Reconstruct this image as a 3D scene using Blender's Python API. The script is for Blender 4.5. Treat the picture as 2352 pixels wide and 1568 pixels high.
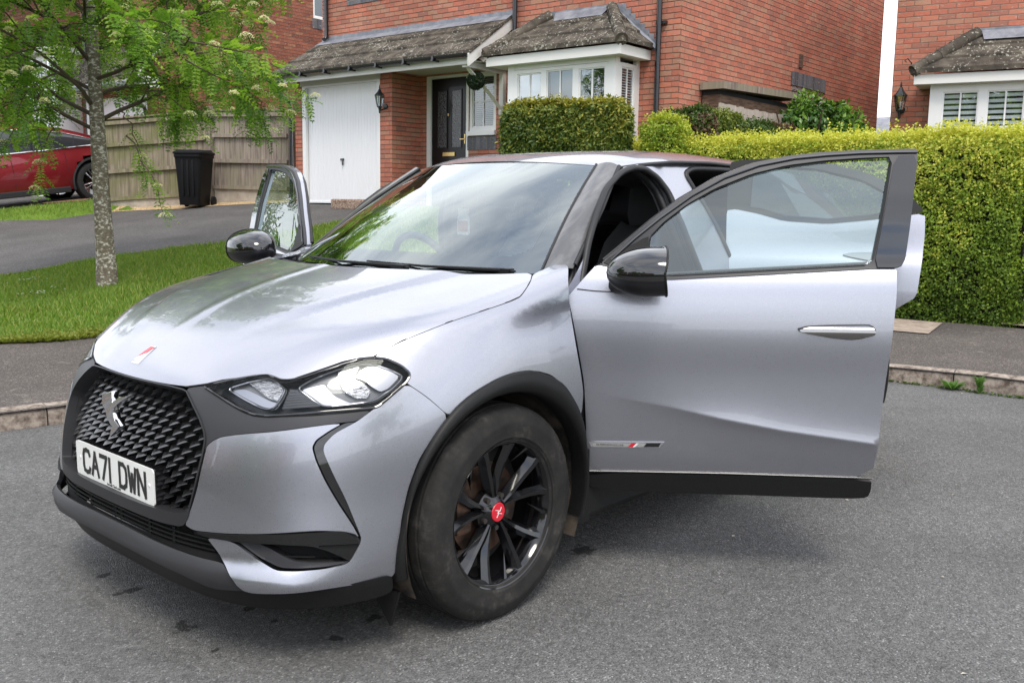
import bpy, bmesh, math, random
import numpy as np
from mathutils import Vector, Matrix
from mathutils.geometry import delaunay_2d_cdt
R=math.radians
sc=bpy.context.scene
for o in list(bpy.data.objects): bpy.data.objects.remove(o)
# ---------------------------------------------------------------- camera
cd=bpy.data.cameras.new('camera'); cam=bpy.data.objects.new('camera',cd); sc.collection.objects.link(cam); sc.camera=cam
CAMROWS=np.array([[-0.6791309, 0.7338648, 0.0149568], [0.0921729, 0.1054782, -0.9901406], [-0.728207, -0.6710565, -0.1392759]]); CAMPOS=(2.16867, 2.88911, 1.3084)
r_,d_,f_=CAMROWS
M=Matrix(((r_[0],-d_[0],-f_[0],CAMPOS[0]),(r_[1],-d_[1],-f_[1],CAMPOS[1]),(r_[2],-d_[2],-f_[2],CAMPOS[2]),(0,0,0,1)))
cam.matrix_world=M
cd.sensor_width=36; cd.sensor_fit='HORIZONTAL'; cd.lens=36*2234.323/2352; cd.clip_start=.05; cd.clip_end=3000
cd.dof.use_dof=False
# ---------------------------------------------------------------- sky and sun
SUN_EL=R(57); SUN_AZ=math.atan2(.756,.646)          # sun behind the camera, to its right
w=bpy.data.worlds.new('World'); sc.world=w; w.use_nodes=True
nt=w.node_tree; nt.nodes.clear()
def N(t,k,**kw):
    n=t.nodes.new(k)
    for a,b in kw.items(): setattr(n,a,b)
    return n
wo=N(nt,'ShaderNodeOutputWorld'); bg=N(nt,'ShaderNodeBackground'); bg.inputs[1].default_value=.15
sky=N(nt,'ShaderNodeTexSky'); sky.sky_type='NISHITA'; sky.sun_disc=False; sky.sun_elevation=SUN_EL
sky.sun_rotation=math.pi/2-SUN_AZ; sky.air_density=1.0; sky.dust_density=.6; sky.ozone_density=1.6
tc=N(nt,'ShaderNodeTexCoord'); sep=N(nt,'ShaderNodeSeparateXYZ'); nt.links.new(tc.outputs['Generated'],sep.inputs[0])
mz=N(nt,'ShaderNodeMath',operation='ADD'); mz.inputs[1].default_value=.22; nt.links.new(sep.outputs[2],mz.inputs[0])
dv=N(nt,'ShaderNodeVectorMath',operation='DIVIDE'); cb=N(nt,'ShaderNodeCombineXYZ')
for i in range(3): nt.links.new(mz.outputs[0],cb.inputs[i])
nt.links.new(tc.outputs['Generated'],dv.inputs[0]); nt.links.new(cb.outputs[0],dv.inputs[1])
cn=N(nt,'ShaderNodeTexNoise'); cn.inputs['Scale'].default_value=1.7; cn.inputs['Detail'].default_value=9; cn.inputs['Roughness'].default_value=.56; cn.inputs['Distortion'].default_value=.35
nt.links.new(dv.outputs[0],cn.inputs['Vector'])
cr=N(nt,'ShaderNodeValToRGB'); cr.color_ramp.elements[0].position=.24; cr.color_ramp.elements[1].position=.48
nt.links.new(cn.outputs['Fac'],cr.inputs[0])
cn2=N(nt,'ShaderNodeTexNoise'); cn2.inputs['Scale'].default_value=2.6; cn2.inputs['Detail'].default_value=6; nt.links.new(dv.outputs[0],cn2.inputs['Vector'])
cr2=N(nt,'ShaderNodeValToRGB'); cr2.color_ramp.elements[0].position=.35; cr2.color_ramp.elements[0].color=(4.9,5.15,5.8,1); cr2.color_ramp.elements[1].position=.62; cr2.color_ramp.elements[1].color=(6.9,7.05,7.4,1)
nt.links.new(cn2.outputs['Fac'],cr2.inputs[0])
mx=N(nt,'ShaderNodeMixRGB'); nt.links.new(cr.outputs[0],mx.inputs[0]); nt.links.new(sky.outputs[0],mx.inputs[1]); nt.links.new(cr2.outputs[0],mx.inputs[2])
nt.links.new(mx.outputs[0],bg.inputs[0]); nt.links.new(bg.outputs[0],wo.inputs[0])
sd=bpy.data.lights.new('sun','SUN'); so=bpy.data.objects.new('sun',sd); sc.collection.objects.link(so)
sd.energy=1.35; sd.angle=R(20); sd.color=(1,.94,.84)
sv=Vector((math.cos(SUN_AZ)*math.cos(SUN_EL),math.sin(SUN_AZ)*math.cos(SUN_EL),math.sin(SUN_EL)))
so.rotation_euler=sv.to_track_quat('Z','Y').to_euler()
sc.view_settings.view_transform='Standard'; sc.view_settings.look='None'; sc.view_settings.exposure=.95; sc.view_settings.gamma=1
sc.render.engine='CYCLES'; sc.render.resolution_x=1024; sc.render.resolution_y=682
sc.cycles.max_bounces=10; sc.cycles.transparent_max_bounces=24; sc.cycles.glossy_bounces=5; sc.cycles.transmission_bounces=6
# ---------------------------------------------------------------- helpers
COL=sc.collection
rnd=random.Random(7); RS=np.random.RandomState(5)
def tag(o,label=None,cat=None,group=None,kind=None):
    if label: o['label']=label
    if cat: o['category']=cat
    if group: o['group']=group
    if kind: o['kind']=kind
    return o
def empty(name,loc=(0,0,0),rot=(0,0,0)):
    o=bpy.data.objects.new(name,None); COL.objects.link(o); o.location=loc; o.rotation_euler=rot; o.empty_display_size=.1
    return o
WS={}                         # things whose parts are written in world coordinates
def own(o,e):
    o.parent=e
    if e.name in WS: o.matrix_parent_inverse=Matrix.Translation(-e.location)
def world_thing(name,loc): e=empty(name,loc); WS[e.name]=1; return e
def mk(name,V,F,mat,parent=None,smooth=False,normals=None,uv=None,mats=None,mi=None):
    me=bpy.data.meshes.new(name)
    V=[tuple(map(float,v)) for v in V] if not isinstance(V,np.ndarray) else V
    if isinstance(V,np.ndarray) and isinstance(F,np.ndarray):
        n=len(V);k=F.shape[1];me.vertices.add(n);me.vertices.foreach_set('co',V.astype(np.float32).ravel())
        me.loops.add(F.size);me.loops.foreach_set('vertex_index',F.astype(np.int32).ravel())
        me.polygons.add(len(F));me.polygons.foreach_set('loop_start',np.arange(0,F.size,k,dtype=np.int32));me.update(calc_edges=True)
    else:
        me.from_pydata([tuple(map(float,v)) for v in V],[],[tuple(map(int,f)) for f in F])
    if mats:
        for m in mats: me.materials.append(m)
        if mi is not None: me.polygons.foreach_set('material_index',np.array(mi,dtype=np.int32))
    else: me.materials.append(mat)
    if smooth: me.polygons.foreach_set('use_smooth',np.ones(len(me.polygons),dtype=bool))
    if uv is not None:
        l=me.uv_layers.new(name='UVMap'); l.data.foreach_set('uv',np.array(uv,dtype=np.float32).ravel())
    me.update()
    if normals is not None:
        NV=np.array(normals); fl=[]
        for p in me.polygons:
            if NV[list(p.vertices)].mean(0)@np.array(p.normal)<0: fl.append(p.index)
        if fl:
            fs=set(fl); F=[tuple(p.vertices)[::-1] if p.index in fs else tuple(p.vertices) for p in me.polygons]; vs=[tuple(v.co) for v in me.vertices]
            me.clear_geometry(); me.from_pydata(vs,[],F); me.polygons.foreach_set('use_smooth',np.ones(len(me.polygons),dtype=bool)); me.update()
    if normals is not None: me.normals_split_custom_set_from_vertices([tuple(map(float,n)) for n in normals])
    o=bpy.data.objects.new(name,me); COL.objects.link(o)
    if parent is not None: own(o,parent)
    return o
class MB:
    """collects shapes into one mesh"""
    def __init__(s): s.V=[];s.F=[];s.M=[]
    def add(s,V,F,m=0):
        b=len(s.V); s.V+= [tuple(v) for v in V]; s.F+=[tuple(i+b for i in f) for f in F]; s.M+=[m]*len(F); return s
    def box(s,p0,p1,m=0,T=None):
        x0,y0,z0=p0;x1,y1,z1=p1
        V=[(x0,y0,z0),(x1,y0,z0),(x1,y1,z0),(x0,y1,z0),(x0,y0,z1),(x1,y0,z1),(x1,y1,z1),(x0,y1,z1)]
        if T: V=[T(*v) for v in V]
        return s.add(V,[(0,3,2,1),(4,5,6,7),(0,1,5,4),(1,2,6,5),(2,3,7,6),(3,0,4,7)],m)
    def tube(s,P,r,n=10,m=0,cap=True):
        P=[Vector(p) for p in P]; rs=r if hasattr(r,'__len__') else [r]*len(P)
        V=[];F=[];up=None
        for i,p in enumerate(P):
            t=(P[min(i+1,len(P)-1)]-P[max(i-1,0)]).normalized()
            if up is None: up=t.orthogonal().normalized()
            a=(up-t*up.dot(t)).normalized(); up=a; b=t.cross(a)
            for k in range(n):
                q=2*math.pi*k/n; V.append(p+(a*math.cos(q)+b*math.sin(q))*rs[i])
        for i in range(len(P)-1):
            for k in range(n):
                F.append((i*n+k,i*n+(k+1)%n,(i+1)*n+(k+1)%n,(i+1)*n+k))
        if cap: F.append(tuple(range(n))[::-1]); F.append(tuple((len(P)-1)*n+k for k in range(n)))
        return s.add(V,F,m)
    def lathe(s,prof,n=48,o=(0,0,0),ax='y',m=0):
        V=[];F=[];k=len(prof)
        for i in range(n):
            a=2*math.pi*i/n;c,q=math.cos(a),math.sin(a)
            for (r,h) in prof:
                V.append((o[0]+r*c,o[1]+h,o[2]+r*q) if ax=='y' else (o[0]+r*c,o[1]+r*q,o[2]+h))
        for i in range(n):
            for j in range(k-1):
                F.append((i*k+j,i*k+j+1,((i+1)%n)*k+j+1,((i+1)%n)*k+j))
        return s.add(V,F,m)
    def prism(s,poly,h0,h1,T,m=0):
        """poly of 2d points extruded h0..h1 ; T maps (a,b,h)"""
        n=len(poly); V=[T(a,b,h0) for a,b in poly]+[T(a,b,h1) for a,b in poly]
        return s.add(V,[tuple(range(n))[::-1],tuple(range(n,2*n))]+[(i,(i+1)%n,n+(i+1)%n,n+i) for i in range(n)],m)
    def build(s,name,mat,parent=None,smooth=False,uv=False,bevel=0):
        o=mk(name,s.V,s.F,None if isinstance(mat,(list,tuple)) else mat,parent,False,mats=mat if isinstance(mat,(list,tuple)) else None,mi=s.M if isinstance(mat,(list,tuple)) else None)
        bm=bmesh.new(); bm.from_mesh(o.data); bmesh.ops.recalc_face_normals(bm,faces=bm.faces)
        if bevel: bmesh.ops.bevel(bm,geom=list(bm.edges),offset=bevel,segments=2,affect='EDGES',profile=.6,clamp_overlap=True)
        bm.to_mesh(o.data); bm.free()
        if smooth:
            o.data.polygons.foreach_set('use_smooth',np.ones(len(o.data.polygons),dtype=bool)); o.data.set_sharp_from_angle(angle=R(smooth if smooth>1 else 38))
        return o
# ---------------------------------------------------------------- materials
def bsdf(name,col,rough=.5,metal=0,coat=0,crough=.03,spec=.5,alpha=None):
    m=bpy.data.materials.new(name); m.use_nodes=True; b=m.node_tree.nodes['Principled BSDF']
    b.inputs['Base Color'].default_value=(*col,1); b.inputs['Roughness'].default_value=rough; b.inputs['Metallic'].default_value=metal
    b.inputs['Coat Weight'].default_value=coat; b.inputs['Coat Roughness'].default_value=crough; b.inputs['Specular IOR Level'].default_value=spec
    return m
def tex(m,kind='n',scale=10,lo=(0,0,0),hi=(1,1,1),p0=.4,p1=.6,detail=6,rough=.6,coord='Object',bump=0,bdist=.01,mapscale=None,stops=None):
    """noise or voronoi driven base colour + bump"""
    t=m.node_tree;b=t.nodes['Principled BSDF']; c=N(t,'ShaderNodeTexCoord'); mp=N(t,'ShaderNodeMapping')
    if mapscale: mp.inputs['Scale'].default_value=mapscale
    t.links.new(c.outputs[coord],mp.inputs[0])
    n=N(t,'ShaderNodeTexNoise'); n.inputs['Scale'].default_value=scale; n.inputs['Detail'].default_value=detail; n.inputs['Roughness'].default_value=rough
    t.links.new(mp.outputs[0],n.inputs['Vector'])
    r=N(t,'ShaderNodeValToRGB'); e=r.color_ramp.elements
    e[0].position=p0; e[0].color=(*lo,1); e[1].position=p1; e[1].color=(*hi,1)
    for s in (stops or []): q=e.new(s[0]); q.color=(*s[1],1)
    t.links.new(n.outputs['Fac'],r.inputs[0]); t.links.new(r.outputs[0],b.inputs['Base Color'])
    if bump:
        bp=N(t,'ShaderNodeBump'); bp.inputs['Strength'].default_value=bump; bp.inputs['Distance'].default_value=bdist
        t.links.new(n.outputs['Fac'],bp.inputs['Height']); t.links.new(bp.outputs[0],b.inputs['Normal'])
    return m
def mth(t,op,a,b=None):
    n=N(t,'ShaderNodeMath',operation=op)
    for i,x in enumerate((a,b)):
        if x is None: continue
        if isinstance(x,(int,float)): n.inputs[i].default_value=x
        else: t.links.new(x,n.inputs[i])
    return n.outputs[0]
def brickmat(name,stops,mort=(.150,.085,.062),bw=.225,bh=.075,mw=.011,dark=1.,vm=(.27,.15,.11)):  # bed joints take a darker mortar colour, painting in their shade
    m=bsdf(name,(.4,.1,.06),.85,spec=.25); t=m.node_tree;b=t.nodes['Principled BSDF']
    uv=N(t,'ShaderNodeUVMap'); sp=N(t,'ShaderNodeSeparateXYZ')
    wn=N(t,'ShaderNodeTexNoise'); wn.inputs['Scale'].default_value=9; wn.inputs['Detail'].default_value=3
    t.links.new(uv.outputs[0],wn.inputs['Vector'])
    va=N(t,'ShaderNodeVectorMath',operation='MULTIPLY_ADD'); t.links.new(wn.outputs['Color'],va.inputs[0]); va.inputs[1].default_value=(.012,.012,0); t.links.new(uv.outputs[0],va.inputs[2])
    t.links.new(va.outputs[0],sp.inputs[0])
    v=mth(t,'DIVIDE',sp.outputs[1],bh); row=mth(t,'FLOOR',v); fy=mth(t,'FRACT',v)
    off=mth(t,'MULTIPLY',mth(t,'MODULO',mth(t,'ABSOLUTE',row),2.),.5)
    u=mth(t,'ADD',mth(t,'DIVIDE',sp.outputs[0],bw),off); colm=mth(t,'FLOOR',u); fx=mth(t,'FRACT',u)
    def edge(fv,sz): 
        d=mth(t,'MINIMUM',fv,mth(t,'SUBTRACT',1.,fv)); return mth(t,'MULTIPLY',d,sz)
    dm=edge(fy,bh); dv_=edge(fx,bw)
    vmask=N(t,'ShaderNodeMapRange'); vmask.interpolation_type='SMOOTHSTEP'; vmask.inputs['From Min'].default_value=mw*.2; vmask.inputs['From Max'].default_value=mw*.6; t.links.new(dv_,vmask.inputs['Value'])
    mask=N(t,'ShaderNodeMapRange'); mask.interpolation_type='SMOOTHSTEP'; mask.inputs['From Min'].default_value=mw*.30; mask.inputs['From Max'].default_value=mw*.75; t.links.new(dm,mask.inputs['Value'])
    cb=N(t,'ShaderNodeCombineXYZ'); t.links.new(colm,cb.inputs[0]); t.links.new(row,cb.inputs[1])
    wnz=N(t,'ShaderNodeTexWhiteNoise',noise_dimensions='2D'); t.links.new(cb.outputs[0],wnz.inputs['Vector'])
    n2=N(t,'ShaderNodeTexNoise'); n2.inputs['Scale'].default_value=22; n2.inputs['Detail'].default_value=8; t.links.new(uv.outputs[0],n2.inputs['Vector'])
    f=mth(t,'ADD',mth(t,'MULTIPLY',wnz.outputs['Value'],.60),mth(t,'MULTIPLY',n2.outputs['Fac'],.42))
    r=N(t,'ShaderNodeValToRGB'); e=r.color_ramp.elements; e[0].position=stops[0][0]; e[0].color=(*stops[0][1],1); e[1].position=stops[-1][0]; e[1].color=(*stops[-1][1],1)
    for s in stops[1:-1]: q=e.new(s[0]); q.color=(*s[1],1)
    t.links.new(f,r.inputs[0])
    n3=N(t,'ShaderNodeTexNoise'); n3.inputs['Scale'].default_value=1.3; n3.inputs['Detail'].default_value=5; t.links.new(uv.outputs[0],n3.inputs['Vector'])
    r3=N(t,'ShaderNodeMapRange'); r3.inputs['From Min'].default_value=.3; r3.inputs['From Max'].default_value=.7; r3.inputs['To Min'].default_value=.82*dark; r3.inputs['To Max'].default_value=1.12*dark; t.links.new(n3.outputs['Fac'],r3.inputs['Value'])
    # pale efflorescence on a few bricks
    wl=N(t,'ShaderNodeTexNoise'); wl.inputs['Scale'].default_value=14; wl.inputs['Detail'].default_value=5; mpp=N(t,'ShaderNodeMapping'); mpp.inputs['Scale'].default_value=(1,2.2,1); mpp.inputs['Location'].default_value=(3.7,1.2,0); t.links.new(uv.outputs[0],mpp.inputs[0]); t.links.new(mpp.outputs[0],wl.inputs['Vector'])
    wr=N(t,'ShaderNodeMapRange'); wr.inputs['From Min'].default_value=.59; wr.inputs['From Max'].default_value=.72; wr.inputs['To Max'].default_value=.6; t.links.new(wl.outputs['Fac'],wr.inputs['Value'])
    mw_=N(t,'ShaderNodeMixRGB'); t.links.new(wr.outputs[0],mw_.inputs[0]); t.links.new(r.outputs[0],mw_.inputs[1]); mw_.inputs[2].default_value=(.50,.36,.31,1)
    mc=N(t,'ShaderNodeMixRGB'); t.links.new(mask.outputs[0],mc.inputs[0]); mc.inputs[1].default_value=(*mort,1); mv=N(t,'ShaderNodeMixRGB'); t.links.new(vmask.outputs[0],mv.inputs[0]); mv.inputs[1].default_value=(*vm,1); t.links.new(mw_.outputs[0],mv.inputs[2]); t.links.new(mv.outputs[0],mc.inputs[2])
    sc_=N(t,'ShaderNodeVectorMath',operation='SCALE'); t.links.new(mc.outputs[0],sc_.inputs[0]); t.links.new(r3.outputs[0],sc_.inputs['Scale'])
    t.links.new(sc_.outputs[0],b.inputs['Base Color'])
    h=mth(t,'ADD',mth(t,'MULTIPLY',mask.outputs[0],vmask.outputs[0]),mth(t,'MULTIPLY',n2.outputs['Fac'],.35))
    bp=N(t,'ShaderNodeBump'); bp.inputs['Strength'].default_value=.9; bp.inputs['Distance'].default_value=.008; t.links.new(h,bp.inputs['Height']); t.links.new(bp.outputs[0],b.inputs['Normal'])
    return m
BR=[(.22,(.34,.155,.115)),(.34,(.43,.150,.100)),(.48,(.50,.165,.108)),(.58,(.40,.225,.150)),(.68,(.46,.195,.135)),(.80,(.54,.190,.120))]
BR3=[(.18,(.16,.065,.045)),(.36,(.26,.085,.055)),(.52,(.34,.12,.075)),(.66,(.24,.085,.06)),(.85,(.42,.20,.11))]
m_brick=brickmat('red brick wall',BR)
m_brick3=brickmat('brown red brick wall',BR3,mort=(.12,.09,.075))
m_brick5=brickmat('red brick wall of house',BR,mort=(.26,.18,.14))
m_blue=brickmat('blue grey soldier brick',[(.2,(.085,.09,.11)),(.5,(.13,.135,.155)),(.8,(.17,.17,.19))],mort=(.22,.19,.16),bw=.075,bh=.6,mw=.014,vm=(.22,.19,.16))
m_white=bsdf('white upvc',(.80,.80,.79),.28,coat=.2)
m_offw=bsdf('white painted timber',(.74,.73,.70),.5)
m_soffit=bsdf('cream soffit board',(.52,.51,.46),.6)
m_gar=bsdf('white garage door paint',(.80,.80,.82),.38,coat=.15)
m_black=bsdf('black plastic gutter',(.012,.013,.016),.22,coat=.4)
m_blackp=bsdf('black door paint',(.006,.006,.007),.3,coat=.15,spec=.3)
m_iron=bsdf('black cast lamp metal',(.012,.018,.02),.4)
m_brass=bsdf('brass letterbox',(.65,.48,.20),.3,metal=1)
m_lead=tex(bsdf('grey lead flashing',(.3,.32,.36),.5),scale=6,lo=(.14,.15,.18),hi=(.27,.28,.31),p0=.35,p1=.65,bump=.15)
m_curtain=bsdf('pale blind fabric',(.55,.57,.60),.8)
m_room=bsdf('dark room behind glass',(.018,.02,.022),.9)
m_wood=tex(bsdf('brown shed timber',(.1,.06,.04),.8),scale=6,lo=(.055,.030,.020),hi=(.16,.10,.065),p0=.35,p1=.65,mapscale=(1,1,6),bump=.3)
def rooftile():
    m=bsdf('lichen covered roof tile',(.1,.09,.08),.9,spec=.2); t=m.node_tree;b=t.nodes['Principled BSDF']; c=N(t,'ShaderNodeTexCoord')
    n=N(t,'ShaderNodeTexNoise'); n.inputs['Scale'].default_value=5; n.inputs['Detail'].default_value=8; t.links.new(c.outputs['Object'],n.inputs['Vector'])
    r=N(t,'ShaderNodeValToRGB'); e=r.color_ramp.elements; e[0].position=.35;e[0].color=(.045,.038,.031,1);e[1].position=.68;e[1].color=(.14,.12,.095,1);q=e.new(.5);q.color=(.08,.068,.055,1); t.links.new(n.outputs['Fac'],r.inputs[0])
    v=N(t,'ShaderNodeTexNoise'); v.inputs['Scale'].default_value=26; v.inputs['Detail'].default_value=4; v.inputs['Roughness'].default_value=.7; t.links.new(c.outputs['Object'],v.inputs['Vector'])
    v2=N(t,'ShaderNodeTexNoise'); v2.inputs['Scale'].default_value=2.2; t.links.new(c.outputs['Object'],v2.inputs['Vector'])
    s=mth(t,'ADD',v.outputs['Fac'],mth(t,'MULTIPLY',v2.outputs['Fac'],.25))
    mr=N(t,'ShaderNodeMapRange'); mr.inputs['From Min'].default_value=.72; mr.inputs['From Max'].default_value=.75; t.links.new(s,mr.inputs['Value'])
    mxx=N(t,'ShaderNodeMixRGB'); t.links.new(mr.outputs[0],mxx.inputs[0]); t.links.new(r.outputs[0],mxx.inputs[1]); mxx.inputs[2].default_value=(.38,.37,.31,1)
    t.links.new(mxx.outputs[0],b.inputs['Base Color'])
    bp=N(t,'ShaderNodeBump'); bp.inputs['Strength'].default_value=.5; bp.inputs['Distance'].default_value=.01; t.links.new(v.outputs['Fac'],bp.inputs['Height']); t.links.new(bp.outputs[0],b.inputs['Normal'])
    return m
m_tile=rooftile()
def glassmat(name,tint=(.9,.95,.93),refl=1.0,rough=0.0,ior=1.5,base=0.0):
    """thin window pane: fresnel reflection over a tinted see-through"""
    m=bpy.data.materials.new(name); m.use_nodes=True; t=m.node_tree; t.nodes.clear()
    o=N(t,'ShaderNodeOutputMaterial'); g=N(t,'ShaderNodeBsdfGlossy'); g.inputs['Roughness'].default_value=rough; g.inputs['Color'].default_value=(.94,1,.98,1); tr=N(t,'ShaderNodeBsdfTransparent'); tr.inputs[0].default_value=(*tint,1)
    fr=N(t,'ShaderNodeFresnel'); fr.inputs[0].default_value=ior; k=mth(t,'ADD',mth(t,'MULTIPLY',fr.outputs[0],refl),base)
    mxs=N(t,'ShaderNodeMixShader'); t.links.new(k,mxs.inputs[0]); t.links.new(tr.outputs[0],mxs.inputs[1]); t.links.new(g.outputs[0],mxs.inputs[2]); t.links.new(mxs.outputs[0],o.inputs[0])
    return m
m_pane=glassmat('house window glass',(.82,.86,.88),1.6,base=.10)

# ================================================================ GROUND
def sstep(a,b,x): t=np.clip((x-a)/(b-a),0,1); return t*t*(3-2*t)
def road_z(x,y): return -.0148*x+.0018*y
def h(x,y):
    x=np.asarray(x,float); y=np.asarray(y,float)
    b=road_z(x,y)+.11
    P=np.minimum(-.15*np.maximum(x,-9.2)-.01*y-.09, 1.40)
    d=P-b; up=.5*(d+np.sqrt(d*d+.004))
    wl=sstep(-2.6,-6.2,y)
    w2=sstep(-15.6,-16.8,y)*sstep(.5,-1.5,x); tg=np.clip(1.29-.12*(x+6.75),.2,1.45); up=up*(1-w2)+w2*np.clip(tg-b,0,None)
    rp=1.12*sstep(-8.3,-9.5,x)
    return b+wl*np.clip(up,0,None)+(1-wl)*rp*sstep(2.5,0,y-0)*1.0+(1-wl)*rp*(1-sstep(2.5,0,y))*.5
KERB=[(9,-4.4),(6,-3.9),(3,-3.38),(.17,-2.88),(-.14,-2.83),(-1.5,-2.58),(-2.9,-2.02),(-4.0,-1.2),(-4.68,-.3),(-4.92,.6),(-4.94,1.2),(-4.96,3),(-5,9)]
BACK=[(9,-9.6),(3,-7.3),(.5,-6.2),(-.78,-5.5),(-1.32,-5.13),(-3.5,-4.3),(-5.8,-3.2),(-7.3,-1.7),(-7.75,-.4),(-7.8,3),(-7.9,9)]
def crv(P,n=8):
    P=np.array(P,float); out=[]
    Q=np.vstack([2*P[0]-P[1],P,2*P[-1]-P[-2]])
    for i in range(1,len(Q)-2):
        for t in np.linspace(0,1,n,endpoint=False):
            a,b,c,d=Q[i-1],Q[i],Q[i+1],Q[i+2]
            out.append(.5*((2*b)+(c-a)*t+(2*a-5*b+4*c-d)*t*t+(3*b-a-3*c+d)*t**3))
    out.append(P[-1]); return np.array(out)
def inside(P,poly):
    poly=np.asarray(poly); x,y=P[:,0],P[:,1]; c=np.zeros(len(P),bool); j=len(poly)-1
    for i in range(len(poly)):
        xi,yi=poly[i];xj,yj=poly[j]
        with np.errstate(divide='ignore',invalid='ignore'):
            k=((yi>y)!=(yj>y))&(x<(xj-xi)*(y-yi)/(yj-yi+1e-30)+xi)
        c^=k; j=i
    return c
def cdt(poly,step,holes=(),jit=0,extra=None):
    poly=np.asarray(poly,float); lo=poly.min(0);hi=poly.max(0)
    gx,gy=np.meshgrid(np.arange(lo[0]+step/2,hi[0],step),np.arange(lo[1]+step/2,hi[1],step)); G_=np.stack([gx.ravel(),gy.ravel()],1)
    G_=G_[inside(G_,poly)]
    def dist(P,L):
        d=np.full(len(P),1e9); L=np.asarray(L)
        for a,b in zip(L,np.roll(L,-1,0)):
            v=b-a; t=np.clip(((P-a)@v)/(v@v+1e-12),0,1); d=np.minimum(d,np.hypot(*(P-a-t[:,None]*v).T))
        return d
    if len(G_): G_=G_[dist(G_,poly)>step*.45]
    hp=[]
    for hl in holes:
        hl=np.asarray(hl,float); hp.append(hl)
        if len(G_): G_=G_[(~inside(G_,hl))&(dist(G_,hl)>step*.4)]
    if extra is not None:
        X_=np.asarray(extra,float); X_=X_[inside(X_,poly)]; X_=X_[dist(X_,poly)>.004]
        k_=np.ones(len(G_),bool)
        for i in range(0,len(G_)): k_[i]=np.min(np.hypot(*(X_-G_[i]).T))>step*.45
        G_=np.vstack([G_[k_],X_])
    V=np.vstack([poly]+hp+[G_]) if len(G_) else np.vstack([poly]+hp)
    E=[(i,(i+1)%len(poly)) for i in range(len(poly))]; b=len(poly)
    for hl in hp: E+=[(b+i,b+(i+1)%len(hl)) for i in range(len(hl))]; b+=len(hl)
    v,e,f,*_=delaunay_2d_cdt([Vector((float(p[0]),float(p[1]))) for p in V],E,[],0 if True else 1,1e-7)
    v=np.array([(p.x,p.y) for p in v]); f=[tuple(q) for q in f]
    c=np.array([v[list(q)].mean(0) for q in f]); k=inside(c,poly)
    for hl in hp: k&=~inside(c,hl)
    f=[q for q,kk in zip(f,k) if kk]
    g=[]
    for q in f:
        a,b_,c_=v[q[0]],v[q[1]],v[q[2]]
        g.append(q if (b_[0]-a[0])*(c_[1]-a[1])-(b_[1]-a[1])*(c_[0]-a[0])>0 else q[::-1])
    return v,g
def sheet(name,poly,mat,off,step=.35,zf=None,kind='structure'):
    v,f=cdt(poly,step); zf=zf or h; z=zf(v[:,0],v[:,1])+off
    o=mk(name,np.column_stack([v,z]),np.array(f),mat,smooth=True); tag(o,kind=kind); return o
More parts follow.
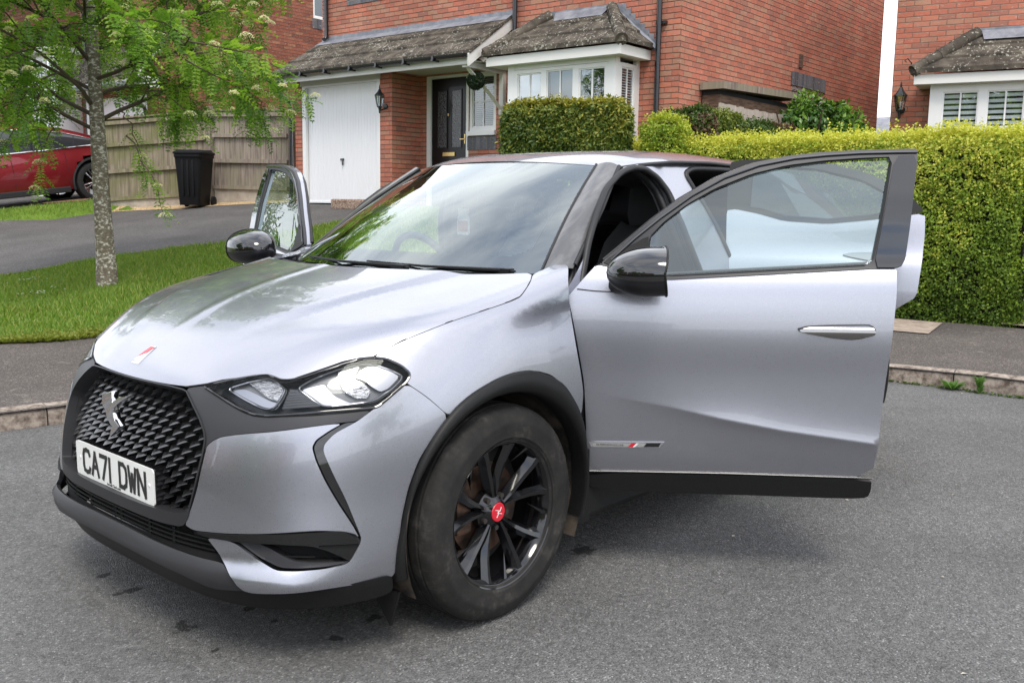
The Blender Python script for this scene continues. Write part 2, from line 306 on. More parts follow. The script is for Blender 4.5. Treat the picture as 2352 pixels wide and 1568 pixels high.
def asphalt(name,lo,hi,stone,spots=(),rust=0,sc1=150,moss=None):
    m=bsdf(name,(.1,.1,.1),.78,spec=.35); t=m.node_tree;b=t.nodes['Principled BSDF']; c=N(t,'ShaderNodeTexCoord')
    v=N(t,'ShaderNodeTexVoronoi'); v.inputs['Scale'].default_value=sc1; t.links.new(c.outputs['Object'],v.inputs['Vector'])
    sep=N(t,'ShaderNodeSeparateColor'); t.links.new(v.outputs['Color'],sep.inputs[0])
    r=N(t,'ShaderNodeValToRGB'); e=r.color_ramp.elements; e[0].position=0; e[0].color=(*lo,1); e[1].position=1; e[1].color=(*stone,1); q=e.new(.55); q.color=(*hi,1); q=e.new(.93); q.color=(*[x*1.25 for x in hi],1)
    t.links.new(sep.outputs[0],r.inputs[0])
    n=N(t,'ShaderNodeTexNoise'); n.inputs['Scale'].default_value=1.1; n.inputs['Detail'].default_value=9; n.inputs['Roughness'].default_value=.62; t.links.new(c.outputs['Object'],n.inputs['Vector'])
    mr=N(t,'ShaderNodeMapRange'); mr.inputs['From Min'].default_value=.3; mr.inputs['From Max'].default_value=.7; mr.inputs['To Min'].default_value=.78; mr.inputs['To Max'].default_value=1.2; t.links.new(n.outputs['Fac'],mr.inputs['Value'])
    n4=N(t,'ShaderNodeTexNoise'); n4.inputs['Scale'].default_value=42; n4.inputs['Detail'].default_value=4; t.links.new(c.outputs['Object'],n4.inputs['Vector'])
    mr4=N(t,'ShaderNodeMapRange'); mr4.inputs['From Min'].default_value=.3; mr4.inputs['From Max'].default_value=.7; mr4.inputs['To Min'].default_value=.82; mr4.inputs['To Max'].default_value=1.18; t.links.new(n4.outputs['Fac'],mr4.inputs['Value'])
    s=N(t,'ShaderNodeVectorMath',operation='SCALE'); t.links.new(r.outputs[0],s.inputs[0]); t.links.new(mth(t,'MULTIPLY',mr.outputs[0],mr4.outputs[0]),s.inputs['Scale'])
    colr=s.outputs[0]; rough=None
    if moss:
        n5=N(t,'ShaderNodeTexNoise'); n5.inputs['Scale'].default_value=7; n5.inputs['Detail'].default_value=8; n5.inputs['Roughness'].default_value=.7; t.links.new(c.outputs['Object'],n5.inputs['Vector'])
        m5=N(t,'ShaderNodeMapRange'); m5.inputs['From Min'].default_value=.60; m5.inputs['From Max'].default_value=.66; m5.inputs['To Max'].default_value=.8; t.links.new(n5.outputs['Fac'],m5.inputs['Value'])
        mm=N(t,'ShaderNodeMixRGB'); t.links.new(m5.outputs[0],mm.inputs[0]); t.links.new(colr,mm.inputs[1]); mm.inputs[2].default_value=(*moss,1); colr=mm.outputs[0]
    if spots:
        wz=N(t,'ShaderNodeTexNoise'); wz.inputs['Scale'].default_value=30; wz.inputs['Detail'].default_value=5; t.links.new(c.outputs['Object'],wz.inputs['Vector']); msk=None
        for (x,y,rx,ry) in spots:
            mp=N(t,'ShaderNodeMapping',vector_type='POINT'); mp.inputs['Location'].default_value=(-x/rx,-y/ry,0); mp.inputs['Scale'].default_value=(1/rx,1/ry,0); t.links.new(c.outputs['Object'],mp.inputs[0])
            ln=N(t,'ShaderNodeVectorMath',operation='LENGTH'); t.links.new(mp.outputs[0],ln.inputs[0])
            d=mth(t,'ADD',ln.outputs['Value'],mth(t,'MULTIPLY',mth(t,'SUBTRACT',wz.outputs['Fac'],.5),3.4))
            k=N(t,'ShaderNodeMapRange'); k.inputs['From Min'].default_value=1.1; k.inputs['From Max'].default_value=.75; t.links.new(d,k.inputs['Value'])
            msk=k.outputs[0] if msk is None else mth(t,'MAXIMUM',msk,k.outputs[0])
        ms=N(t,'ShaderNodeMixRGB'); t.links.new(mth(t,'MULTIPLY',msk,.82),ms.inputs[0]); t.links.new(colr,ms.inputs[1]); ms.inputs[2].default_value=(.008,.008,.008,1); colr=ms.outputs[0]
    t.links.new(colr,b.inputs['Base Color'])
    bp=N(t,'ShaderNodeBump'); bp.inputs['Strength'].default_value=.8; bp.inputs['Distance'].default_value=.006
    hh=mth(t,'ADD',mth(t,'MULTIPLY',v.outputs['Distance'],-1.),mth(t,'MULTIPLY',n4.outputs['Fac'],.8)); t.links.new(hh,bp.inputs['Height']); t.links.new(bp.outputs[0],b.inputs['Normal'])
    return m
SPOTS=[(-0.641, 0.682, 0.085, 0.075), (0.74, 0.196, 0.07, 0.055), (0.716, -0.395, 0.05, 0.03), (0.716, -0.198, 0.08, 0.03), (0.526, 0.225, 0.05, 0.03), (0.461, 0.602, 0.03, 0.03), (0.518, 0.363, 0.02, 0.02), (0.751, 0.407, 0.03, 0.02), (0.287, 0.576, 0.07, 0.025)]
m_road=asphalt('worn grey road asphalt',(.076,.075,.073),(.138,.136,.133),(.30,.295,.285),[(a,b,c*.62,d*.62) for a,b,c,d in SPOTS],sc1=190)
m_pave=asphalt('dark pavement asphalt with lichen',(.045,.038,.034),(.105,.090,.080),(.30,.26,.24),moss=(.20,.185,.15))
m_drive=asphalt('driveway asphalt',(.050,.046,.044),(.100,.094,.090),(.20,.19,.18),sc1=110)
m_path=tex(bsdf('pinkish paving slab',(.35,.28,.22),.85),scale=9,lo=(.20,.15,.12),hi=(.42,.34,.27),p0=.3,p1=.7,bump=.3)
m_kerb=tex(bsdf('weathered concrete kerb',(.3,.26,.22),.9),scale=16,lo=(.105,.078,.060),hi=(.37,.31,.26),p0=.38,p1=.60,detail=10,rough=.7,bump=.5,bdist=.008)
m_soil=tex(bsdf('garden soil',(.05,.035,.025),.95),scale=10,lo=(.025,.02,.014),hi=(.08,.055,.035),bump=.5)
m_lawn=tex(bsdf('lawn turf',(.1,.2,.03),.9,spec=.1),scale=2.2,lo=(.075,.13,.018),hi=(.15,.24,.035),p0=.3,p1=.7,detail=10,bump=.3)
m_far=tex(bsdf('distant turf',(.1,.14,.05),.95,spec=.1),scale=.3,lo=(.08,.11,.04),hi=(.13,.16,.06))
kerb=crv(KERB); back=crv(BACK)
# base ground sheet out to the horizon
ax=np.concatenate([-np.geomspace(900,26,22),np.arange(-25,15,.6),np.geomspace(16,900,22)])
gx,gy=np.meshgrid(ax,ax,indexing='ij'); n_=len(ax)
kp=np.vstack([kerb,[(-5,40),(60,40),(60,-12)]])
def gz(x,y):
    P=np.stack([x,y],1); on=inside(P,np.vstack([kerb,[(-5,80),(300,80),(300,-14)]]))
    far=np.clip(1-(np.hypot(x,y)-40)/60,0,1)
    return np.where(on,road_z(x,y)*far-.02,h(x,y)*far)-.06
GV=np.column_stack([gx.ravel(),gy.ravel(),gz(gx.ravel(),gy.ravel())])
ii=np.arange(n_*n_).reshape(n_,n_); GF=np.stack([ii[:-1,:-1],ii[1:,:-1],ii[1:,1:],ii[:-1,1:]],-1).reshape(-1,4)
# lower the sheet wherever a finer sheet lies over it
tag(mk('ground',GV-np.array([0,0,.10]),GF,m_far,smooth=True),kind='structure')
sheet('road',np.vstack([kerb,[(-5,26),(34,26),(34,-9)]]),m_road,0,step=1.1,zf=road_z)
pave_poly=np.vstack([kerb,back[::-1]])
# kerb: real step with rounded nose, jointed stones
def offs(C,dn):
    T=np.gradient(C,axis=0); T/=np.hypot(T[:,0],T[:,1])[:,None]; n=np.stack([T[:,1],-T[:,0]],1); return C+n*dn
def kerbstones():
    Cd=[];L=np.hypot(*np.diff(kerb,axis=0).T); s=np.concatenate([[0],np.cumsum(L)]); tot=s[-1]; pos=.15; V=[];F=[]
    ob=MB()
    def pt(q): return np.array([np.interp(q,s,kerb[:,0]),np.interp(q,s,kerb[:,1])])
    T=lambda q:(pt(q+.01)-pt(q-.01))/np.linalg.norm(pt(q+.01)-pt(q-.01))
    while pos<tot-.3:
        Ln=.914; qs=np.linspace(pos,min(pos+Ln-.008,tot-.02),7); ring=[]
        jz=rnd.uniform(-.004,.004)
        for q in qs:
            p=pt(q);t=T(q);n=np.array([t[1],-t[0]]); n=n if (p+n*.5)@np.array([1,1])<(p-n*.5)@np.array([1,1]) else -n   # n points to pavement
            z0=float(road_z(p[0],p[1]))+jz
            prof=[(0.0,-.08),(0.006,.04),(.012,.085),(.03,.104),(.055,.112),(.125,.114),(.125,-.08)]
            ring.append([(*(p+n*a),z0+b) for a,b in prof])
        k=7
        Vs=[v for r in ring for v in r]; Fs=[(i*k+j,(i+1)*k+j,(i+1)*k+(j+1)%k,i*k+(j+1)%k) for i in range(len(qs)-1) for j in range(k)]
        Fs+= [tuple(range(k)),tuple((len(qs)-1)*k+j for j in range(k))[::-1]]
        ob.add(Vs,Fs); pos+=Ln
    return ob
ko=kerbstones().build('kerb',m_kerb,smooth=30); tag(ko,kind='structure')
sheet('pavement',np.vstack([offs(kerb,.0),back[::-1]]),m_pave,-.004,step=.5)
DRV_NEAR=[(6,-11.8),(2,-10.6),(-2.27,-9.64),(-3.6,-9.58),(-4.8,-8.95),(-5.4,-8.82),(-6.5,-8.8),(-8.25,-8.75)]
DRV_FAR=[(-8.15,-12.25),(-7.95,-13.0),(-7.55,-13.75),(-7.1,-14.15),(-6.75,-15.1),(-6.4,-15.7),(-5.44,-15.75),(-4.6,-16.1),(0,-17.5),(6,-19.5)]
drive=np.vstack([crv(DRV_NEAR,5),crv(DRV_FAR,5)])
sheet('driveway',drive,m_drive,.012,step=.5)
lawn_poly=np.vstack([back[:57],[(-7.9,-1.3),(-8.3,-3.4),(-9.2,-4.6),(-8.25,-8.75)],crv(DRV_NEAR,5)[::-1]])
sheet('lawn',lawn_poly,m_lawn,0.0,step=.4)
sheet('far_lawn',[(-6.75,-15.2),(-6.4,-15.7),(-5.44,-15.75),(-4.6,-16.1),(0,-17.5),(0,-18.4),(-3.2,-17.05),(-6.5,-16.75),(-7.0,-16.1)],m_lawn,.004,step=.4)
sheet('neighbour_driveway',[(-7.0,-16.15),(-6.5,-16.8),(-3.2,-17.1),(0,-18.45),(0,-24),(-9,-24),(-9,-15.8)],m_drive,-.01,step=.6)
sheet('front_garden',[(-7.78,-1.3),(-7.85,2.2),(-9.0,4),(-16,4),(-16,-4.7),(-9.3,-4.7),(-8.2,-4.6),(-8.2,-3.4)],m_soil,-.02,step=.4)
sheet('garden_path',[(-7.84,.05),(-7.86,1.6),(-12.2,1.9),(-12.3,.4)],m_path,.02,step=.35)
sheet('paving_slab',[(-6.75,-.24),(-7.62,-.42),(-7.66,-1.35),(-6.72,-1.2)],m_path,.006,step=.3)
sheet('drain_cover',[(-6.35,-16.62),(-5.75,-17.1),(-6.1,-17.6),(-6.75,-17.05)],tex(bsdf('rusty drain cover',(.2,.09,.05),.8),scale=20,lo=(.14,.07,.045),hi=(.26,.13,.09)),.02,step=.3)
m_gravel=asphalt('golden gravel',(.25,.16,.08),(.50,.36,.20),(.75,.62,.45),sc1=45)
g_=sheet('gravel_strip',[(-8.20,-12.3),(-7.95,-13.0),(-7.55,-13.75),(-7.1,-14.15),(-6.75,-15.1),(-6.45,-15.6),(-7.05,-16.2),(-7.75,-14.75),(-8.10,-14.2),(-8.6,-12.6)],m_gravel,.018,step=.3,kind='stuff')
tag(g_,'golden gravel strip along the foot of the fence','gravel')
# grass blades
def blades(name,poly,dens,hgt,mats,seed,label,jitter=1.,zo=0):
    r=np.random.RandomState(seed); poly=np.asarray(poly,float); lo=poly.min(0);hi=poly.max(0)
    n=int(dens*(hi-lo).prod()); P=r.rand(n,2)*(hi-lo)+lo; P=P[inside(P,poly)]; n=len(P)
    patch=.5+.5*np.sin(P[:,0]*2.3+np.sin(P[:,1]*1.7)*2)*np.cos(P[:,1]*2.9+1.3*np.sin(P[:,0]))
    z=h(P[:,0],P[:,1])+zo; a=r.rand(n)*2*math.pi; hh=hgt*(.45+.8*r.rand(n))*(.75+.5*patch); wd=.0042*(.7+.8*r.rand(n)); ln=hh*(.25+.6*r.rand(n)); b=r.rand(n)*2*math.pi
    base=np.column_stack([P,z]); dx=np.column_stack([np.cos(a)*wd,np.sin(a)*wd,0*wd]); top=base+np.column_stack([np.cos(b)*ln,np.sin(b)*ln,hh]); mid=base*.5+top*.5+np.column_stack([0*hh,0*hh,hh*.14])
    V=np.stack([base-dx,base+dx,mid+dx*.7,mid-dx*.7,top],1).reshape(-1,3); i=np.arange(n)*5
    F=np.vstack([np.stack([i,i+1,i+2],1),np.stack([i,i+2,i+3],1),np.stack([i+3,i+2,i+4],1)])
    mi=r.choice(len(mats),n,p=[.45,.35,.2][:len(mats)] if len(mats)==3 else None); mi=np.concatenate([mi]*3)
    o=mk(name,V,F,None,mats=mats,mi=mi); tag(o,label,'grass',kind='stuff'); return o
def leafm(name,c,tr=.35,rough=.5):
    m=bsdf(name,c,rough,spec=.35); b=m.node_tree.nodes['Principled BSDF']; t=m.node_tree
    out=t.nodes['Material Output']; tl=N(t,'ShaderNodeBsdfTranslucent'); tl.inputs[0].default_value=(c[0]*1.3,c[1]*1.35,c[2]*.8,1); ms=N(t,'ShaderNodeMixShader'); ms.inputs[0].default_value=tr
    t.links.new(b.outputs[0],ms.inputs[1]); t.links.new(tl.outputs[0],ms.inputs[2]); t.links.new(ms.outputs[0],out.inputs[0]); return m
gm=[leafm('fresh grass blade',(.17,.27,.035)),leafm('mid grass blade',(.115,.20,.026)),leafm('yellowish grass blade',(.29,.31,.08))]
blades('grass',lawn_poly,2300,.055,gm,3,'short green lawn grass of the verge around the rowan tree')
blades('grass',[(-6.75,-15.2),(-6.4,-15.7),(-5.44,-15.75),(-4.6,-16.1),(0,-17.5),(0,-18.4),(-3.2,-17.05),(-6.5,-16.75),(-7.0,-16.1)],900,.055,gm,4,'strip of green grass beside the red car drive')
# yellowish weeds along the lawn edge, kerb weeds
def rosette(mb,x,y,z,n,ln,wd,up,seed):
    r=random.Random(seed)
    for k in range(n):
        a=r.uniform(0,6.28);l=ln*r.uniform(.5,1);u=up*r.uniform(.3,1); c,s=math.cos(a),math.sin(a); w_=wd*r.uniform(.6,1)
        p=[(x,y,z),(x+c*l*.5-s*w_,y+s*l*.5+c*w_,z+u*.8),(x+c*l,y+s*l,z+u),(x+c*l*.5+s*w_,y+s*l*.5-c*w_,z+u*.75)]
        mb.add(p,[(0,1,2,3)])
mb=MB(); r_=random.Random(9)
for i in range(1500):
    q=r_.uniform(8,34); k=int(q); p=back[k]*(1-(q-k))+back[k+1]*(q-k); t=abs(r_.gauss(0,.14)); T_=back[k+1]-back[k]; T_/=np.linalg.norm(T_); p=p+np.array([-abs(T_[1]),-abs(T_[0])])*(t-.06)
    rosette(mb,p[0],p[1],float(h(p[0],p[1])),5,.055,.013,.045,i)
tag(mb.build('weed_edging',leafm('yellow green weed leaf',(.24,.27,.05))),'yellow green weeds along the front edge of the lawn','weeds',kind='stuff')
mb=MB()
for i in range(60):
    a=r_.uniform(0,6.28); q=r_.choice([(-1.9,-7.6),(-2.2,-8.6),(-1.2,-8.7)]); rr=r_.uniform(0,.30); x,y=q[0]+rr*math.cos(a),q[1]+rr*math.sin(a); z=float(h(x,y))+.06
    for k in range(6):
        b=k*1.047; mb.add([(x,y,z),(x+.012*math.cos(b-.3),y+.012*math.sin(b-.3),z+.003),(x+.012*math.cos(b+.3),y+.012*math.sin(b+.3),z+.003)],[(0,1,2)])
tag(mb.build('daisies',bsdf('white daisy petal',(.85,.85,.82),.7)),'small white daisies scattered in the lawn','flowers',kind='stuff')
mw_=leafm('kerb weed leaf',(.10,.20,.04))
for j,(x,y,nn_,ln,up) in enumerate([(-4.84,.62,20,.10,.07),(-4.84,.80,12,.05,.13)]):
    mb=MB(); rosette(mb,x,y,float(road_z(x,y)),nn_,ln,.018,up,j)
    if j==1:
        for q in range(7): rosette(mb,x,y,float(road_z(x,y))+.016*q,4,.06,.009,.035,q+50)
    o=mb.build('weed_plant',mw_); tag(o,['low green weed with ragged leaves at the foot of the right kerb','upright leafy weed shoot at the foot of the right kerb'][j],'weed',group='weeds at the kerb foot')
mb=MB()
for i in range(160):
    q=r_.uniform(-.3,1.5); x,y=-4.86+r_.uniform(-.02,.03),q; rosette(mb,x,y,float(road_z(x,y)),4,.03,.006,.02,i+900)
tag(mb.build('moss',leafm('kerb moss',(.09,.14,.03))),'moss and tiny weeds in the gutter at the right kerb','moss',kind='stuff')

# ================================================================ HOUSES
FD=np.array([-0.06053, 0.99817]); NR=np.array([0.99817, 0.06053])
def frame(org,fd=FD,nr=NR,zs=0):
    return lambda u,n,z: (org[0]+fd[0]*u+nr[0]*n, org[1]+fd[1]*u+nr[1]*n, z+zs)
def wall(name,T,a0,a1,z0,z1,mat,parent,holes=(),axis='u',at=0,depth=.1,label=None,uvo=(0,0)):
    """brick wall in plane n=at (axis u) or u=at (axis n) with openings and reveals"""
    us=sorted({a0,a1,*[q for hl in holes for q in hl[:2]]}); zs=sorted({z0,z1,*[q for hl in holes for q in hl[2:4]]})
    V=[];F=[];UV=[]
    P=(lambda a,n,z:T(a,at+n,z)) if axis=='u' else (lambda a,n,z:T(at+n,a,z))
    def quad(pts,uvs):
        b=len(V); V.extend(pts); F.append((b,b+1,b+2,b+3)); UV.extend(uvs)
    sg=1
    for i in range(len(us)-1):
        for j in range(len(zs)-1):
            cu=(us[i]+us[i+1])/2; cz=(zs[j]+zs[j+1])/2
            if any(hl[0]<cu<hl[1] and hl[2]<cz<hl[3] for hl in holes): continue
            q=[(us[i],zs[j]),(us[i+1],zs[j]),(us[i+1],zs[j+1]),(us[i],zs[j+1])]
            quad([P(a,0,z) for a,z in q],[(a+uvo[0],z+uvo[1]) for a,z in q])
    for hl in holes:
        for (a,z,b,y) in ((hl[0],hl[2],hl[0],hl[3]),(hl[1],hl[3],hl[1],hl[2]),(hl[0],hl[3],hl[1],hl[3]),(hl[1],hl[2],hl[0],hl[2])):
            quad([P(a,0,z),P(b,0,y),P(b,-depth,y),P(a,-depth,z)],[(a+z,z),(b+y,y),(b+y+depth,y),(a+z+depth,z)])
    o=mk(name,V,F,mat,parent,uv=UV)
    if label: o['label']=label
    return o
def bx(T,mat,name,parent,*boxes,bevel=0,label=None):
    m=MB()
    for (a,b) in boxes: m.box(a,b,T=T)
    o=m.build(name,mat,parent,bevel=bevel)
    if label: o['label']=label
    return o
def tiled(T,name,parent,u0,u1,n0,z0,n1,z1,rows=3,hipL=0,hipR=0,t=.028,cap=True):
    """pitched roof of stepped concrete tile courses from eaves (n0,z0) up to (n1,z1)"""
    m=MB()
    for i in range(rows):
        a,b=i/rows,(i+1)/rows+.02
        def P(q,lift,side):
            n=n0+(n1-n0)*q; z=z0+(z1-z0)*q+lift; u=(u0+hipL*q) if side==0 else (u1-hipR*q); return T(u,n,z)
        m.add([P(a,t+.034,0),P(a,t+.034,1),P(b,t,1),P(b,t,0),P(a,-.004,0),P(a,-.004,1),P(b,0,1),P(b,0,0)],[(0,1,2,3),(4,7,6,5),(0,4,5,1),(2,6,7,3),(0,3,7,4),(1,5,6,2)])
        # tile joints as shallow rolls
        k=int((u1-u0)/.33)
        for j in range(1,k):
            u=u0+(u1-u0)*j/k+(.16 if i%2 else 0)
            lo=u0+hipL*b+.03; hi=u1-hipR*b-.03
            if u<lo or u>hi: continue
            def Q(q,du,l): return T(u+du,n0+(n1-n0)*q,z0+(z1-z0)*q+l+.034*(1-(q-a)*rows))
            m.add([Q(a,-.006,t+.001),Q(a,.006,t+.001),Q(b,.006,t+.001),Q(b,-.006,t+.001),Q(a,0,t+.006),Q(b,0,t+.006)],[(0,4,5,3),(4,1,2,5)])
    return m.build(name,m_tile,parent)
def ridge(T,name,parent,p,q,r=.085,n=5):
    m=MB(); a=Vector(T(*p));b=Vector(T(*q))
    for i in range(n):
        m.tube([a.lerp(b,i/n),a.lerp(b,(i+1)/n+.01)],[r*1.04,r*.97],12)
    return m.build(name,m_tile,parent,smooth=40)
def window(T,parent,u0,u1,n,z0,z1,lights=1,bars=(1,0),fw=.055,curtain=None,name='window',slats=0,axis='u',room=.14):
    """white window: frame with real depth, glazing bars, panes, blinds and a dark room"""
    X=(lambda a,b,c:T(a,n+b,c)) if axis=='u' else (lambda a,b,c:T(n+b,a,c))
    m=MB(); m.box((u0,-.03,z0),(u1,.03,z0+fw),T=X).box((u0,-.03,z1-fw),(u1,.03,z1),T=X)
    w_=(u1-u0)/lights; ps=[]
    m.box((u0,-.029,z0+fw),(u0+fw,.029,z1-fw),T=X); m.box((u1-fw,-.029,z0+fw),(u1,.029,z1-fw),T=X)
    for i in range(1,lights): m.box((u0+w_*i-fw*.8,-.029,z0+fw),(u0+w_*i+fw*.8,.029,z1-fw),T=X)
    f=m.build('window_frame',m_white,parent)
    f.name=name
    for i in range(lights):
        a=u0+w_*i+(fw if i==0 else fw*.8); b=u0+w_*(i+1)-(fw if i==lights-1 else fw*.8); c=z0+fw; d=z1-fw
        pm=MB(); pm.add([X(a,0,c),X(b,0,c),X(b,0,d),X(a,0,d)],[(0,1,2,3)]); pm.build('pane',m_pane,f)
        gb=MB()
        gb.box((a,-.012,c),(a+.018,.016,d),T=X).box((b-.018,-.012,c),(b,.016,d),T=X).box((a+.018,-.012,c),(b-.018,.016,c+.018),T=X).box((a+.018,-.012,d-.018),(b-.018,.016,d),T=X)
        for q in range(1,bars[0]+1): u=a+(b-a)*q/(bars[0]+1); gb.box((u-.011,.002,c+.018),(u+.011,.014,d-.018),T=X)
        for q in range(1,bars[1]+1): z=c+(d-c)*q/(bars[1]+1) if bars[1]>0 else c; gb.box((a+.018,.003,z-.011),(b-.018,.013,z+.011),T=X)
        gb.build('glazing_bar',m_white,f)
    bm_=MB()
    if slats:
        z=z0+fw
        while z<z1-fw: bm_.box((u0+fw,-room+.02,z),(u1-fw,-room+.021+.04,z+(.045 if slats>.05 else .006)),T=X); z+=slats
        bm_.build('blind',m_white if slats>.05 else m_curtain,f)
    rm=MB(); rm.box((u0+.01,-room-.5,z0+.01),(u1-.01,-room-.02 if not slats else -room,z1-.01),T=X); rm.build('room',curtain or m_room,f)
    return f
def pipe(name,parent,pts,r=.034,m=None): 
    o=MB().tube(pts,r,12).build(name,m or m_black,parent,smooth=40); return o
def lamp(T,parent,u,n,z,s=1.):
    """black carriage lantern on a curled wall bracket"""
    m=MB(); X=lambda a,b,c:T(u+a*s,n+b*s,z+c*s)
    def ring(r,zc,q=6): return [X(r*math.cos(k*2*math.pi/q),.16+r*math.sin(k*2*math.pi/q),zc) for k in range(q)]
    def loft(rings): 
        V=[v for r in rings for v in r];q=len(rings[0]);F=[(i*q+k,i*q+(k+1)%q,(i+1)*q+(k+1)%q,(i+1)*q+k) for i in range(len(rings)-1) for k in range(q)];F+=[tuple(range(q)),tuple(range((len(rings)-1)*q,len(rings)*q))]; m.add(V,F)
    loft([ring(.105,.10),ring(.085,.12),ring(.045,.165),ring(.022,.215),ring(.012,.225),ring(.016,.245),ring(.004,.30)])
    loft([ring(.04,-.125),ring(.052,-.11),ring(.052,-.10)])
    loft([ring(.015,-.23),ring(.02,-.17),ring(.03,-.125)])
    for k in range(6):
        a=k*math.pi/3; m.tube([X(.05*math.cos(a),.16+.05*math.sin(a),-.10),X(.092*math.cos(a),.16+.092*math.sin(a),.10)],.005*s,5)
    m.tube([X(0,.16,-.12),X(0,.12,-.17),X(.0,.05,-.14),X(0,.0,-.09)],.014*s,8)
    m.tube([X(0,-.0,-.09),X(0,.025,-.09)],.055*s,16)
    o=m.build('wall_lamp',m_iron,parent,smooth=30)
    g=MB(); q=6;V=ring(.045,-.10)+ring(.084,.10);g.add(V,[(k,(k+1)%q,q+(k+1)%q,q+k) for k in range(q)]); g.build('lamp_glass',m_pane,o)
    return o
# ---------------------------------------------------------------- house number 4
T4=frame((-9.27,-4.65)); H4=world_thing('brick_house',T4(-4,-3,1.2)); H4l=[]
tag(H4,'red brick house with white garage door, black front door and white bay window','house')
HP=[]                                                     # parts are built in world space, then keyed to their house
Z0=.3
wall('front_wall',T4,-7.37,0,Z0,5.7,m_brick,H4,holes=[(-4.75,-3.87+.05,Z0,3.37),(-3.81,-3.24,2.38,3.37),(-2.5,-.64,Z0,3.35),(-6.62,-5.2,4.95,5.6)],depth=.10)
wall('side_wall',T4,0,-7.72,Z0,5.7,m_brick,H4,holes=[(-5.0,-3.64,2.2,3.31)],axis='n',at=0)
wall('rear_wall',T4,-7.37,0,Z0,5.7,m_brick,H4,at=-7.72)
wall('side_wall',T4,0,-7.72,Z0,5.7,m_brick,H4,axis='n',at=-7.37)
wall('garage_wall',T4,-7.37,-4.9,Z0,3.42,m_brick,H4,holes=[(-7.18,-5.18,Z0,3.40)],at=.65,depth=.10)
wall('garage_wall',T4,0,.65,Z0,3.42,m_brick,H4,axis='n',at=-4.9)
wall('garage_wall',T4,0,.65,Z0,3.42,m_brick,H4,axis='n',at=-7.37)
# garage door: frame, header, ribbed panel, handle
bx(T4,m_white,'garage_frame',H4,((-7.18,.57,1.24),(-7.09,.645,3.40)),((-5.25,.57,1.24),(-5.18,.645,3.40)),((-7.09,.57,3.275),(-5.25,.644,3.40)))
g=MB(); u=-7.08
V=[];k=0
while u<-5.26:
    for (a,dn) in ((0,0),(.034,0),(.040,-.0045),(.058,-.0045),(.064,0)):
        V.append((min(u+a,-5.255),dn))
    u+=.0705
P_=[(a,.585+d) for a,d in V]; b=len(P_)
g.add([T4(a,n,1.31) for a,n in P_]+[T4(a,n,3.25) for a,n in P_],[(i,i+1,b+i+1,b+i) for i in range(b-1)])
g.box((-7.085,.56,1.285),(-5.25,.60,1.312),T=T4).box((-7.085,.56,3.25),(-5.25,.598,3.272),T=T4)
gd=g.build('garage_door',m_gar,H4); gd['label']='white ribbed up and over garage door'
hd=MB(); hd.box((-6.235,.585,2.015),(-6.145,.60,2.045),T=T4).box((-6.175,.60,1.93),(-6.148,.615,2.045),T=T4); hd.build('handle',m_black,gd)
bx(T4,m_soffit,'garage_header',H4,((-7.20,.652,3.30),(-5.16,.67,3.385)))
# front door in the porch recess
df=bx(T4,m_white,'door_frame',H4,((-4.75,-.06,1.2),(-4.66,.0,3.37)),((-3.87,-.06,1.2),(-3.815,.0,3.37)),((-4.66,-.06,3.325),(-3.87,-.001,3.37)))
dr=MB(); dr.box((-4.655,-.07,1.26),(-3.875,-.03,3.32),T=T4)
for u in (-4.52,-4.20):
    for (z0,z1) in ((2.22,3.12),(1.38,1.92)):
        dr.box((u-.018,-.03,z0-.018),(u+.20+.018,-.018,z0),T=T4).box((u-.018,-.03,z1),(u+.20+.018,-.018,z1+.018),T=T4).box((u-.018,-.03,z0),(u,-.018,z1),T=T4).box((u+.20,-.03,z0),(u+.218,-.018,z1),T=T4)
dro=dr.build('front_door',m_blackp,H4); dro['label']='black panelled front door with two leaded glass panels'
gl=tex(bsdf('leaded obscure glass',(.1,.1,.11),.15,coat=.5),scale=38,lo=(.018,.020,.022),hi=(.055,.06,.065),detail=2,bump=.6)
for u in (-4.52,-4.20): bx(T4,gl,'door_glass',dro,((u,-.03,2.22),(u+.2,-.024,3.12)))
bx(T4,m_brass,'letterbox',dro,((-4.40,-.03,2.075),(-4.13,-.015,2.14)),bevel=.004)
bx(T4,m_brass,'handle',dro,((-3.92,-.03,2.27),(-3.90,-.015,2.42)),((-4.0,-.0,2.335),(-3.91,.008,2.348)))
bx(T4,m_brass,'knocker',dro,((-4.285,-.03,2.72),(-4.265,-.012,2.76)))
bx(T4,m_soil,'hall',H4,((-4.7,-.6,1.2),(-3.8,-.08,3.3)))
# small window beside the door
f=window(T4,H4,-3.81,-3.245,-.045,2.46,3.37,1,(1,1),slats=.03)
bx(T4,m_white,'window_sill',H4,((-3.83,-.08,2.385),(-3.23,.05,2.455)))
wall('brick_sill',T4,-3.83,-3.22,2.16,2.375,m_blue,H4,at=.012)
bx(T4,m_black,'hose_reel_cover',H4,((-3.12,.0,2.17),(-3.03,.06,2.26)),bevel=.02)
pl=bx(T4,m_blackp,'house_number_plate',H4,((-3.145,.001,2.52),(-3.03,.02,2.66)),bevel=.004)
nm=MB()
for (a,b) in (((-3.105,2.635),(-3.12,2.58)),((-3.12,2.58),(-3.06,2.58)),((-3.08,2.635),(-3.08,2.545))):
    nm.tube([T4(a[0],.024,a[1]),T4(b[0],.024,b[1])],.0045,6)
nm.build('number_four',m_brass,pl)
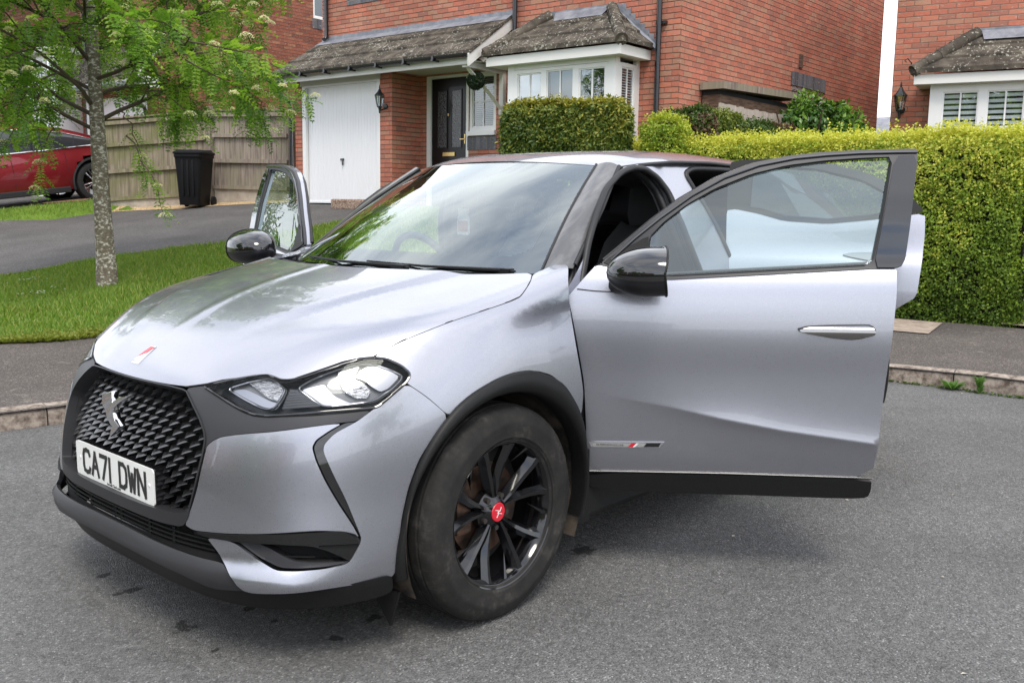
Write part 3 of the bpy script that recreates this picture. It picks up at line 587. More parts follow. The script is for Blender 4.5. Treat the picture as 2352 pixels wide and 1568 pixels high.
# lean-to roof over garage and porch
tiled(T4,'porch_roof',H4,-7.60,-2.92,.98,3.475,.02,4.12,3,hipL=.24)
bx(T4,m_lead,'lead_flashing',H4,((-7.36,.001,4.12),(-2.90,.022,4.235)))
m=MB(); m.add([T4(-7.35,.022,4.17),T4(-2.92,.022,4.17),T4(-2.92,.17,4.075),T4(-7.40,.17,4.075)],[(0,1,2,3)]); m.build('lead_apron',m_lead,H4)
bx(T4,m_offw,'fascia',H4,((-7.52,.93,3.335),(-2.97,.955,3.46)))
bx(T4,m_soffit,'soffit',H4,((-7.50,.66,3.385),(-2.98,.93,3.405)),((-4.89,.0,3.40),(-2.98,.66,3.42)))
m=MB(); X=lambda a,b,c:T4(c,a,b)
m.prism([(.985,3.30),(1.0,3.40),(1.0,3.47),(.0,4.13),(.0,3.96)],-2.965,-2.93,X); m.prism([(.70,3.44),(.0,3.94),(.0,3.80),(.62,3.40)],-3.0,-2.972,X)
m.build('barge_board',m_offw,H4)
m=MB(); prev=None
prof=[(.058*math.cos(a),.058*math.sin(a)) for a in np.linspace(math.pi,2*math.pi,9)]
m.prism([(1.025+a,3.475+b) for a,b in prof],-7.62,-2.95,X)
for u in np.arange(-7.3,-3.0,.62): m.box((u-.02,.955,3.40),(u+.02,1.10,3.425),T=T4); m.box((u-.02,1.07,3.40),(u+.02,1.09,3.48),T=T4)
m.build('gutter',m_black,H4)
pipe('downpipe',H4,[T4(-7.56,1.02,3.42),T4(-7.56,1.02,3.30),T4(-7.54,.92,3.22),T4(-7.46,.72,3.06),T4(-7.44,.70,2.95),T4(-7.44,.70,1.22)])
pipe('downpipe',H4,[T4(-.31,.06,5.6),T4(-.31,.06,1.2)],.038)
pipe('downpipe',H4,[T4(-2.84,.06,5.6),T4(-2.84,.06,3.9)],.038)
pipe('downpipe',H4,[T4(-7.20,.06,5.6),T4(-7.20,.06,4.22),T4(-7.20,.12,4.17)],.038)
bx(T4,m_black,'pipe_clip',H4,((-.37,.0,3.76),(-.21,.05,3.80)))
# gallows bracket
bx(T4,m_offw,'bracket_post',H4,((-3.13,.0,2.68),(-3.04,.07,3.40)),((-3.13,.07,3.30),(-3.04,.92,3.385)))
m=MB(); c=[];A0=(.86,3.30);
for t in np.linspace(0,1,13):
    n=.86+(.09-.86)*t; z=3.31+(2.78-3.31)*t; bow=.05*math.sin(math.pi*t)*(1 if t<.5 else 1); c.append((n+bow*.5,z+bow*.9))
lo=[(n-.085-(.03 if i in (6,) else 0),z-.075-(.02 if i in(6,) else 0)) for i,(n,z) in enumerate(c)]
m.prism(c+lo[::-1],-3.12,-3.05,X); m.build('bracket_brace',m_offw,H4,smooth=40)
lamp(T4,H4,-5.04,.652,2.93,.85)
# bay window
BU0,BU1,BN=-2.51,-.63,.60
bx(T4,m_white,'bay_panel',H4,((BU0,.0,Z0),(BU1,BN,2.0)),label='white panel below the bay window')
bw=empty('bay_window',(0,0,0)); own(bw,H4)
bx(T4,m_white,'corner_post',bw,((BU0,.5,2.0),(BU0+.12,BN+.002,3.30)),((BU1-.12,.5,2.0),(BU1,BN+.002,3.30)),((BU0+.12,.5,3.24),(BU1-.12,BN-.002,3.30)))
w3=(BU1-BU0-.24)/3
for i in range(3): 
    window(T4,bw,BU0+.12+w3*i,BU0+.12+w3*(i+1),BN-.03,2.02,3.235 if i==1 else 3.235,1,(1,0),fw=.040 if i==1 else .055,curtain=m_curtain,slats=.0,room=.10)
window(T4,bw,.08,.50,BU1-.03,2.02,3.235,1,(1,0),axis='n',room=.05,slats=.035)
bx(T4,m_white,'post',bw,((BU1-.06,.0,2.0),(BU1-.001,.08,3.30)))
bx(T4,m_offw,'bay_fascia',H4,((-2.80,.0,3.30),(-.46,.76,3.305)),((-2.80,.735,3.305),(-.46,.76,3.43)),((-.485,.0,3.305),(-.46,.735,3.43)),((-2.80,.0,3.305),(-2.775,.735,3.43)))
tiled(T4,'bay_roof',H4,-2.86,-.40,.80,3.45,.02,4.02,3,hipL=.72,hipR=.66)
def tiled_side(T,parent,u_out,u_in,n0,z0,z1,sgn):
    m=MB(); rows=3;t=.03
    for i in range(rows):
        a,b=i/rows,(i+1)/rows+.02
        def P(q,l,e): u=u_out+(u_in-u_out)*q; z=z0+(z1-z0)*q+l; n=0 if e==0 else n0*(1-q); return T(u,n,z)
        m.add([P(a,t+.034,0),P(a,t+.034,1),P(b,t,1),P(b,t,0),P(a,0,0),P(a,0,1),P(b,0,1),P(b,0,0)],[(0,1,2,3),(4,7,6,5),(0,4,5,1),(2,6,7,3)])
    return m.build('bay_roof_hip',m_tile,parent)
tiled_side(T4,H4,-.40,-1.06,.80,3.45,4.02,1); tiled_side(T4,H4,-2.86,-2.14,.80,3.45,4.02,-1)
ridge(T4,'hip_tiles',H4,(-.44,.77,3.48),(-1.08,.06,4.06)); ridge(T4,'hip_tiles',H4,(-2.82,.77,3.48),(-2.16,.06,4.06))
bx(T4,m_lead,'lead_flashing',H4,((-2.20,.001,4.0),(-1.0,.02,4.12)))
m=MB(); m.add([T4(-2.10,.022,4.10),T4(-1.12,.022,4.10),T4(-1.16,.20,3.95),T4(-2.0,.20,3.95)],[(0,1,2,3)])
n_st=8
for i in range(n_st):
    u=-.98+i*.078; z=4.10-i*.075; m.box((u,.001,z-.15),(u+.10,.012,z),T=T4)
m.add([T4(-1.02,.03,4.05),T4(-.98,.03,4.10),T4(-.36,.03,3.50),T4(-.36,.06,3.44)],[(0,1,2,3)])
m.build('stepped_flashing',m_lead,H4)
# upstairs window and its blue brick sill, side window, vents
wall('brick_sill',T4,-6.70,-5.12,4.72,4.945,m_blue,H4,at=.012)
window(T4,H4,-6.62,-5.2,-.05,4.95,5.6,2,(1,0))
wall('lintel',T4,-3.60,-5.04,3.31,3.53,m_blue,H4,axis='n',at=.012)
window(T4,H4,-5.0,-3.64,-.05,2.2,3.31,2,(0,0),axis='n')
bx(T4,m_wood,'air_vent',H4,((.0,-4.0,3.62),(.02,-3.87,3.83))); bx(T4,m_wood,'air_vent',H4,((.0,-6.75,2.98),(.02,-6.65,3.18)))
# main roof
m=MB(); m.add([T4(-7.6,.35,5.6),T4(.25,.35,5.6),T4(.25,-3.86,8.2),T4(-7.6,-3.86,8.2),T4(-7.6,-8.07,5.6),T4(.25,-8.07,5.6)],[(0,1,2,3),(3,2,5,4)]); m.build('roof',m_tile,H4)
m=MB(); 
for u in (-7.369,-.001): mk('gable',[T4(u,0,5.7),T4(u,-7.72,5.7),T4(u,-3.86,8.1)],[(0,1,2)],m_brick,H4,uv=[(0,0),(7.7,0),(3.8,2.4)])
# ---------------------------------------------------------------- right hand house
F5=np.array([-.22,.9755]);N5=np.array([.9755,.22]); T5=frame((-12.46,-3.03),F5,N5)
H5=world_thing('brick_house',T5(2,-3,1.2)); tag(H5,'red brick house at the right edge with slatted blinds in its white bay window','house')
wall('front_wall',T5,0,6,Z0,5.8,m_brick5,H5,holes=[(.62,2.4,Z0,3.05)],uvo=(.1,.03)); wall('side_wall',T5,0,-7.5,Z0,5.8,m_brick5,H5,axis='n',at=0); wall('side_wall',T5,0,-7.5,Z0,5.8,m_brick5,H5,axis='n',at=6)
lamp(T5,H5,.15,.002,2.86,1.0)
bx(T5,m_white,'bay_panel',H5,((.60,.0,Z0),(2.5,.45,1.9)))
b5=empty('bay_window'); own(b5,H5)
bx(T5,m_white,'corner_post',b5,((.585,.30,1.9),(.70,.452,3.06)),((.60,.0,1.9),(.65,.30,3.06)),((2.4,.30,1.9),(2.5,.45,3.06)),((.70,.30,3.01),(2.4,.448,3.06)))
for i in range(3): window(T5,b5,.70+.567*i,.70+.567*(i+1),.42,1.92,3.01,1,(1,1),fw=.055,slats=.075,room=.10,curtain=m_room)
bx(T5,m_offw,'bay_fascia',H5,((.38,.0,3.06),(2.7,.60,3.065)),((.38,.575,3.065),(2.7,.60,3.19)),((.38,.0,3.065),(.405,.575,3.19)))
tiled(T5,'bay_roof',H5,.33,2.8,.64,3.21,.02,3.74,3,hipL=.72,hipR=.3)
ridge(T5,'hip_tiles',H5,(.36,.62,3.24),(1.10,.05,3.80))
bx(T5,m_lead,'lead_flashing',H5,((1.05,.001,3.72),(2.7,.02,3.86)))
m=MB(); m.add([T5(1.15,.022,3.83),T5(2.7,.022,3.83),T5(2.7,.2,3.68),T5(1.2,.2,3.68)],[(0,1,2,3)])
for i in range(4): m.box((1.0-i*.10,.001,3.62-i*.075),(1.12-i*.10,.012,3.78-i*.075),T=T5)
m.build('stepped_flashing',m_lead,H5)
m=MB(); m.tube([T5(.40,.5,3.2),T5(.36,.55,3.22),T5(.33,.58,3.36),T5(.28,.60,3.42),T5(.24,.60,3.39),T5(.27,.6,3.37)],.008,6); m.build('hanging_hook',m_iron,H5)
# ---------------------------------------------------------------- left hand house behind the tree
T3=frame((-8.06,-17.0)); H3=world_thing('brick_house',T3(-3,-3,1.3)); tag(H3,'darker brown brick house behind the tree and the fence at left','house')
wall('side_wall',T3,0,-6,Z0,7.2,m_brick3,H3,holes=[(-5.7,-4.38,5.70,6.7)],axis='n',at=0)
wall('front_wall',T3,-8,0,Z0,7.2,m_brick3,H3,holes=[(-1.98,-.14,Z0,3.5)])
window(T3,H3,-5.7,-4.38,-.05,5.70,6.7,2,(0,0),axis='n'); wall('brick_sill',T3,-5.75,-4.34,5.46,5.69,m_blue,H3,axis='n',at=.012)
g=MB(); g.box((-1.98,-.05,1.2),(-.14,-.02,3.5),T=T3)
z=1.3
while z<3.4: g.box((-1.98,-.02,z),(-.14,-.012,z+.09),T=T3); z+=.12
g.build('garage_door',m_gar,H3)
tiled(T3,'porch_roof',H3,-2.5,.45,.62,3.76,-.02,4.55,3); bx(T3,m_offw,'fascia',H3,((-2.45,.56,3.60),(.36,.585,3.74)),((.32,.0,3.60),(.36,.56,3.82)))
X3=lambda a,b,c:T3(c,a,b)
m=MB(); m.prism([(.62,3.65),(.62,3.76),(.0,4.52),(.0,4.35)],.40,.44,X3); m.build('barge_board',m_offw,H3)
bx(T3,m_black,'gutter',H3,((-2.5,.6,3.6),(.4,.70,3.68)))
pipe('downpipe',H3,[T3(-.32,.62,3.6),T3(-.25,.5,3.42),T3(-.06,.12,3.22),T3(-.06,.08,3.1),T3(-.06,.08,1.2)],.045)
bx(T3,m_white,'bay_panel',H3,((-4.3,0,Z0),(-2.9,.6,3.2)))
b3=empty('bay_window'); own(b3,H3)
bx(T3,m_white,'corner_post',b3,((-4.3,.5,3.2),(-4.2,.6,4.5)),((-3.0,.5,3.2),(-2.9,.6,4.5)),((-2.98,.0,3.2),(-2.91,.06,4.5)),((-4.2,.5,4.44),(-3.0,.598,4.5)))
for i in range(3): window(T3,b3,-4.2+.40*i,-4.2+.40*(i+1),.57,3.22,4.44,1,(1,0),curtain=m_curtain,room=.1)
window(T3,b3,.06,.5,-2.95,3.22,4.44,1,(0,0),axis='n',room=.05)
bx(T3,m_offw,'bay_fascia',H3,((-4.6,0,4.5),(-2.7,.78,4.64)))
tiled(T3,'bay_roof',H3,-4.65,-2.65,.82,4.66,.02,5.2,3,hipL=.5,hipR=.5)
m=MB(); m.prism([(1.3,3.4),(1.3,3.6),(.0,4.7),(.0,4.4)],-4.95,-4.88,X3); m.build('porch_barge_board',m_offw,H3)
bx(T3,m_offw,'post',H3,((-2.42,.02,1.2),(-2.30,.15,3.7)))
pipe('downpipe',H3,[T3(-2.55,.06,5.4),T3(-2.55,.06,1.2)],.05)
m=MB(); m.add([T3(-8.2,2.7,7.1),T3(.3,2.7,7.1),T3(.3,-3,9.8),T3(-8.2,-3,9.8),T3(-8.2,-6.4,7.1),T3(.3,-6.4,7.1)],[(0,1,2,3),(3,2,5,4)]); m.build('roof',m_tile,H3)
# ---------------------------------------------------------------- far outbuilding between the houses
SB=world_thing('outbuilding',(-20,-6.2,1.3)); tag(SB,'far grey roofed outbuilding seen in the gap between two houses','outbuilding')
m=MB(); m.box((-21.5,-9,1.2),(-19.6,-3,2.95)); m.build('wall',m_wood,SB)
m=MB(); m.add([(-19.4,-9.2,2.95),(-19.4,-2.8,2.95),(-20.8,-2.8,3.46),(-20.8,-9.2,3.46),(-19.4,-9.2,2.90),(-19.4,-2.8,2.90)],[(0,1,2,3),(0,4,5,1)]); m.build('roof',m_lead,SB)
# ---------------------------------------------------------------- fences
def fmat(name,lo,hi,grn):
    m=bsdf(name,(.4,.35,.3),.88,spec=.15); t=m.node_tree;b=t.nodes['Principled BSDF']; c=N(t,'ShaderNodeTexCoord'); mp=N(t,'ShaderNodeMapping'); mp.inputs['Scale'].default_value=(9,9,.9); t.links.new(c.outputs['Object'],mp.inputs[0])
    n=N(t,'ShaderNodeTexNoise'); n.inputs['Scale'].default_value=2.2; n.inputs['Detail'].default_value=8; t.links.new(mp.outputs[0],n.inputs['Vector'])
    r=N(t,'ShaderNodeValToRGB'); e=r.color_ramp.elements; e[0].position=.3;e[0].color=(*lo,1);e[1].position=.7;e[1].color=(*hi,1); t.links.new(n.outputs['Fac'],r.inputs[0])
    n2=N(t,'ShaderNodeTexNoise'); n2.inputs['Scale'].default_value=2.5; n2.inputs['Detail'].default_value=6; t.links.new(c.outputs['Object'],n2.inputs['Vector'])
    mr=N(t,'ShaderNodeMapRange'); mr.inputs['From Min'].default_value=.42; mr.inputs['From Max'].default_value=.62; mr.inputs['To Max'].default_value=.75; t.links.new(n2.outputs['Fac'],mr.inputs['Value'])
    mxx=N(t,'ShaderNodeMixRGB'); t.links.new(mr.outputs[0],mxx.inputs[0]); t.links.new(r.outputs[0],mxx.inputs[1]); mxx.inputs[2].default_value=(*grn,1); t.links.new(mxx.outputs[0],b.inputs['Base Color']); return m
m_fence=fmat('algae stained fence board',(.15,.12,.09),(.33,.28,.21),(.17,.17,.075)); m_fence2=fmat('weathered grey fence board',(.16,.13,.11),(.36,.30,.25),(.26,.235,.17))
m_fence3=fmat('pale new fence board',(.30,.25,.21),(.52,.46,.40),(.42,.37,.32))
m_conc=tex(bsdf('concrete gravel board',(.4,.36,.31),.9),scale=5,lo=(.26,.22,.18),hi=(.46,.41,.35),p0=.3,p1=.7,bump=.2)
def panel(p,q,z0,ht,mat,label,rails=(.02,.58,1.14),grav=.20,slope=0):
    """closeboard fence panel from p to q with arris rails, gravel board"""
    p=np.array(p);q=np.array(q); L=np.linalg.norm(q-p); t=(q-p)/L; n=np.array([-t[1],t[0]]); 
    if n@(np.array(CAMPOS[:2])-p)<0: n=-n
    e=world_thing('timber_fence',(*((p+q)/2),z0)); tag(e,label,'fence',group='fence panels by the garage')
    T=lambda a,b,c:(p[0]+t[0]*a+n[0]*b,p[1]+t[1]*a+n[1]*b,z0+slope*a+c)
    m=MB(); a=0; r=random.Random(int(L*1000))
    while a<L-.02:
        w_=min(.125,L-a); d=r.uniform(0,.004); m.box((a,.0+d,grav),(a+w_-.003,.014+d,ht-.02),T=T); m.box((a+.09,.012+d,grav),(a+w_+.012,.020+d,ht-.02),T=T); a+=.118
    m.build('boards',mat,e)
    for k in (grav+.04,(ht-grav)*.36+grav,(ht-grav)*.68+grav,ht-.09): 
        m=MB(); m.box((0,.02,k-.035),(L,.075,k+.035),T=T); m.build('rail',mat,e)
    m=MB(); m.box((0,-.02,ht-.02),(L,.085,ht+.01),T=T); m.build('capping',mat,e)
    m=MB(); m.box((0,-.02,-.15),(L,.04,grav-.002),T=T); m.build('gravel_board',m_conc,e)
    return e
def post(p,z0,ht,label,mat=None,s=.06):
    m=MB(); m.box((p[0]-s,p[1]-s,z0-.2),(p[0]+s,p[1]+s,z0+ht)); o=m.build('fence_post',mat or m_fence2,bevel=.006); tag(o,label,'fence post',group='square fence posts'); return o
panel((-6.60,-16.42),(-7.86,-14.45),1.03,1.80,m_fence,'green stained timber fence panel left of the wheelie bin',slope=.07)
panel((-7.93,-14.28),(-8.52,-12.68),1.22,1.79,m_fence2,'grey weathered timber fence panel right of the wheelie bin',grav=.30,slope=-.015)
post((-7.90,-14.37),1.15,1.93,'tall fence post between the two panels behind the bin'); post((-8.55,-12.58),1.25,1.75,'fence post beside the black downpipe of the garage')
# pale fence, lean-to shed beside the house side wall
gf=world_thing('timber_fence',T4(.45,-1.4,1.0)); tag(gf,'pale plain board fence between the house side wall and the laurel bush','fence')
m=MB(); n_=-2.55; r=random.Random(5)
while n_<-.30: m.box((.45+r.uniform(0,.006),n_,1.0),(.475,n_+.115,2.70+r.uniform(-.01,.01)),T=T4); n_+=.119
m.build('boards',m_fence3,gf); m=MB(); m.box((.40,-2.55,2.3),(.449,-.3,2.4),T=T4); m.build('rail',m_fence3,gf)
sh=world_thing('lean_to_shed',T4(.3,-2.5,1.2)); tag(sh,'dark brown timber lean-to shed against the house side wall','shed')
bx(T4,m_wood,'wall',sh,((.02,-3.2,1.2),(.30,-.62,2.86))); m=MB(); m.box((.02,-3.25,2.93),(.38,-.55,3.03),T=lambda u,n,z:T4(u,n,z-(n+.55)*.03)); m.build('roof_edge',m_fence2,sh)
m=MB(); m.box((.02,-3.2,2.86),(.26,-.62,2.93),T=T4); m.build('roof_shadow_gap',m_room,sh)  # dark box put in as the shade under the roof edge
post(T4(.3,-7.3,0)[:2],1.2,1.5,'fence post at the far corner of the house side wall')
# concrete block by the garage
m=MB(); m.box((-5.84,.98,1.18),(-4.85,1.16,1.355),T=T4); o=m.build('concrete_block',tex(bsdf('rough aggregate block',(.3,.2,.15),.9),scale=30,lo=(.16,.10,.075),hi=(.42,.31,.24),bump=.6),bevel=.03); tag(o,'long rough stone block lying in front of the garage door','block')
# topiary ball hanging from the porch
c=T4(-3.12,.62,3.14); m=MB(); r=random.Random(3)
for i in range(2600):
    v=Vector((r.gauss(0,1),r.gauss(0,1),r.gauss(0,1))).normalized(); p=Vector(c)+v*.135*r.uniform(.82,1.03); a=v.orthogonal().normalized(); b=v.cross(a); q=r.uniform(0,6.28); u=(a*math.cos(q)+b*math.sin(q))*.016; w_=(b*math.cos(q)-a*math.sin(q))*.007+v*.008
    m.add([p-u,p-w_,p+u,p+w_],[(0,1,2,3)])
tb=empty('topiary_ball',c); o=m.build('leaves',leafm('dark artificial box leaf',(.025,.045,.02),.1)); o.parent=tb; o.matrix_parent_inverse=Matrix.Translation(-Vector(c))
m=MB(); m.tube([(c[0],c[1],c[2]+.15),(c[0],c[1],c[2]+.28)],.004,5); o=m.build('chain',m_iron); o.parent=tb; o.matrix_parent_inverse=Matrix.Translation(-Vector(c)); tag(tb,'round dark green topiary ball hanging under the porch roof','topiary ball')
# ---------------------------------------------------------------- wheelie bin
def bin_(x,y,z,rz):
    e=empty('wheelie_bin',(x,y,z),(0,0,rz)); tag(e,'black wheelie bin standing on the drive in front of the fence','bin'); mp=bsdf('black bin plastic',(.006,.006,.007),.55,spec=.2)
    m=MB()
    def ring(sx,sy,zz,ox=0): return [(ox+sx*a,sy*b,zz) for a,b in ((-1,-.85),(-.85,-1),(.85,-1),(1,-.85),(1,.85),(.85,1),(-.85,1),(-1,.85))]
    rs=[ring(.24,.20,.03,.02),ring(.285,.255,.80),ring(.292,.262,.90),ring(.305,.275,.91),ring(.305,.275,.965)]
    V=[v for r in rs for v in r]; F=[(i*8+k,i*8+(k+1)%8,(i+1)*8+(k+1)%8,(i+1)*8+k) for i in range(4) for k in range(8)]+[tuple(range(8))[::-1],tuple(32+k for k in range(8))]; m.add(V,F)
    for k in (-.1,0,.1): m.box((.262,k-.02,.2),(.292,k+.02,.86))
    m.build('body',mp,e,smooth=25,bevel=.006)
    m=MB(); rs=[ring(.318,.29,.968),ring(.318,.29,1.0),ring(.25,.23,1.045)]; V=[v for r in rs for v in r]; F=[(i*8+k,i*8+(k+1)%8,(i+1)*8+(k+1)%8,(i+1)*8+k) for i in range(2) for k in range(8)]+[tuple(range(8))[::-1],tuple(16+k for k in range(8))]; m.add(V,F)
    m.tube([(-.30,-.22,1.0),(-.33,-.19,1.05),(-.33,.19,1.05),(-.30,.22,1.0)],.016,8); m.build('lid',mp,e,smooth=30,bevel=.004)
    m=MB(); m.tube([(-.34,-.25,.99),(-.37,-.20,.96),(-.37,.20,.96),(-.34,.25,.99)],.014,8); m.build('handle',mp,e)
    for s in (-1,1): m=MB(); m.lathe([(.0,-.03),(.07,-.03),(.10,-.02),(.10,.02),(.07,.03),(0,.03)],24,(-.20,s*.27,.10)); m.build('wheel',mp,e,smooth=40)
bin_(-7.36,-14.05,float(h(-7.36,-14.05))+.02,R(35))

# ================================================================ PLANTS
def leafcloud(name,P,Nn,ln,wd,mats,mi,seed,parent=None,fold=.25):
    """many small folded leaves: positions P, facing Nn"""
    r=np.random.RandomState(seed); n=len(P); Nn=Nn/np.linalg.norm(Nn,axis=1)[:,None]
    a=r.randn(n,3); a-=Nn*(a*Nn).sum(1)[:,None]; a/=np.linalg.norm(a,axis=1)[:,None]; b=np.cross(Nn,a)
    s=(.6+.7*r.rand(n))[:,None]; L=a*ln*s; W_=b*wd*s; up=Nn*wd*fold*s
    V=np.stack([P,P+L*.45-W_+up,P+L,P+L*.45+W_+up],1).reshape(-1,3); i=np.arange(n)*4
    F=np.vstack([np.stack([i,i+1,i+2],1),np.stack([i,i+2,i+3],1)])
    return mk(name,V,F,None,parent,mats=mats,mi=np.concatenate([mi,mi]))
def boxsurf(r,n,lo,hi,bulge=.0):
    lo=np.array(lo);hi=np.array(hi);d=hi-lo
    ar=np.array([d[1]*d[2],d[1]*d[2],d[0]*d[2],d[0]*d[2],d[0]*d[1]]); f=r.choice(5,n,p=ar/ar.sum()); q=r.rand(n,3)
    Nn=np.zeros((n,3))
    for k,(ax_,v) in enumerate(((0,1),(0,0),(1,1),(1,0),(2,1))): q[f==k,ax_]=v; Nn[f==k,ax_]=1 if v else -1
    return lo+q*d,Nn
def hnoise(P,s,seed):
    r=np.random.RandomState(seed); o=np.zeros(len(P))
    for k in range(6):
        w_=r.randn(3)*s*(1.35**k); o+=np.sin(P@w_+r.rand()*6.28)/(1.25**k)
    return o/3.2
def hedge(name,lo,hi,T,shoots,ln,wd,mats,seed,label,cat,topcol,group=None,rough=.07,round_=.14,sprigs=0):
    r=np.random.RandomState(seed); e=empty(name,T(*[(a+b)/2 for a,b in zip(lo,hi)][:2],lo[2])); tag(e,label,cat,group)
    P,Nn=boxsurf(r,shoots,lo,hi); c=(np.array(lo)+np.array(hi))/2; hd=(np.array(hi)-np.array(lo))/2
    q=(P-c)/hd; q2=np.abs(q)**12; k=(1/np.maximum(q2.sum(1),1e-6))**(1/12); P=c+q*np.clip(k,0,1)[:,None]*hd       # rounded corners
    P=P+Nn*(hnoise(P,3.2,seed)*rough+ (r.rand(shoots)**3*rough*1.2*(Nn[:,2]*.8+.4)))[:,None]
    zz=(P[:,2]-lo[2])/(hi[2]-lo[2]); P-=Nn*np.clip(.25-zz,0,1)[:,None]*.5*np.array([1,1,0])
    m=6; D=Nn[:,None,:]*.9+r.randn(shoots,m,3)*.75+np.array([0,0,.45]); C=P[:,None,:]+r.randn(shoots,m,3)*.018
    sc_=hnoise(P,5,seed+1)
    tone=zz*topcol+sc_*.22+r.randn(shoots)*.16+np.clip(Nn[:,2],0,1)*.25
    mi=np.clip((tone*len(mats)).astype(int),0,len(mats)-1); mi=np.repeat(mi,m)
    C=C.reshape(-1,3);D=D.reshape(-1,3)
    if sprigs:
        b_=np.column_stack([r.uniform(lo[0],hi[0]+.04,sprigs),r.uniform(lo[1],hi[1],sprigs),np.full(sprigs,hi[2]-.03)]); hgt_=r.rand(sprigs)**2*.15+.05; dr=r.randn(sprigs,3)*[.25,.25,0]+[0,0,1]; q_=np.tile(np.linspace(.2,1,9),sprigs)
        Cs=np.repeat(b_,9,0)+np.repeat(dr*hgt_[:,None],9,0)*q_[:,None]; Ds=r.randn(len(Cs),3)+[0,0,.5]; C=np.vstack([C,Cs]); D=np.vstack([D,Ds]); mi=np.concatenate([mi,r.choice([len(mats)-1,len(mats)-2,len(mats)-3],len(Cs))])
    Tn=np.array([T(1,0,0),T(0,1,0)])-np.array([T(0,0,0)]*2); M2=np.array([Tn[0][:2],Tn[1][:2]]); o0=np.array(T(0,0,0))
    W3=np.column_stack([C[:,:2]@M2+o0[:2],C[:,2]]); D3=np.column_stack([D[:,:2]@M2,D[:,2]])
    o=leafcloud('foliage',W3,D3,ln,wd,mats,mi,seed); o.parent=e; o.matrix_parent_inverse=Matrix.Translation(-e.location)
    b=MB(); g=.15; b.box((lo[0]+g,lo[1]+g,lo[2]+.05),(hi[0]-g,hi[1]-g,hi[2]-g),T=T); o=b.build('inner_dark_box',bsdf(name+' twigs',(.018,.018,.010),.95)); o.parent=e; o.matrix_parent_inverse=Matrix.Translation(-e.location)  # dark box added inside to stop the view through the leaves
    return e
I3=lambda x,y,z:(x,y,z)
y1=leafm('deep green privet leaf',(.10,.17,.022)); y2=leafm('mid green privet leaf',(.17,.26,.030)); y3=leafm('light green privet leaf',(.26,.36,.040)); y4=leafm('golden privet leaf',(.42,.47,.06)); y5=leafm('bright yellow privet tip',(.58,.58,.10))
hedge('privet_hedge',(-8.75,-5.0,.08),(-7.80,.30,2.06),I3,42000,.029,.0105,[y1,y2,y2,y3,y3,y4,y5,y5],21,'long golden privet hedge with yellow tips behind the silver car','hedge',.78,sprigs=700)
# tall soft shoots on top of the privet
r=np.random.RandomState(77); n=1500; P=np.column_stack([r.uniform(-8.7,-7.75,n),r.uniform(-5.,.3,n),2.02+r.rand(n)**2*.16]); P=np.repeat(P,6,0)+r.randn(n*6,3)*[.02,.02,.035]
k1=leafm('green conifer spray',(.06,.11,.02),.2); k2=leafm('olive conifer spray',(.15,.19,.028),.2); k3=leafm('golden conifer tip',(.32,.30,.045),.2); k4=leafm('brown dead conifer spray',(.13,.075,.045),.1); k5=leafm('dark conifer spray',(.022,.038,.012),.1)
hedge('conifer_hedge',(-1.42,1.65,1.1),(.34,2.05,2.53),T4,14000,.055,.012,[k5,k1,k1,k2,k2,k3],31,'clipped green conifer hedge end in front of the bay window','hedge',.75,rough=.06)
for i,(a,b,t,mats,lb) in enumerate([(.95,1.20,2.44,[k4,k4,k1],'brown dead section of conifer hedge beside the bay window'),(.10,.90,2.43,[k5,k1,k2],'first trimmed green block of conifer hedge by the side wall corner'),(-.85,.02,2.40,[k5,k1,k1],'second trimmed dark green block of conifer hedge by the side wall'),(-1.7,-.92,2.40,[k5,k1,k4],'third smaller trimmed block of conifer hedge before the pale fence'),(-2.5,-1.78,2.42,[k4,k1,k5],'last brown and green block of conifer hedge nearest the laurel')]):
    hedge('conifer_hedge',(.42,a,1.1),(1.05,b,t),T4,6000,.045,.010,mats,41+i,lb,'hedge',.7,group='trimmed conifer blocks along the side wall',rough=.05)
hedge('privet_hedge',(.45,1.32,1.05),(.95,1.66,2.30),T4,2600,.03,.011,[y2,y3,y4],57,'small bright green privet sprig growing out of the brown conifer section','hedge',.7)
# laurel bush
def bush(name,c,rad,n,mats,seed,label,ln=.11,wd=.026):
    r=np.random.RandomState(seed); e=empty(name,c); tag(e,label,'bush'); v=r.randn(n,3); v/=np.linalg.norm(v,axis=1)[:,None]; v[:,2]=np.abs(v[:,2])*1.0-.12
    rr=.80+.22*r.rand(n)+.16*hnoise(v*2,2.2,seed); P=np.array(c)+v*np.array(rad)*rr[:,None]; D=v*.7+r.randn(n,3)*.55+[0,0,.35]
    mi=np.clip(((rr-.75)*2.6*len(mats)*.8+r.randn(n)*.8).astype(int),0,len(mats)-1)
    o=leafcloud('foliage',P,D,ln,wd,mats,mi,seed); o.parent=e; o.matrix_parent_inverse=Matrix.Translation(-e.location)
    m=MB(); 
    for k in range(9): a=k*.7; m.tube([(c[0],c[1],c[2]-.2),(c[0]+.4*rad[0]*math.cos(a),c[1]+.4*rad[1]*math.sin(a),c[2]+rad[2]*.35),(c[0]+.8*rad[0]*math.cos(a),c[1]+.8*rad[1]*math.sin(a),c[2]+rad[2]*.75)],[.04,.025,.01],6)
    o=m.build('branches',m_wood); o.parent=e; o.matrix_parent_inverse=Matrix.Translation(-e.location); return e
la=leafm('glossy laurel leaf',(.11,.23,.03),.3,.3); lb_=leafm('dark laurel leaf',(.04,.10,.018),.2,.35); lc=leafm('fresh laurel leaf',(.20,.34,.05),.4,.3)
bush('laurel_bush',(*T4(.72,-2.65,0)[:2],1.40),(1.25,1.15,1.74),24000,[lb_,lb_,la,lc],61,'glossy green laurel bush between the two right hand houses',ln=.080,wd=.022)
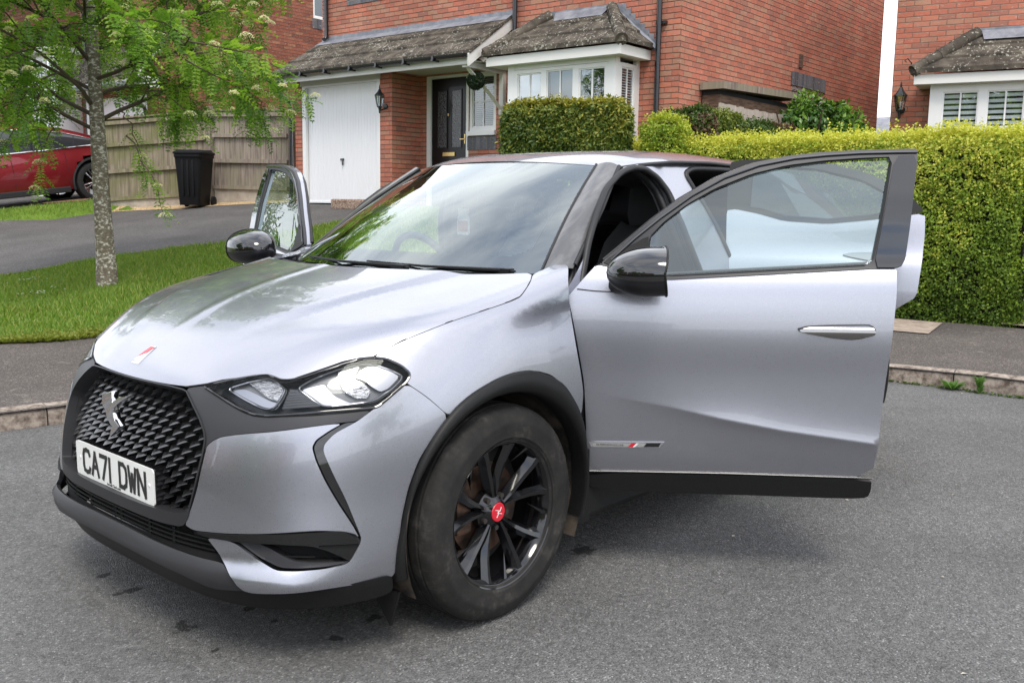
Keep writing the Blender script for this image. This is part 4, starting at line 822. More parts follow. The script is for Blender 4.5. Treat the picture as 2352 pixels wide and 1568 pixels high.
# rowan tree
bark=bsdf('pale mottled rowan bark',(.2,.16,.12),.85,spec=.2)
t=bark.node_tree;b=t.nodes['Principled BSDF'];c=N(t,'ShaderNodeTexCoord');mp=N(t,'ShaderNodeMapping');mp.inputs['Scale'].default_value=(1,1,1.7);t.links.new(c.outputs['Object'],mp.inputs[0])
n1=N(t,'ShaderNodeTexNoise');n1.inputs['Scale'].default_value=24;n1.inputs['Detail'].default_value=8;n1.inputs['Roughness'].default_value=.65;t.links.new(mp.outputs[0],n1.inputs['Vector'])
r1=N(t,'ShaderNodeValToRGB');e=r1.color_ramp.elements;e[0].position=.36;e[0].color=(.13,.105,.080,1);e[1].position=.60;e[1].color=(.56,.53,.48,1);q=e.new(.50);q.color=(.175,.150,.110,1);q=e.new(.535);q.color=(.22,.20,.155,1);t.links.new(n1.outputs['Fac'],r1.inputs[0]);t.links.new(r1.outputs[0],b.inputs['Base Color'])
bp=N(t,'ShaderNodeBump');bp.inputs['Strength'].default_value=.5;bp.inputs['Distance'].default_value=.01;t.links.new(n1.outputs['Fac'],bp.inputs['Height']);t.links.new(bp.outputs[0],b.inputs['Normal'])
twig=bsdf('brown twig bark',(.07,.05,.035),.8)
l1=leafm('rowan leaf',(.15,.28,.035),.55); l2=leafm('deep rowan leaf',(.07,.155,.022),.45); l3=leafm('fresh rowan leaf',(.28,.42,.06),.6)
cream=leafm('cream rowan blossom',(.80,.76,.56),.3)
def rowan(name,base,label,seed,hgt=5.4,spread=2.3,extra=(),nl=26,leafden=1.,lowest=1.75,trunk=.098):
    r=random.Random(seed); e=empty(name,base); tag(e,label,'tree'); bx_,by_,bz_=base
    m=MB(); lean=(.10,-.10); top=Vector((bx_+lean[0]*1.2,by_+lean[1]*1.2,bz_+hgt*.93))
    pts=[];rs=[]
    for i in range(15):
        q=i/14; p=Vector(base).lerp(top,q); p+=Vector((math.sin(q*7)*.015-lean[0]*1.2*(q-q**2.2),math.cos(q*5)*.02-lean[1]*1.2*(q-q**2.2),0)); 
        if i==0: p.z-=.1
        pts.append(p); rs.append(trunk*(1.22 if i==0 else 1.05 if i==1 else 1)*(1-.80*q**1.1))
    m.tube(pts,rs,20); tr=m.build('trunk',bark,smooth=60)
    m=MB(); leaves=[]; flowers=[]
    def leafsites(P,L,ex_=False):
        # compound leaves along the last part of a twig
        k=max(2,int(L/.036*leafden))
        for i in range(k):
            q=.15+.85*i/k; f=q*(len(P)-1); a=int(min(f,len(P)-2)); p=P[a].lerp(P[a+1],f-a); t_=(P[a+1]-P[a]).normalized(); 
            if ex_ or p.z>bz_+1.60+.12*math.sin(p.x*5+p.y*3) or r.random()<.05: leaves.append((p,t_))
    def grow(p,d,L,rad,lev,droop):
        n=6; P=[p]; dd=d.normalized()
        for i in range(n):
            dd=(dd+Vector((r.gauss(0,.13),r.gauss(0,.13),r.gauss(0,.10)-droop*(i/n))) ).normalized(); P.append(P[-1]+dd*(L/n))
        m.tube(P,[rad*(1-.75*i/n) for i in range(n+1)],6 if lev<2 else 4,cap=False)
        if lev<2:
            for k in range(8 if lev==0 else 5):
                q=r.uniform(.25,1.0); f=q*n; a=int(min(f,n-1)); pp=P[a].lerp(P[a+1],f-a); dv=(P[a+1]-P[a]).normalized(); sd=dv.cross(Vector((r.gauss(0,1),r.gauss(0,1),r.gauss(0,1)))).normalized()
                grow(pp,(dv*.7+sd*.8+Vector((0,0,-.05))),L*r.uniform(.32,.52),rad*.42,lev+1,droop*1.1)
        if lev>=1: leafsites(P,L)
        if lev>=1 and P[-1].z>bz_+1.6 and r.random()<(.65 if lev==1 else .26): flowers.append((P[-1]+Vector((0,0,.06))+Vector((P[-1].x-bx_,P[-1].y-by_,0)).normalized()*.05,dd))
    for i in range(nl):
        q=(i+.5)/nl; z=bz_+lowest+(hgt*.93-lowest)*q**1.15; a=i*2.4+r.uniform(-.3,.3); f=(z-bz_)/(hgt*.93); p=Vector(base).lerp(top,f)
        L=spread*(1-.62*q**1.6)*r.uniform(.85,1.1); grow(p,Vector((math.cos(a),math.sin(a),.32+.5*q)),L,.025*(1-.5*q),0,.15)
    for (tx,ty,tz,sx,sy,sz) in extra:           # long low hanging shoots
        s=Vector((sx,sy,sz)); tt=Vector((tx,ty,tz)); P=[]
        for i in range(9): q=i/8; p=s.lerp(tt,q); p.z+=.22*math.sin(math.pi*q)*(1-q*.5); p+=Vector((r.gauss(0,.015),r.gauss(0,.015),0)); P.append(p)
        m.tube(P,[.010*(1-.8*i/8) for i in range(9)],5,cap=False); leafsites(P[2:],.62,True); flowers.append((P[-1],Vector((0,0,-1)))); flowers.append((P[-3],Vector((0,0,-1))))
    bo=m.build('branches',twig,smooth=60)
    # leaflets
    V=[];F=[];MI=[]
    for (p,t_) in leaves:
        s1=t_.cross(Vector((r.gauss(0,1),r.gauss(0,1),r.gauss(0,.4)))).normalized(); d=(t_*.5+s1*.9+Vector((0,0,-.25))).normalized(); L=r.uniform(.12,.19); sd=d.cross(Vector((r.gauss(0,.25),r.gauss(0,.25),1))).normalized(); up=sd.cross(d)
        c=r.choices((0,1,2),(.5,.22,.28))[0]
        k=6
        for i in range(1,k+1):
            q=i/k; cp=p+d*L*q+Vector((0,0,-.35*L*q*q)); ll=.046*(1.1-.35*abs(q-.55)*2)
            for s in (-1,1):
                ax_=(sd*s+d*.42+up*r.uniform(-.25,.1)).normalized(); wv=ax_.cross(up).normalized()*.0105
                b=len(V); V+=[cp,cp+ax_*ll*.45-wv,cp+ax_*ll,cp+ax_*ll*.45+wv]; F.append((b,b+1,b+2,b+3)); MI.append(c)
        b=len(V); cp=p+d*L+Vector((0,0,-.35*L)); wv=sd*.008; V+=[cp,cp+d*.018-wv,cp+d*.042,cp+d*.018+wv]; F.append((b,b+1,b+2,b+3)); MI.append(c)
    fo=mk('foliage',np.array([tuple(v) for v in V]),np.array(F),None,mats=[l1,l2,l3],mi=MI)
    V=[];F=[]
    for (p,d) in flowers:
        R_=r.uniform(.045,.085); ctr=p+Vector((0,0,.015))
        for k in range(150):
            a=r.uniform(0,6.28);q=math.sqrt(r.random())*R_; z=.85*math.sqrt(max(0,R_*R_-q*q))+r.uniform(-.006,.006); c=ctr+Vector((q*math.cos(a),q*math.sin(a),z)); s=r.uniform(.005,.009); n=Vector((r.gauss(0,.5),r.gauss(0,.5),1)).normalized(); u=n.orthogonal().normalized()*s; v=n.cross(u)
            b=len(V); V+=[c-u,c-v,c+u,c+v]; F.append((b,b+1,b+2,b+3))
    fl=mk('blossom',np.array([tuple(v) for v in V]),np.array(F),cream)
    for o in (tr,bo,fo,fl): o.parent=e; o.matrix_parent_inverse=Matrix.Translation(-e.location)
    return e
B=(-2.58,-7.47,float(h(-2.58,-7.47)))
# view plane right direction
rx,ry=CAMROWS[0][0],CAMROWS[0][1]
def off(a,z,dpt=0): return (B[0]+rx*a-ry*dpt*-1,B[1]+ry*a+rx*dpt*-1,z)
ex=[(*off(.86,1.10,.5),*off(.35,1.95,.3)),(*off(.60,1.42,.3),*off(.3,2.2,.2)),(*off(-1.0,1.58,.3),*off(-.5,2.2,.2)),(*off(-.45,1.36,.6),*off(-.3,2.0,.3)),(*off(-1.15,1.75,.2),*off(-.6,2.4,.1)),(*off(1.45,2.2,.2),*off(.9,2.9,.1)),(*off(1.2,1.9,.4),*off(.6,2.4,.2))]
rowan('rowan_tree',B,'rowan tree with pale mottled trunk, feathery leaves and cream blossom on the lawn',12,extra=ex,hgt=5.6,spread=1.92,nl=34,lowest=1.62)
# trees on the far side of the road, behind the camera (seen only as reflections in paint and glass)
def bigtree(base,hh,rad,seed,label):
    r=np.random.RandomState(seed); e=empty('broadleaf_tree',base); tag(e,label,'tree',group='trees across the road'); n=9000
    c=np.array([base[0],base[1],base[2]+hh*.62]); K=r.randn(26,3)*np.array([rad*.45,rad*.45,hh*.17])+c
    k=r.randint(0,26,n); v=r.randn(n,3); v/=np.linalg.norm(v,axis=1)[:,None]; P=K[k]+v*rad*.33*(r.rand(n)**.4)[:,None]
    o=leafcloud('foliage',P,v+r.randn(n,3)*.4,.30,.10,[l1,l2,l3],r.choice(3,n),seed); o.parent=e; o.matrix_parent_inverse=Matrix.Translation(-e.location)
    m=MB(); m.tube([base,(base[0]+.1,base[1],base[2]+hh*.35),(base[0],base[1],base[2]+hh*.7)],[.28,.2,.08],12)
    for q in K[:14]: m.tube([(base[0],base[1],base[2]+hh*.35),tuple(q)],[.09,.02],5)
    o=m.build('trunk',bark); o.parent=e; o.matrix_parent_inverse=Matrix.Translation(-e.location)
bigtree((11,-9,-.2),9,3.4,5,'tall broadleaf tree standing across the road on the left'); bigtree((19,2,-.4),8,3.2,6,'round broadleaf tree standing far across the road'); bigtree((4,17,-.1),8,3.0,8,'broadleaf tree standing beyond the parked silver car')
# houses and hedge across the road, behind the camera: they darken the lower half of what the paint and glass reflect
T6=frame((21,-9),np.array([0,-1.]),np.array([-1.,0])); 
for i,(u0,lb) in enumerate([(-22,'brick house across the road nearest the turning'),(-11,'brick house across the road facing the silver car'),(0,'brick house across the road at the far end')]):
    H6=world_thing('brick_house',T6(u0,-3,0)); tag(H6,lb,'house',group='houses across the road')
    wall('front_wall',T6,u0,u0+8,-.8,5.3,m_brick,H6,holes=[(u0+1,u0+2.4,.6,1.9),(u0+5.4,u0+7,.6,1.9),(u0+1,u0+2.4,3.4,4.6),(u0+5.4,u0+7,3.4,4.6)]); wall('side_wall',T6,0,-7,-.8,5.3,m_brick,H6,axis='n',at=u0); wall('side_wall',T6,0,-7,-.8,5.3,m_brick,H6,axis='n',at=u0+8)
    for a,b in ((1,2.4),(5.4,7)):
        for z in (.6,3.4): window(T6,H6,u0+a,u0+b,-.05,z,z+1.25,2,(0,0))
    bx(T6,m_blackp,'front_door',H6,((u0+3.6,-.02,-.4),(u0+4.5,.02,1.9)))
    m=MB(); m.add([T6(u0-.3,.4,5.2),T6(u0+8.3,.4,5.2),T6(u0+8.3,-3.5,7.6),T6(u0-.3,-3.5,7.6),T6(u0-.3,-7.4,5.2),T6(u0+8.3,-7.4,5.2)],[(0,1,2,3),(3,2,5,4)]); m.build('roof',m_tile,H6)
hedge('beech_hedge',(13.2,-16,-.5),(14.2,14,1.75),I3,7000,.10,.045,[y1,y1,y2],91,'long green hedge across the road behind the viewer','hedge',.7)
# ================================================================ RED CAR
def redcar():
    m_red=bsdf('dark red metallic paint',(.24,.012,.018),.32,metal=.55,coat=1); m_gl=bsdf('privacy glass',(.03,.035,.04),.05,coat=.5); m_ch=bsdf('bright window trim',(.8,.8,.8),.12,metal=1); m_bk=bsdf('black sill plastic',(.015,.015,.017),.5); m_al=bsdf('diamond cut alloy',(.62,.62,.64),.25,metal=1); m_ty=bsdf('black tyre rubber',(.018,.018,.018),.75)
    e=empty('red_car',(0,0,0)); tag(e,'dark red coupe style suv parked nose downhill on the drive at left','car')
    # local: x forward, rear wheel centre at x=0 ; y left
    L0,L1=-1.0,3.95; us=np.linspace(0,1,61)
    def zt(x): return np.interp(x,[-1.0,-.85,-.6,-.1,.5,1.1,1.8,2.3,2.7,3.2,3.7,3.95],[.96,1.06,1.14,1.36,1.54,1.64,1.66,1.60,1.38,1.08,1.0,.85])
    def belt(x): return np.interp(x,[-1.0,-.55,0,.9,2.0,3.0,3.95],[1.02,1.10,1.12,1.08,1.05,.99,.80])
    V=[];F=[];xs=np.linspace(L0,L1,100); prof=18
    for x in xs:
        e_=min(1,(x-L0)/.45); e2=min(1,(L1-x)/.8); w_=.985*(1-(1-e_)**2.6*.22)*(1-(1-e2)**2.4*.35); b=belt(x); t=zt(x); row=[]
        for k in range(prof):
            q=k/(prof-1)
            if q<.45: z=.30+(b-.30)*q/.45; y=w_*(.955+.045*math.sin(math.pi*min(1,(q/.45)*1.15))-.03*max(0,(q/.45)-.8)/.2)
            else:
                s=(q-.45)/.55; z=b+(t-b)*math.sin(s*math.pi/2)**.9; y=w_*(.925*(1-s**2.3*.30) if s<.75 else .925*(1-.75**2.3*.30)*(1-((s-.75)/.25)**2))
            row.append((x,y,z))
        V+=row+[(x,-y,z) for x,y,z in row[::-1]][1:]
    k=2*prof-1; n=len(xs)
    def keep(i,j):
        x=(xs[i]+xs[i+1])/2; z=V[i*k+j][2]; 
        for cx in (0,3.0):
            if math.hypot(x-cx,z-.40)<.47 and z<.88 and not (prof*.5<j<k-prof*.5): return False
        return True
    F=[(i*k+j,(i+1)*k+j,(i+1)*k+j+1,i*k+j+1) for i in range(n-1) for j in range(k-1) if keep(i,j)]+[tuple(range(k)),tuple((n-1)*k+j for j in range(k))[::-1]]
    body=mk('body',V,F,m_red,e,smooth=True); body.data.set_sharp_from_angle(angle=R(40))
    # side glass with chrome surround, both sides
    for s in (1,-1):
        xs_=np.linspace(-.62,2.55,40); lo=[belt(x)+.02 for x in xs_]; hi=[max(lo[i],zt(x)-.10-.05*0) for i,x in enumerate(xs_)]
        def yy(x,z): b=belt(x);t=zt(x); q=min(1,max(0,(z-b)/(t-b+1e-6))); ss=math.asin(min(1,q**(1/.9)))/(math.pi/2); e_=min(1,(x-L0)/.45); w_=.985*(1-(1-e_)**2.6*.22); return w_*(.925*(1-ss**2.3*.30) if ss<.75 else .925*(1-.75**2.3*.3)*(1-((ss-.75)/.25)**2))+.006
        V=[];F=[]
        for i,x in enumerate(xs_):
            for j in range(7): z=lo[i]+(hi[i]-lo[i])*j/6*.93; V.append((x,s*yy(x,z),z))
        F=[(i*7+j,(i+1)*7+j,(i+1)*7+j+1,i*7+j+1) for i in range(39) for j in range(6)]; gl_=mk('side_window',V,F,m_gl,e,smooth=True)
        tp=[V[i*7+6] for i in range(40)]; bt=[V[i*7] for i in range(40)]; m=MB(); m.tube([(a,b+s*.006,c) for a,b,c in bt]+[(a,b+s*.006,c) for a,b,c in tp[::-1]],.014,6); m.build('window_trim',m_ch,gl_,smooth=60)
        for xp in (.35,1.15): m=MB(); m.tube([(xp,s*(yy(xp,belt(xp)+.03)+.004),belt(xp)+.03),(xp-.05,s*(yy(xp,zt(xp)-.16)+.004),zt(xp)-.16)],.028 if xp>1 else .008,6); m.build('window_pillar',m_bk,gl_)
        m=MB(); m.box((.55,s*.93-.05,.24),(2.5,s*.93+.05,.36)); m.build('sill',m_bk,e,bevel=.02)
        for cx in (0,3.0):
            m=MB(); P=[];
            for a in np.linspace(-.25,math.pi+.25,22): P.append((cx+.475*math.cos(a),s*.965,.40+.475*math.sin(a)))
            m.tube(P,.03,6); m.build('arch_trim',m_bk,e,smooth=60)
            m=MB(); m.box((cx-.46,s*.55-.0,.3),(cx+.46,s*.57,.9)); m.box((cx-.46,s*.55,.84),(cx+.46,s*.93,.86)); m.build('wheel_well',m_bk,e)
        for xd in (.55,1.62): m=MB(); m.tube([(xd,s*.972,.42),(xd,s*.985,.75),(xd,s*.945,1.03)],.004,4); m.build('door_gap',m_bk,e)
        m=MB(); m.box((1.70,s*.98-.012,.86),(1.95,s*.98+.012,.89)); m.box((.72,s*.98-.012,.88),(.97,s*.98+.012,.91)); m.build('door_handles',m_red,e,bevel=.008)
        m=MB(); m.box((-1.03,s*.72-.2,.98),(-.80,s*.72+.14,1.06)); m.build('rear_light',bsdf('red lamp lens %d'%s,(.35,.01,.01),.1,coat=1),e,bevel=.02)
    for (cx,cy) in ((0,.84),(3.,.84),(0,-.84),(3.,-.84)):
        s=1 if cy>0 else -1; wh=empty('wheel',(cx,cy,.40)); wh.parent=e
        m=MB(); pr=[(.285,-.125),(.33,-.135),(.385,-.12),(.402,-.09),(.405,0),(.402,.09),(.385,.12),(.33,.135),(.285,.125)]; m.lathe(pr,48); ty=m.build('tyre',m_ty,wh,smooth=40)
        m=MB(); m.lathe([(.285,.125*s),(.275,.115*s),(.268,.03*s),(.268,-.1*s)],48); m.lathe([(0,.085*s),(.055,.085*s),(.06,.06*s)],24)
        for q in range(10):
            a=q*math.pi/5+(.11 if q%2 else -.11); c,d=math.cos(a),math.sin(a); m.tube([(.05*c,.075*s,.05*d),(.16*c,.095*s,.16*d),(.272*math.cos(a+(.05 if q%2 else -.05)),.105*s,.272*math.sin(a+(.05 if q%2 else -.05)))],[.013,.012,.018],6)
        m.build('rim',m_al,wh,smooth=40)
        m=MB(); m.lathe([(0,.0),(.17,.0),(.17,.02*s)],32); m.build('brake_disc',bsdf('brake disc iron',(.06,.055,.05),.4,metal=1),wh)
    return e
rc=redcar(); rc.location=(-6.95,-18.2,1.25); rc.rotation_euler=(0,math.atan(.12),R(2))

# ================================================================ SILVER CAR
# ---- body surface (front), metres, car frame: x forward from the front axle, y left, z up
def pw(x,X,Yv):
    """monotone-ish smooth piecewise (cubic hermite, catmull) interpolation"""
    X=np.asarray(X,float);Yv=np.asarray(Yv,float);x=np.asarray(x,float)
    m=np.gradient(Yv,X)
    xc=np.clip(x,X[0],X[-1]);i=np.clip(np.searchsorted(X,xc)-1,0,len(X)-2)
    h=X[i+1]-X[i];t=(xc-X[i])/h
    r=(2*t**3-3*t**2+1)*Yv[i]+(t**3-2*t**2+t)*h*m[i]+(-2*t**3+3*t**2)*Yv[i+1]+(t**3-t**2)*h*m[i+1]
    return r+np.where(x<X[0],(x-X[0])*m[0],0)+np.where(x>X[-1],(x-X[-1])*m[-1],0)
ZN=[0.10,.20,.26,.38,.52,.64,.74,.80,.86,.95,1.05,1.2]
XN=[.75,.80,.84,.855,.85,.82,.785,.755,.70,.60,.48,.3]
def xn(z): return pw(z,ZN,XN)
def nn(z): return pw(z,[.1,.2,.5,.7,.85,1.1],[3.6,3.6,2.95,2.8,2.45,2.3])
def bb(z): return pw(z,[.1,.2,.3,.45,.62,.75,.88,.98,1.06,1.12],[.85,.865,.875,.885,.895,.89,.872,.845,.815,.79])
def hood0(x): return pw(x,[-3.4,-.9,-.45,-.3,0,.3,.5,.62,.70,.76,.82],[1.2,1.19,1.15,1.128,1.075,1.01,.948,.895,.85,.80,.74])
def Hd(x,y):
    a=np.abs(y)
    h=hood0(x)-.055*(a/.75)**2.6
    # raised centre between creases
    yc=pw(x,[-.5,0,.4,.75],[.60,.52,.40,.20])
    w=np.clip((yc+.03-a)/.06,0,1);w=w*w*(3-2*w)
    h=h+.014*w*np.clip((.72-x)/.35,0,1)
    # centre ridge
    return h+.004*np.exp(-(a/.03)**2)*np.clip((.70-x)/.2,0,1)
def smax(a,b,k): 
    h=np.clip(.5+.5*(a-b)/k,0,1);return b*(1-h)+a*h+k*h*(1-h)
def shell(x,y,z):
    b=bb(z);xc=-.1
    X=np.maximum(x-xc,0)/np.maximum(xn(z)-xc,.05);Y=np.abs(y)/b;n=nn(z)
    r=(X**n+Y**n)**(1/n)
    return (r-1)*.88
def Gf(x,y,z):
    return smax(shell(x,y,z),(z-Hd(x,y))*.95,.055)
def G(P): return Gf(P[...,0],P[...,1],P[...,2])
def march(o,d,t0=1.,t1=8.,n=900):
    o=np.asarray(o,float);d=np.asarray(d,float)
    t=np.linspace(t0,t1,n);g=G(o+t[:,None]*d)
    k=np.nonzero((g[:-1]>0)&(g[1:]<=0))[0]
    if len(k)==0: return None
    a,b=t[k[0]],t[k[0]+1]
    for _ in range(30):
        m=(a+b)/2
        if G(o+m*d)>0:a=m
        else:b=m
    return o+a*d

grille = [(0.1883,0.4033),(0.2144,0.3849),(0.2473,0.3585),(0.2659,0.3376),(0.272,0.3226),(0.2712,0.2971),(0.2651,0.2554),(0.2565,0.2169),(0.2517,0.2023)]
grille_border = [(0.1891,0.4055),(0.2189,0.3853),(0.2511,0.3599),(0.2694,0.338),(0.2754,0.323),(0.2746,0.2975),(0.2685,0.2558),(0.2592,0.2173),(0.2533,0.1936),(0.2316,0.187),(0.2256,0.1941)]
trim = [(0.1899,0.4043),(0.2405,0.4139),(0.2658,0.4024),(0.2927,0.3904),(0.3336,0.377),(0.3631,0.3715),(0.4058,0.3751),(0.4693,0.3845),(0.5183,0.3947),(0.5613,0.4053),(0.539,0.3842),(0.5172,0.3794),(0.4103,0.3535),(0.3432,0.3417),(0.307,0.3338),(0.2888,0.3257),(0.2786,0.3159),(0.2759,0.3058),(0.2733,0.3227),(0.2675,0.3378),(0.2492,0.3597),(0.2154,0.386)]
headlight = [(0.2337,0.4115),(0.2627,0.4201),(0.3025,0.4328),(0.3417,0.4427),(0.3596,0.4457),(0.3736,0.4434),(0.3899,0.4394),(0.4054,0.4407),(0.4284,0.4474),(0.4565,0.4618),(0.4901,0.4794),(0.525,0.4965),(0.5474,0.5025),(0.5728,0.5038),(0.6035,0.495),(0.6204,0.4842),(0.6221,0.4767),(0.6167,0.4641),(0.5917,0.4356),(0.5694,0.4108),(0.5254,0.4015),(0.475,0.3913),(0.4238,0.3811),(0.3881,0.3756),(0.3592,0.3752),(0.3258,0.3829),(0.2881,0.3949),(0.2542,0.4056)]
center = [(0.2797,0.3148),(0.2903,0.3243),(0.3073,0.3326),(0.3435,0.3405),(0.4105,0.352),(0.5168,0.3781),(0.496,0.3629),(0.4754,0.3452),(0.4704,0.3325),(0.4771,0.3132),(0.493,0.2801),(0.5138,0.2432),(0.5374,0.2045),(0.5475,0.183),(0.5405,0.1899),(0.5235,0.1945),(0.481,0.1956),(0.3925,0.1843),(0.325,0.1783),(0.2656,0.1742),(0.2443,0.1802),(0.2604,0.2116),(0.2704,0.2439),(0.2745,0.275),(0.2782,0.303)]
drl = [(0.5174,0.3782),(0.5385,0.3832),(0.504,0.3594),(0.4889,0.3404),(0.4873,0.328),(0.5014,0.2982),(0.5252,0.2488),(0.5505,0.1862),(0.5492,0.1812),(0.5385,0.2045),(0.5149,0.2433),(0.4942,0.2802),(0.4783,0.3133),(0.4716,0.3326),(0.4766,0.3448),(0.4972,0.3624)]
corner = [(0.6185,0.4621),(0.6582,0.4424),(0.6993,0.415),(0.6703,0.373),(0.6433,0.3252),(0.6249,0.2717),(0.6143,0.2182),(0.609,0.1642),(0.6032,0.1028),(0.5652,0.0982),(0.5093,0.0962),(0.4522,0.0922),(0.3899,0.0886),(0.3743,0.0919),(0.3445,0.1209),(0.3147,0.1496),(0.2938,0.1667),(0.3469,0.1672),(0.3881,0.1439),(0.4256,0.1276),(0.4548,0.1273),(0.497,0.13),(0.5329,0.1362),(0.5493,0.1711),(0.5514,0.1828),(0.5263,0.2502),(0.5025,0.2996),(0.4891,0.3281),(0.4904,0.34),(0.5052,0.3589),(0.5392,0.3826),(0.562,0.4047),(0.5908,0.4335)]
intake = [(0.2443,0.1786),(0.2655,0.1727),(0.3251,0.1768),(0.3926,0.1828),(0.4811,0.1941),(0.5235,0.1928),(0.5392,0.1873),(0.5488,0.1711),(0.5324,0.1376),(0.497,0.1314),(0.4548,0.1286),(0.4256,0.1289),(0.388,0.1451),(0.3475,0.1685),(0.2946,0.1681)]
lipgrey = [(0.2387,0.1799),(0.2456,0.1792),(0.2946,0.1675),(0.3147,0.1496),(0.3445,0.1202),(0.3739,0.0907),(0.3896,0.0878),(0.3535,0.0838),(0.3117,0.0786),(0.2813,0.0998),(0.2422,0.1275)]
lowgrille = [(0.2387,0.1774),(0.2938,0.1658),(0.314,0.1479),(0.3284,0.1306),(0.2871,0.1336),(0.2427,0.1383),(0.1918,0.1403)]
lipblack = [(0.2421,0.1265),(0.2807,0.0982),(0.3104,0.0766),(0.3524,0.0816),(0.452,0.0907),(0.5091,0.0948),(0.5651,0.097),(0.6031,0.1009),(0.5991,0.0733),(0.5855,0.06),(0.5326,0.057),(0.4746,0.0588),(0.4124,0.0591),(0.3414,0.0607),(0.2778,0.0622),(0.1967,0.0599),(0.1096,0.0633),(0.162,0.1288)]
fender = [(0.6195,0.4629),(0.6592,0.4436),(0.7012,0.4145),(0.7271,0.4424),(0.7452,0.4582),(0.7797,0.4871),(0.8277,0.5206),(0.8823,0.5432),(0.9317,0.554),(0.9793,0.5547),(1.0296,0.5387),(1.0784,0.5069),(1.1039,0.4643),(1.1122,0.4837),(1.1179,0.5302),(1.105,0.5841),(1.0877,0.6452),(1.0775,0.7063),(1.0766,0.756),(1.0925,0.8117),(1.1361,0.8828),(1.0742,0.8868),(0.961,0.8279),(0.9316,0.7725),(0.8875,0.7127),(0.8544,0.6907),(0.7743,0.6455),(0.6916,0.5995),(0.5987,0.5424),(0.5502,0.5048),(0.5726,0.505),(0.6033,0.4961),(0.6214,0.4854),(0.6234,0.4769),(0.618,0.4657)]
archouter = [(0.6017,0.101),(0.6074,0.1413),(0.6138,0.1993),(0.6264,0.2523),(0.6506,0.3214),(0.6781,0.3759),(0.7032,0.4147),(0.7371,0.4493),(0.7797,0.4871),(0.8277,0.5206),(0.8823,0.5432),(0.9317,0.554),(0.9793,0.5547),(1.0296,0.5387),(1.0784,0.5069),(1.1039,0.4643),(1.1222,0.4136),(1.1324,0.3631)]
hood = [(0.1884,0.4064),(0.2387,0.4165),(0.2694,0.4262),(0.3253,0.4397),(0.3515,0.4434),(0.3679,0.4422),(0.3852,0.4379),(0.3996,0.4388),(0.4153,0.4448),(0.4486,0.4619),(0.4949,0.4869),(0.528,0.4993),(0.5471,0.5033),(0.5985,0.5439),(0.6914,0.6012),(0.7743,0.6474),(0.8509,0.6913),(0.8847,0.7136),(0.9257,0.7687),(0.9545,0.8201),(0.9468,0.8354),(0.8413,0.833),(0.6889,0.8355),(0.5049,0.8481),(0.2994,0.8596),(0.0,0.8717)]
DL_SKIN = [(-0.061,0.991),(-0.009,1.052),(0.047,1.108),(0.08,1.107),(0.521,1.092),(1.037,1.097),(1.028,0.95),(1.008,0.683),(0.99,0.378),(0.545,0.382),(0.02,0.376),(0.01,0.506),(-0.0,0.693),(-0.028,0.846),(-0.048,0.942)]
DL_CLAD = [(0.02,0.371),(0.546,0.377),(0.989,0.373),(0.99,0.331),(0.981,0.306),(0.922,0.306),(0.55,0.309),(0.171,0.309),(0.01,0.322)]
DL_FRAMEOUT = [(0.046,1.11),(0.129,1.17),(0.215,1.247),(0.313,1.32),(0.438,1.396),(0.563,1.445),(0.686,1.47),(0.809,1.483),(0.932,1.489),(1.053,1.493),(1.124,1.497)]
DL_GLASS = [(0.167,1.061),(0.215,1.201),(0.264,1.247),(0.344,1.307),(0.437,1.362),(0.562,1.412),(0.686,1.442),(0.808,1.457),(0.931,1.465),(1.043,1.469),(1.0,1.285),(0.958,1.101),(0.738,1.086),(0.435,1.067),(0.274,1.056)]
DL_BPILLAR = [(1.046,1.472),(1.122,1.475),(1.093,1.303),(1.064,1.123),(1.054,1.106),(1.036,1.099),(0.959,1.099),(1.001,1.285)]
DL_TRI = [(0.215,1.204),(0.215,1.164),(0.191,1.115),(0.167,1.058),(0.092,1.09),(0.055,1.11)]
DL_HANDLE = [(0.714,0.893),(0.744,0.901),(0.817,0.905),(0.941,0.909),(0.956,0.902),(0.965,0.889),(0.961,0.877),(0.922,0.864),(0.886,0.86),(0.819,0.865),(0.745,0.878),(0.719,0.886)]
DL_BADGE = [(0.018,0.485),(0.28,0.49),(0.265,0.47),(0.027,0.466)]
DL_BADGEred = [(0.167,0.484),(0.184,0.484),(0.171,0.47),(0.154,0.469)]
DL_BADGEwhite = [(0.184,0.484),(0.192,0.485),(0.179,0.47),(0.171,0.47)]
DL_BADGEdark = [(0.219,0.483),(0.271,0.484),(0.262,0.473),(0.21,0.471)]
DL_CREASE = [(0.125,0.645),(0.299,0.615),(0.463,0.58),(0.679,0.542),(0.989,0.502)]
DL_MIRROR = [(0.077,1.111),(0.277,1.113),(0.277,1.005),(0.139,1.166)]
DR_SKIN = [(-0.098,0.875),(-0.11,1.058),(-0.115,1.278),(-0.023,1.283),(0.07,1.265),(0.179,1.23),(0.354,1.22),(0.521,1.249),(0.725,1.268),(0.728,1.183),(0.723,1.08),(0.71,0.941),(0.636,0.89)]
DR_FRAME = [(-0.115,1.278),(-0.119,1.48),(-0.023,1.487),(0.068,1.494),(0.69,1.328),(0.725,1.272)]

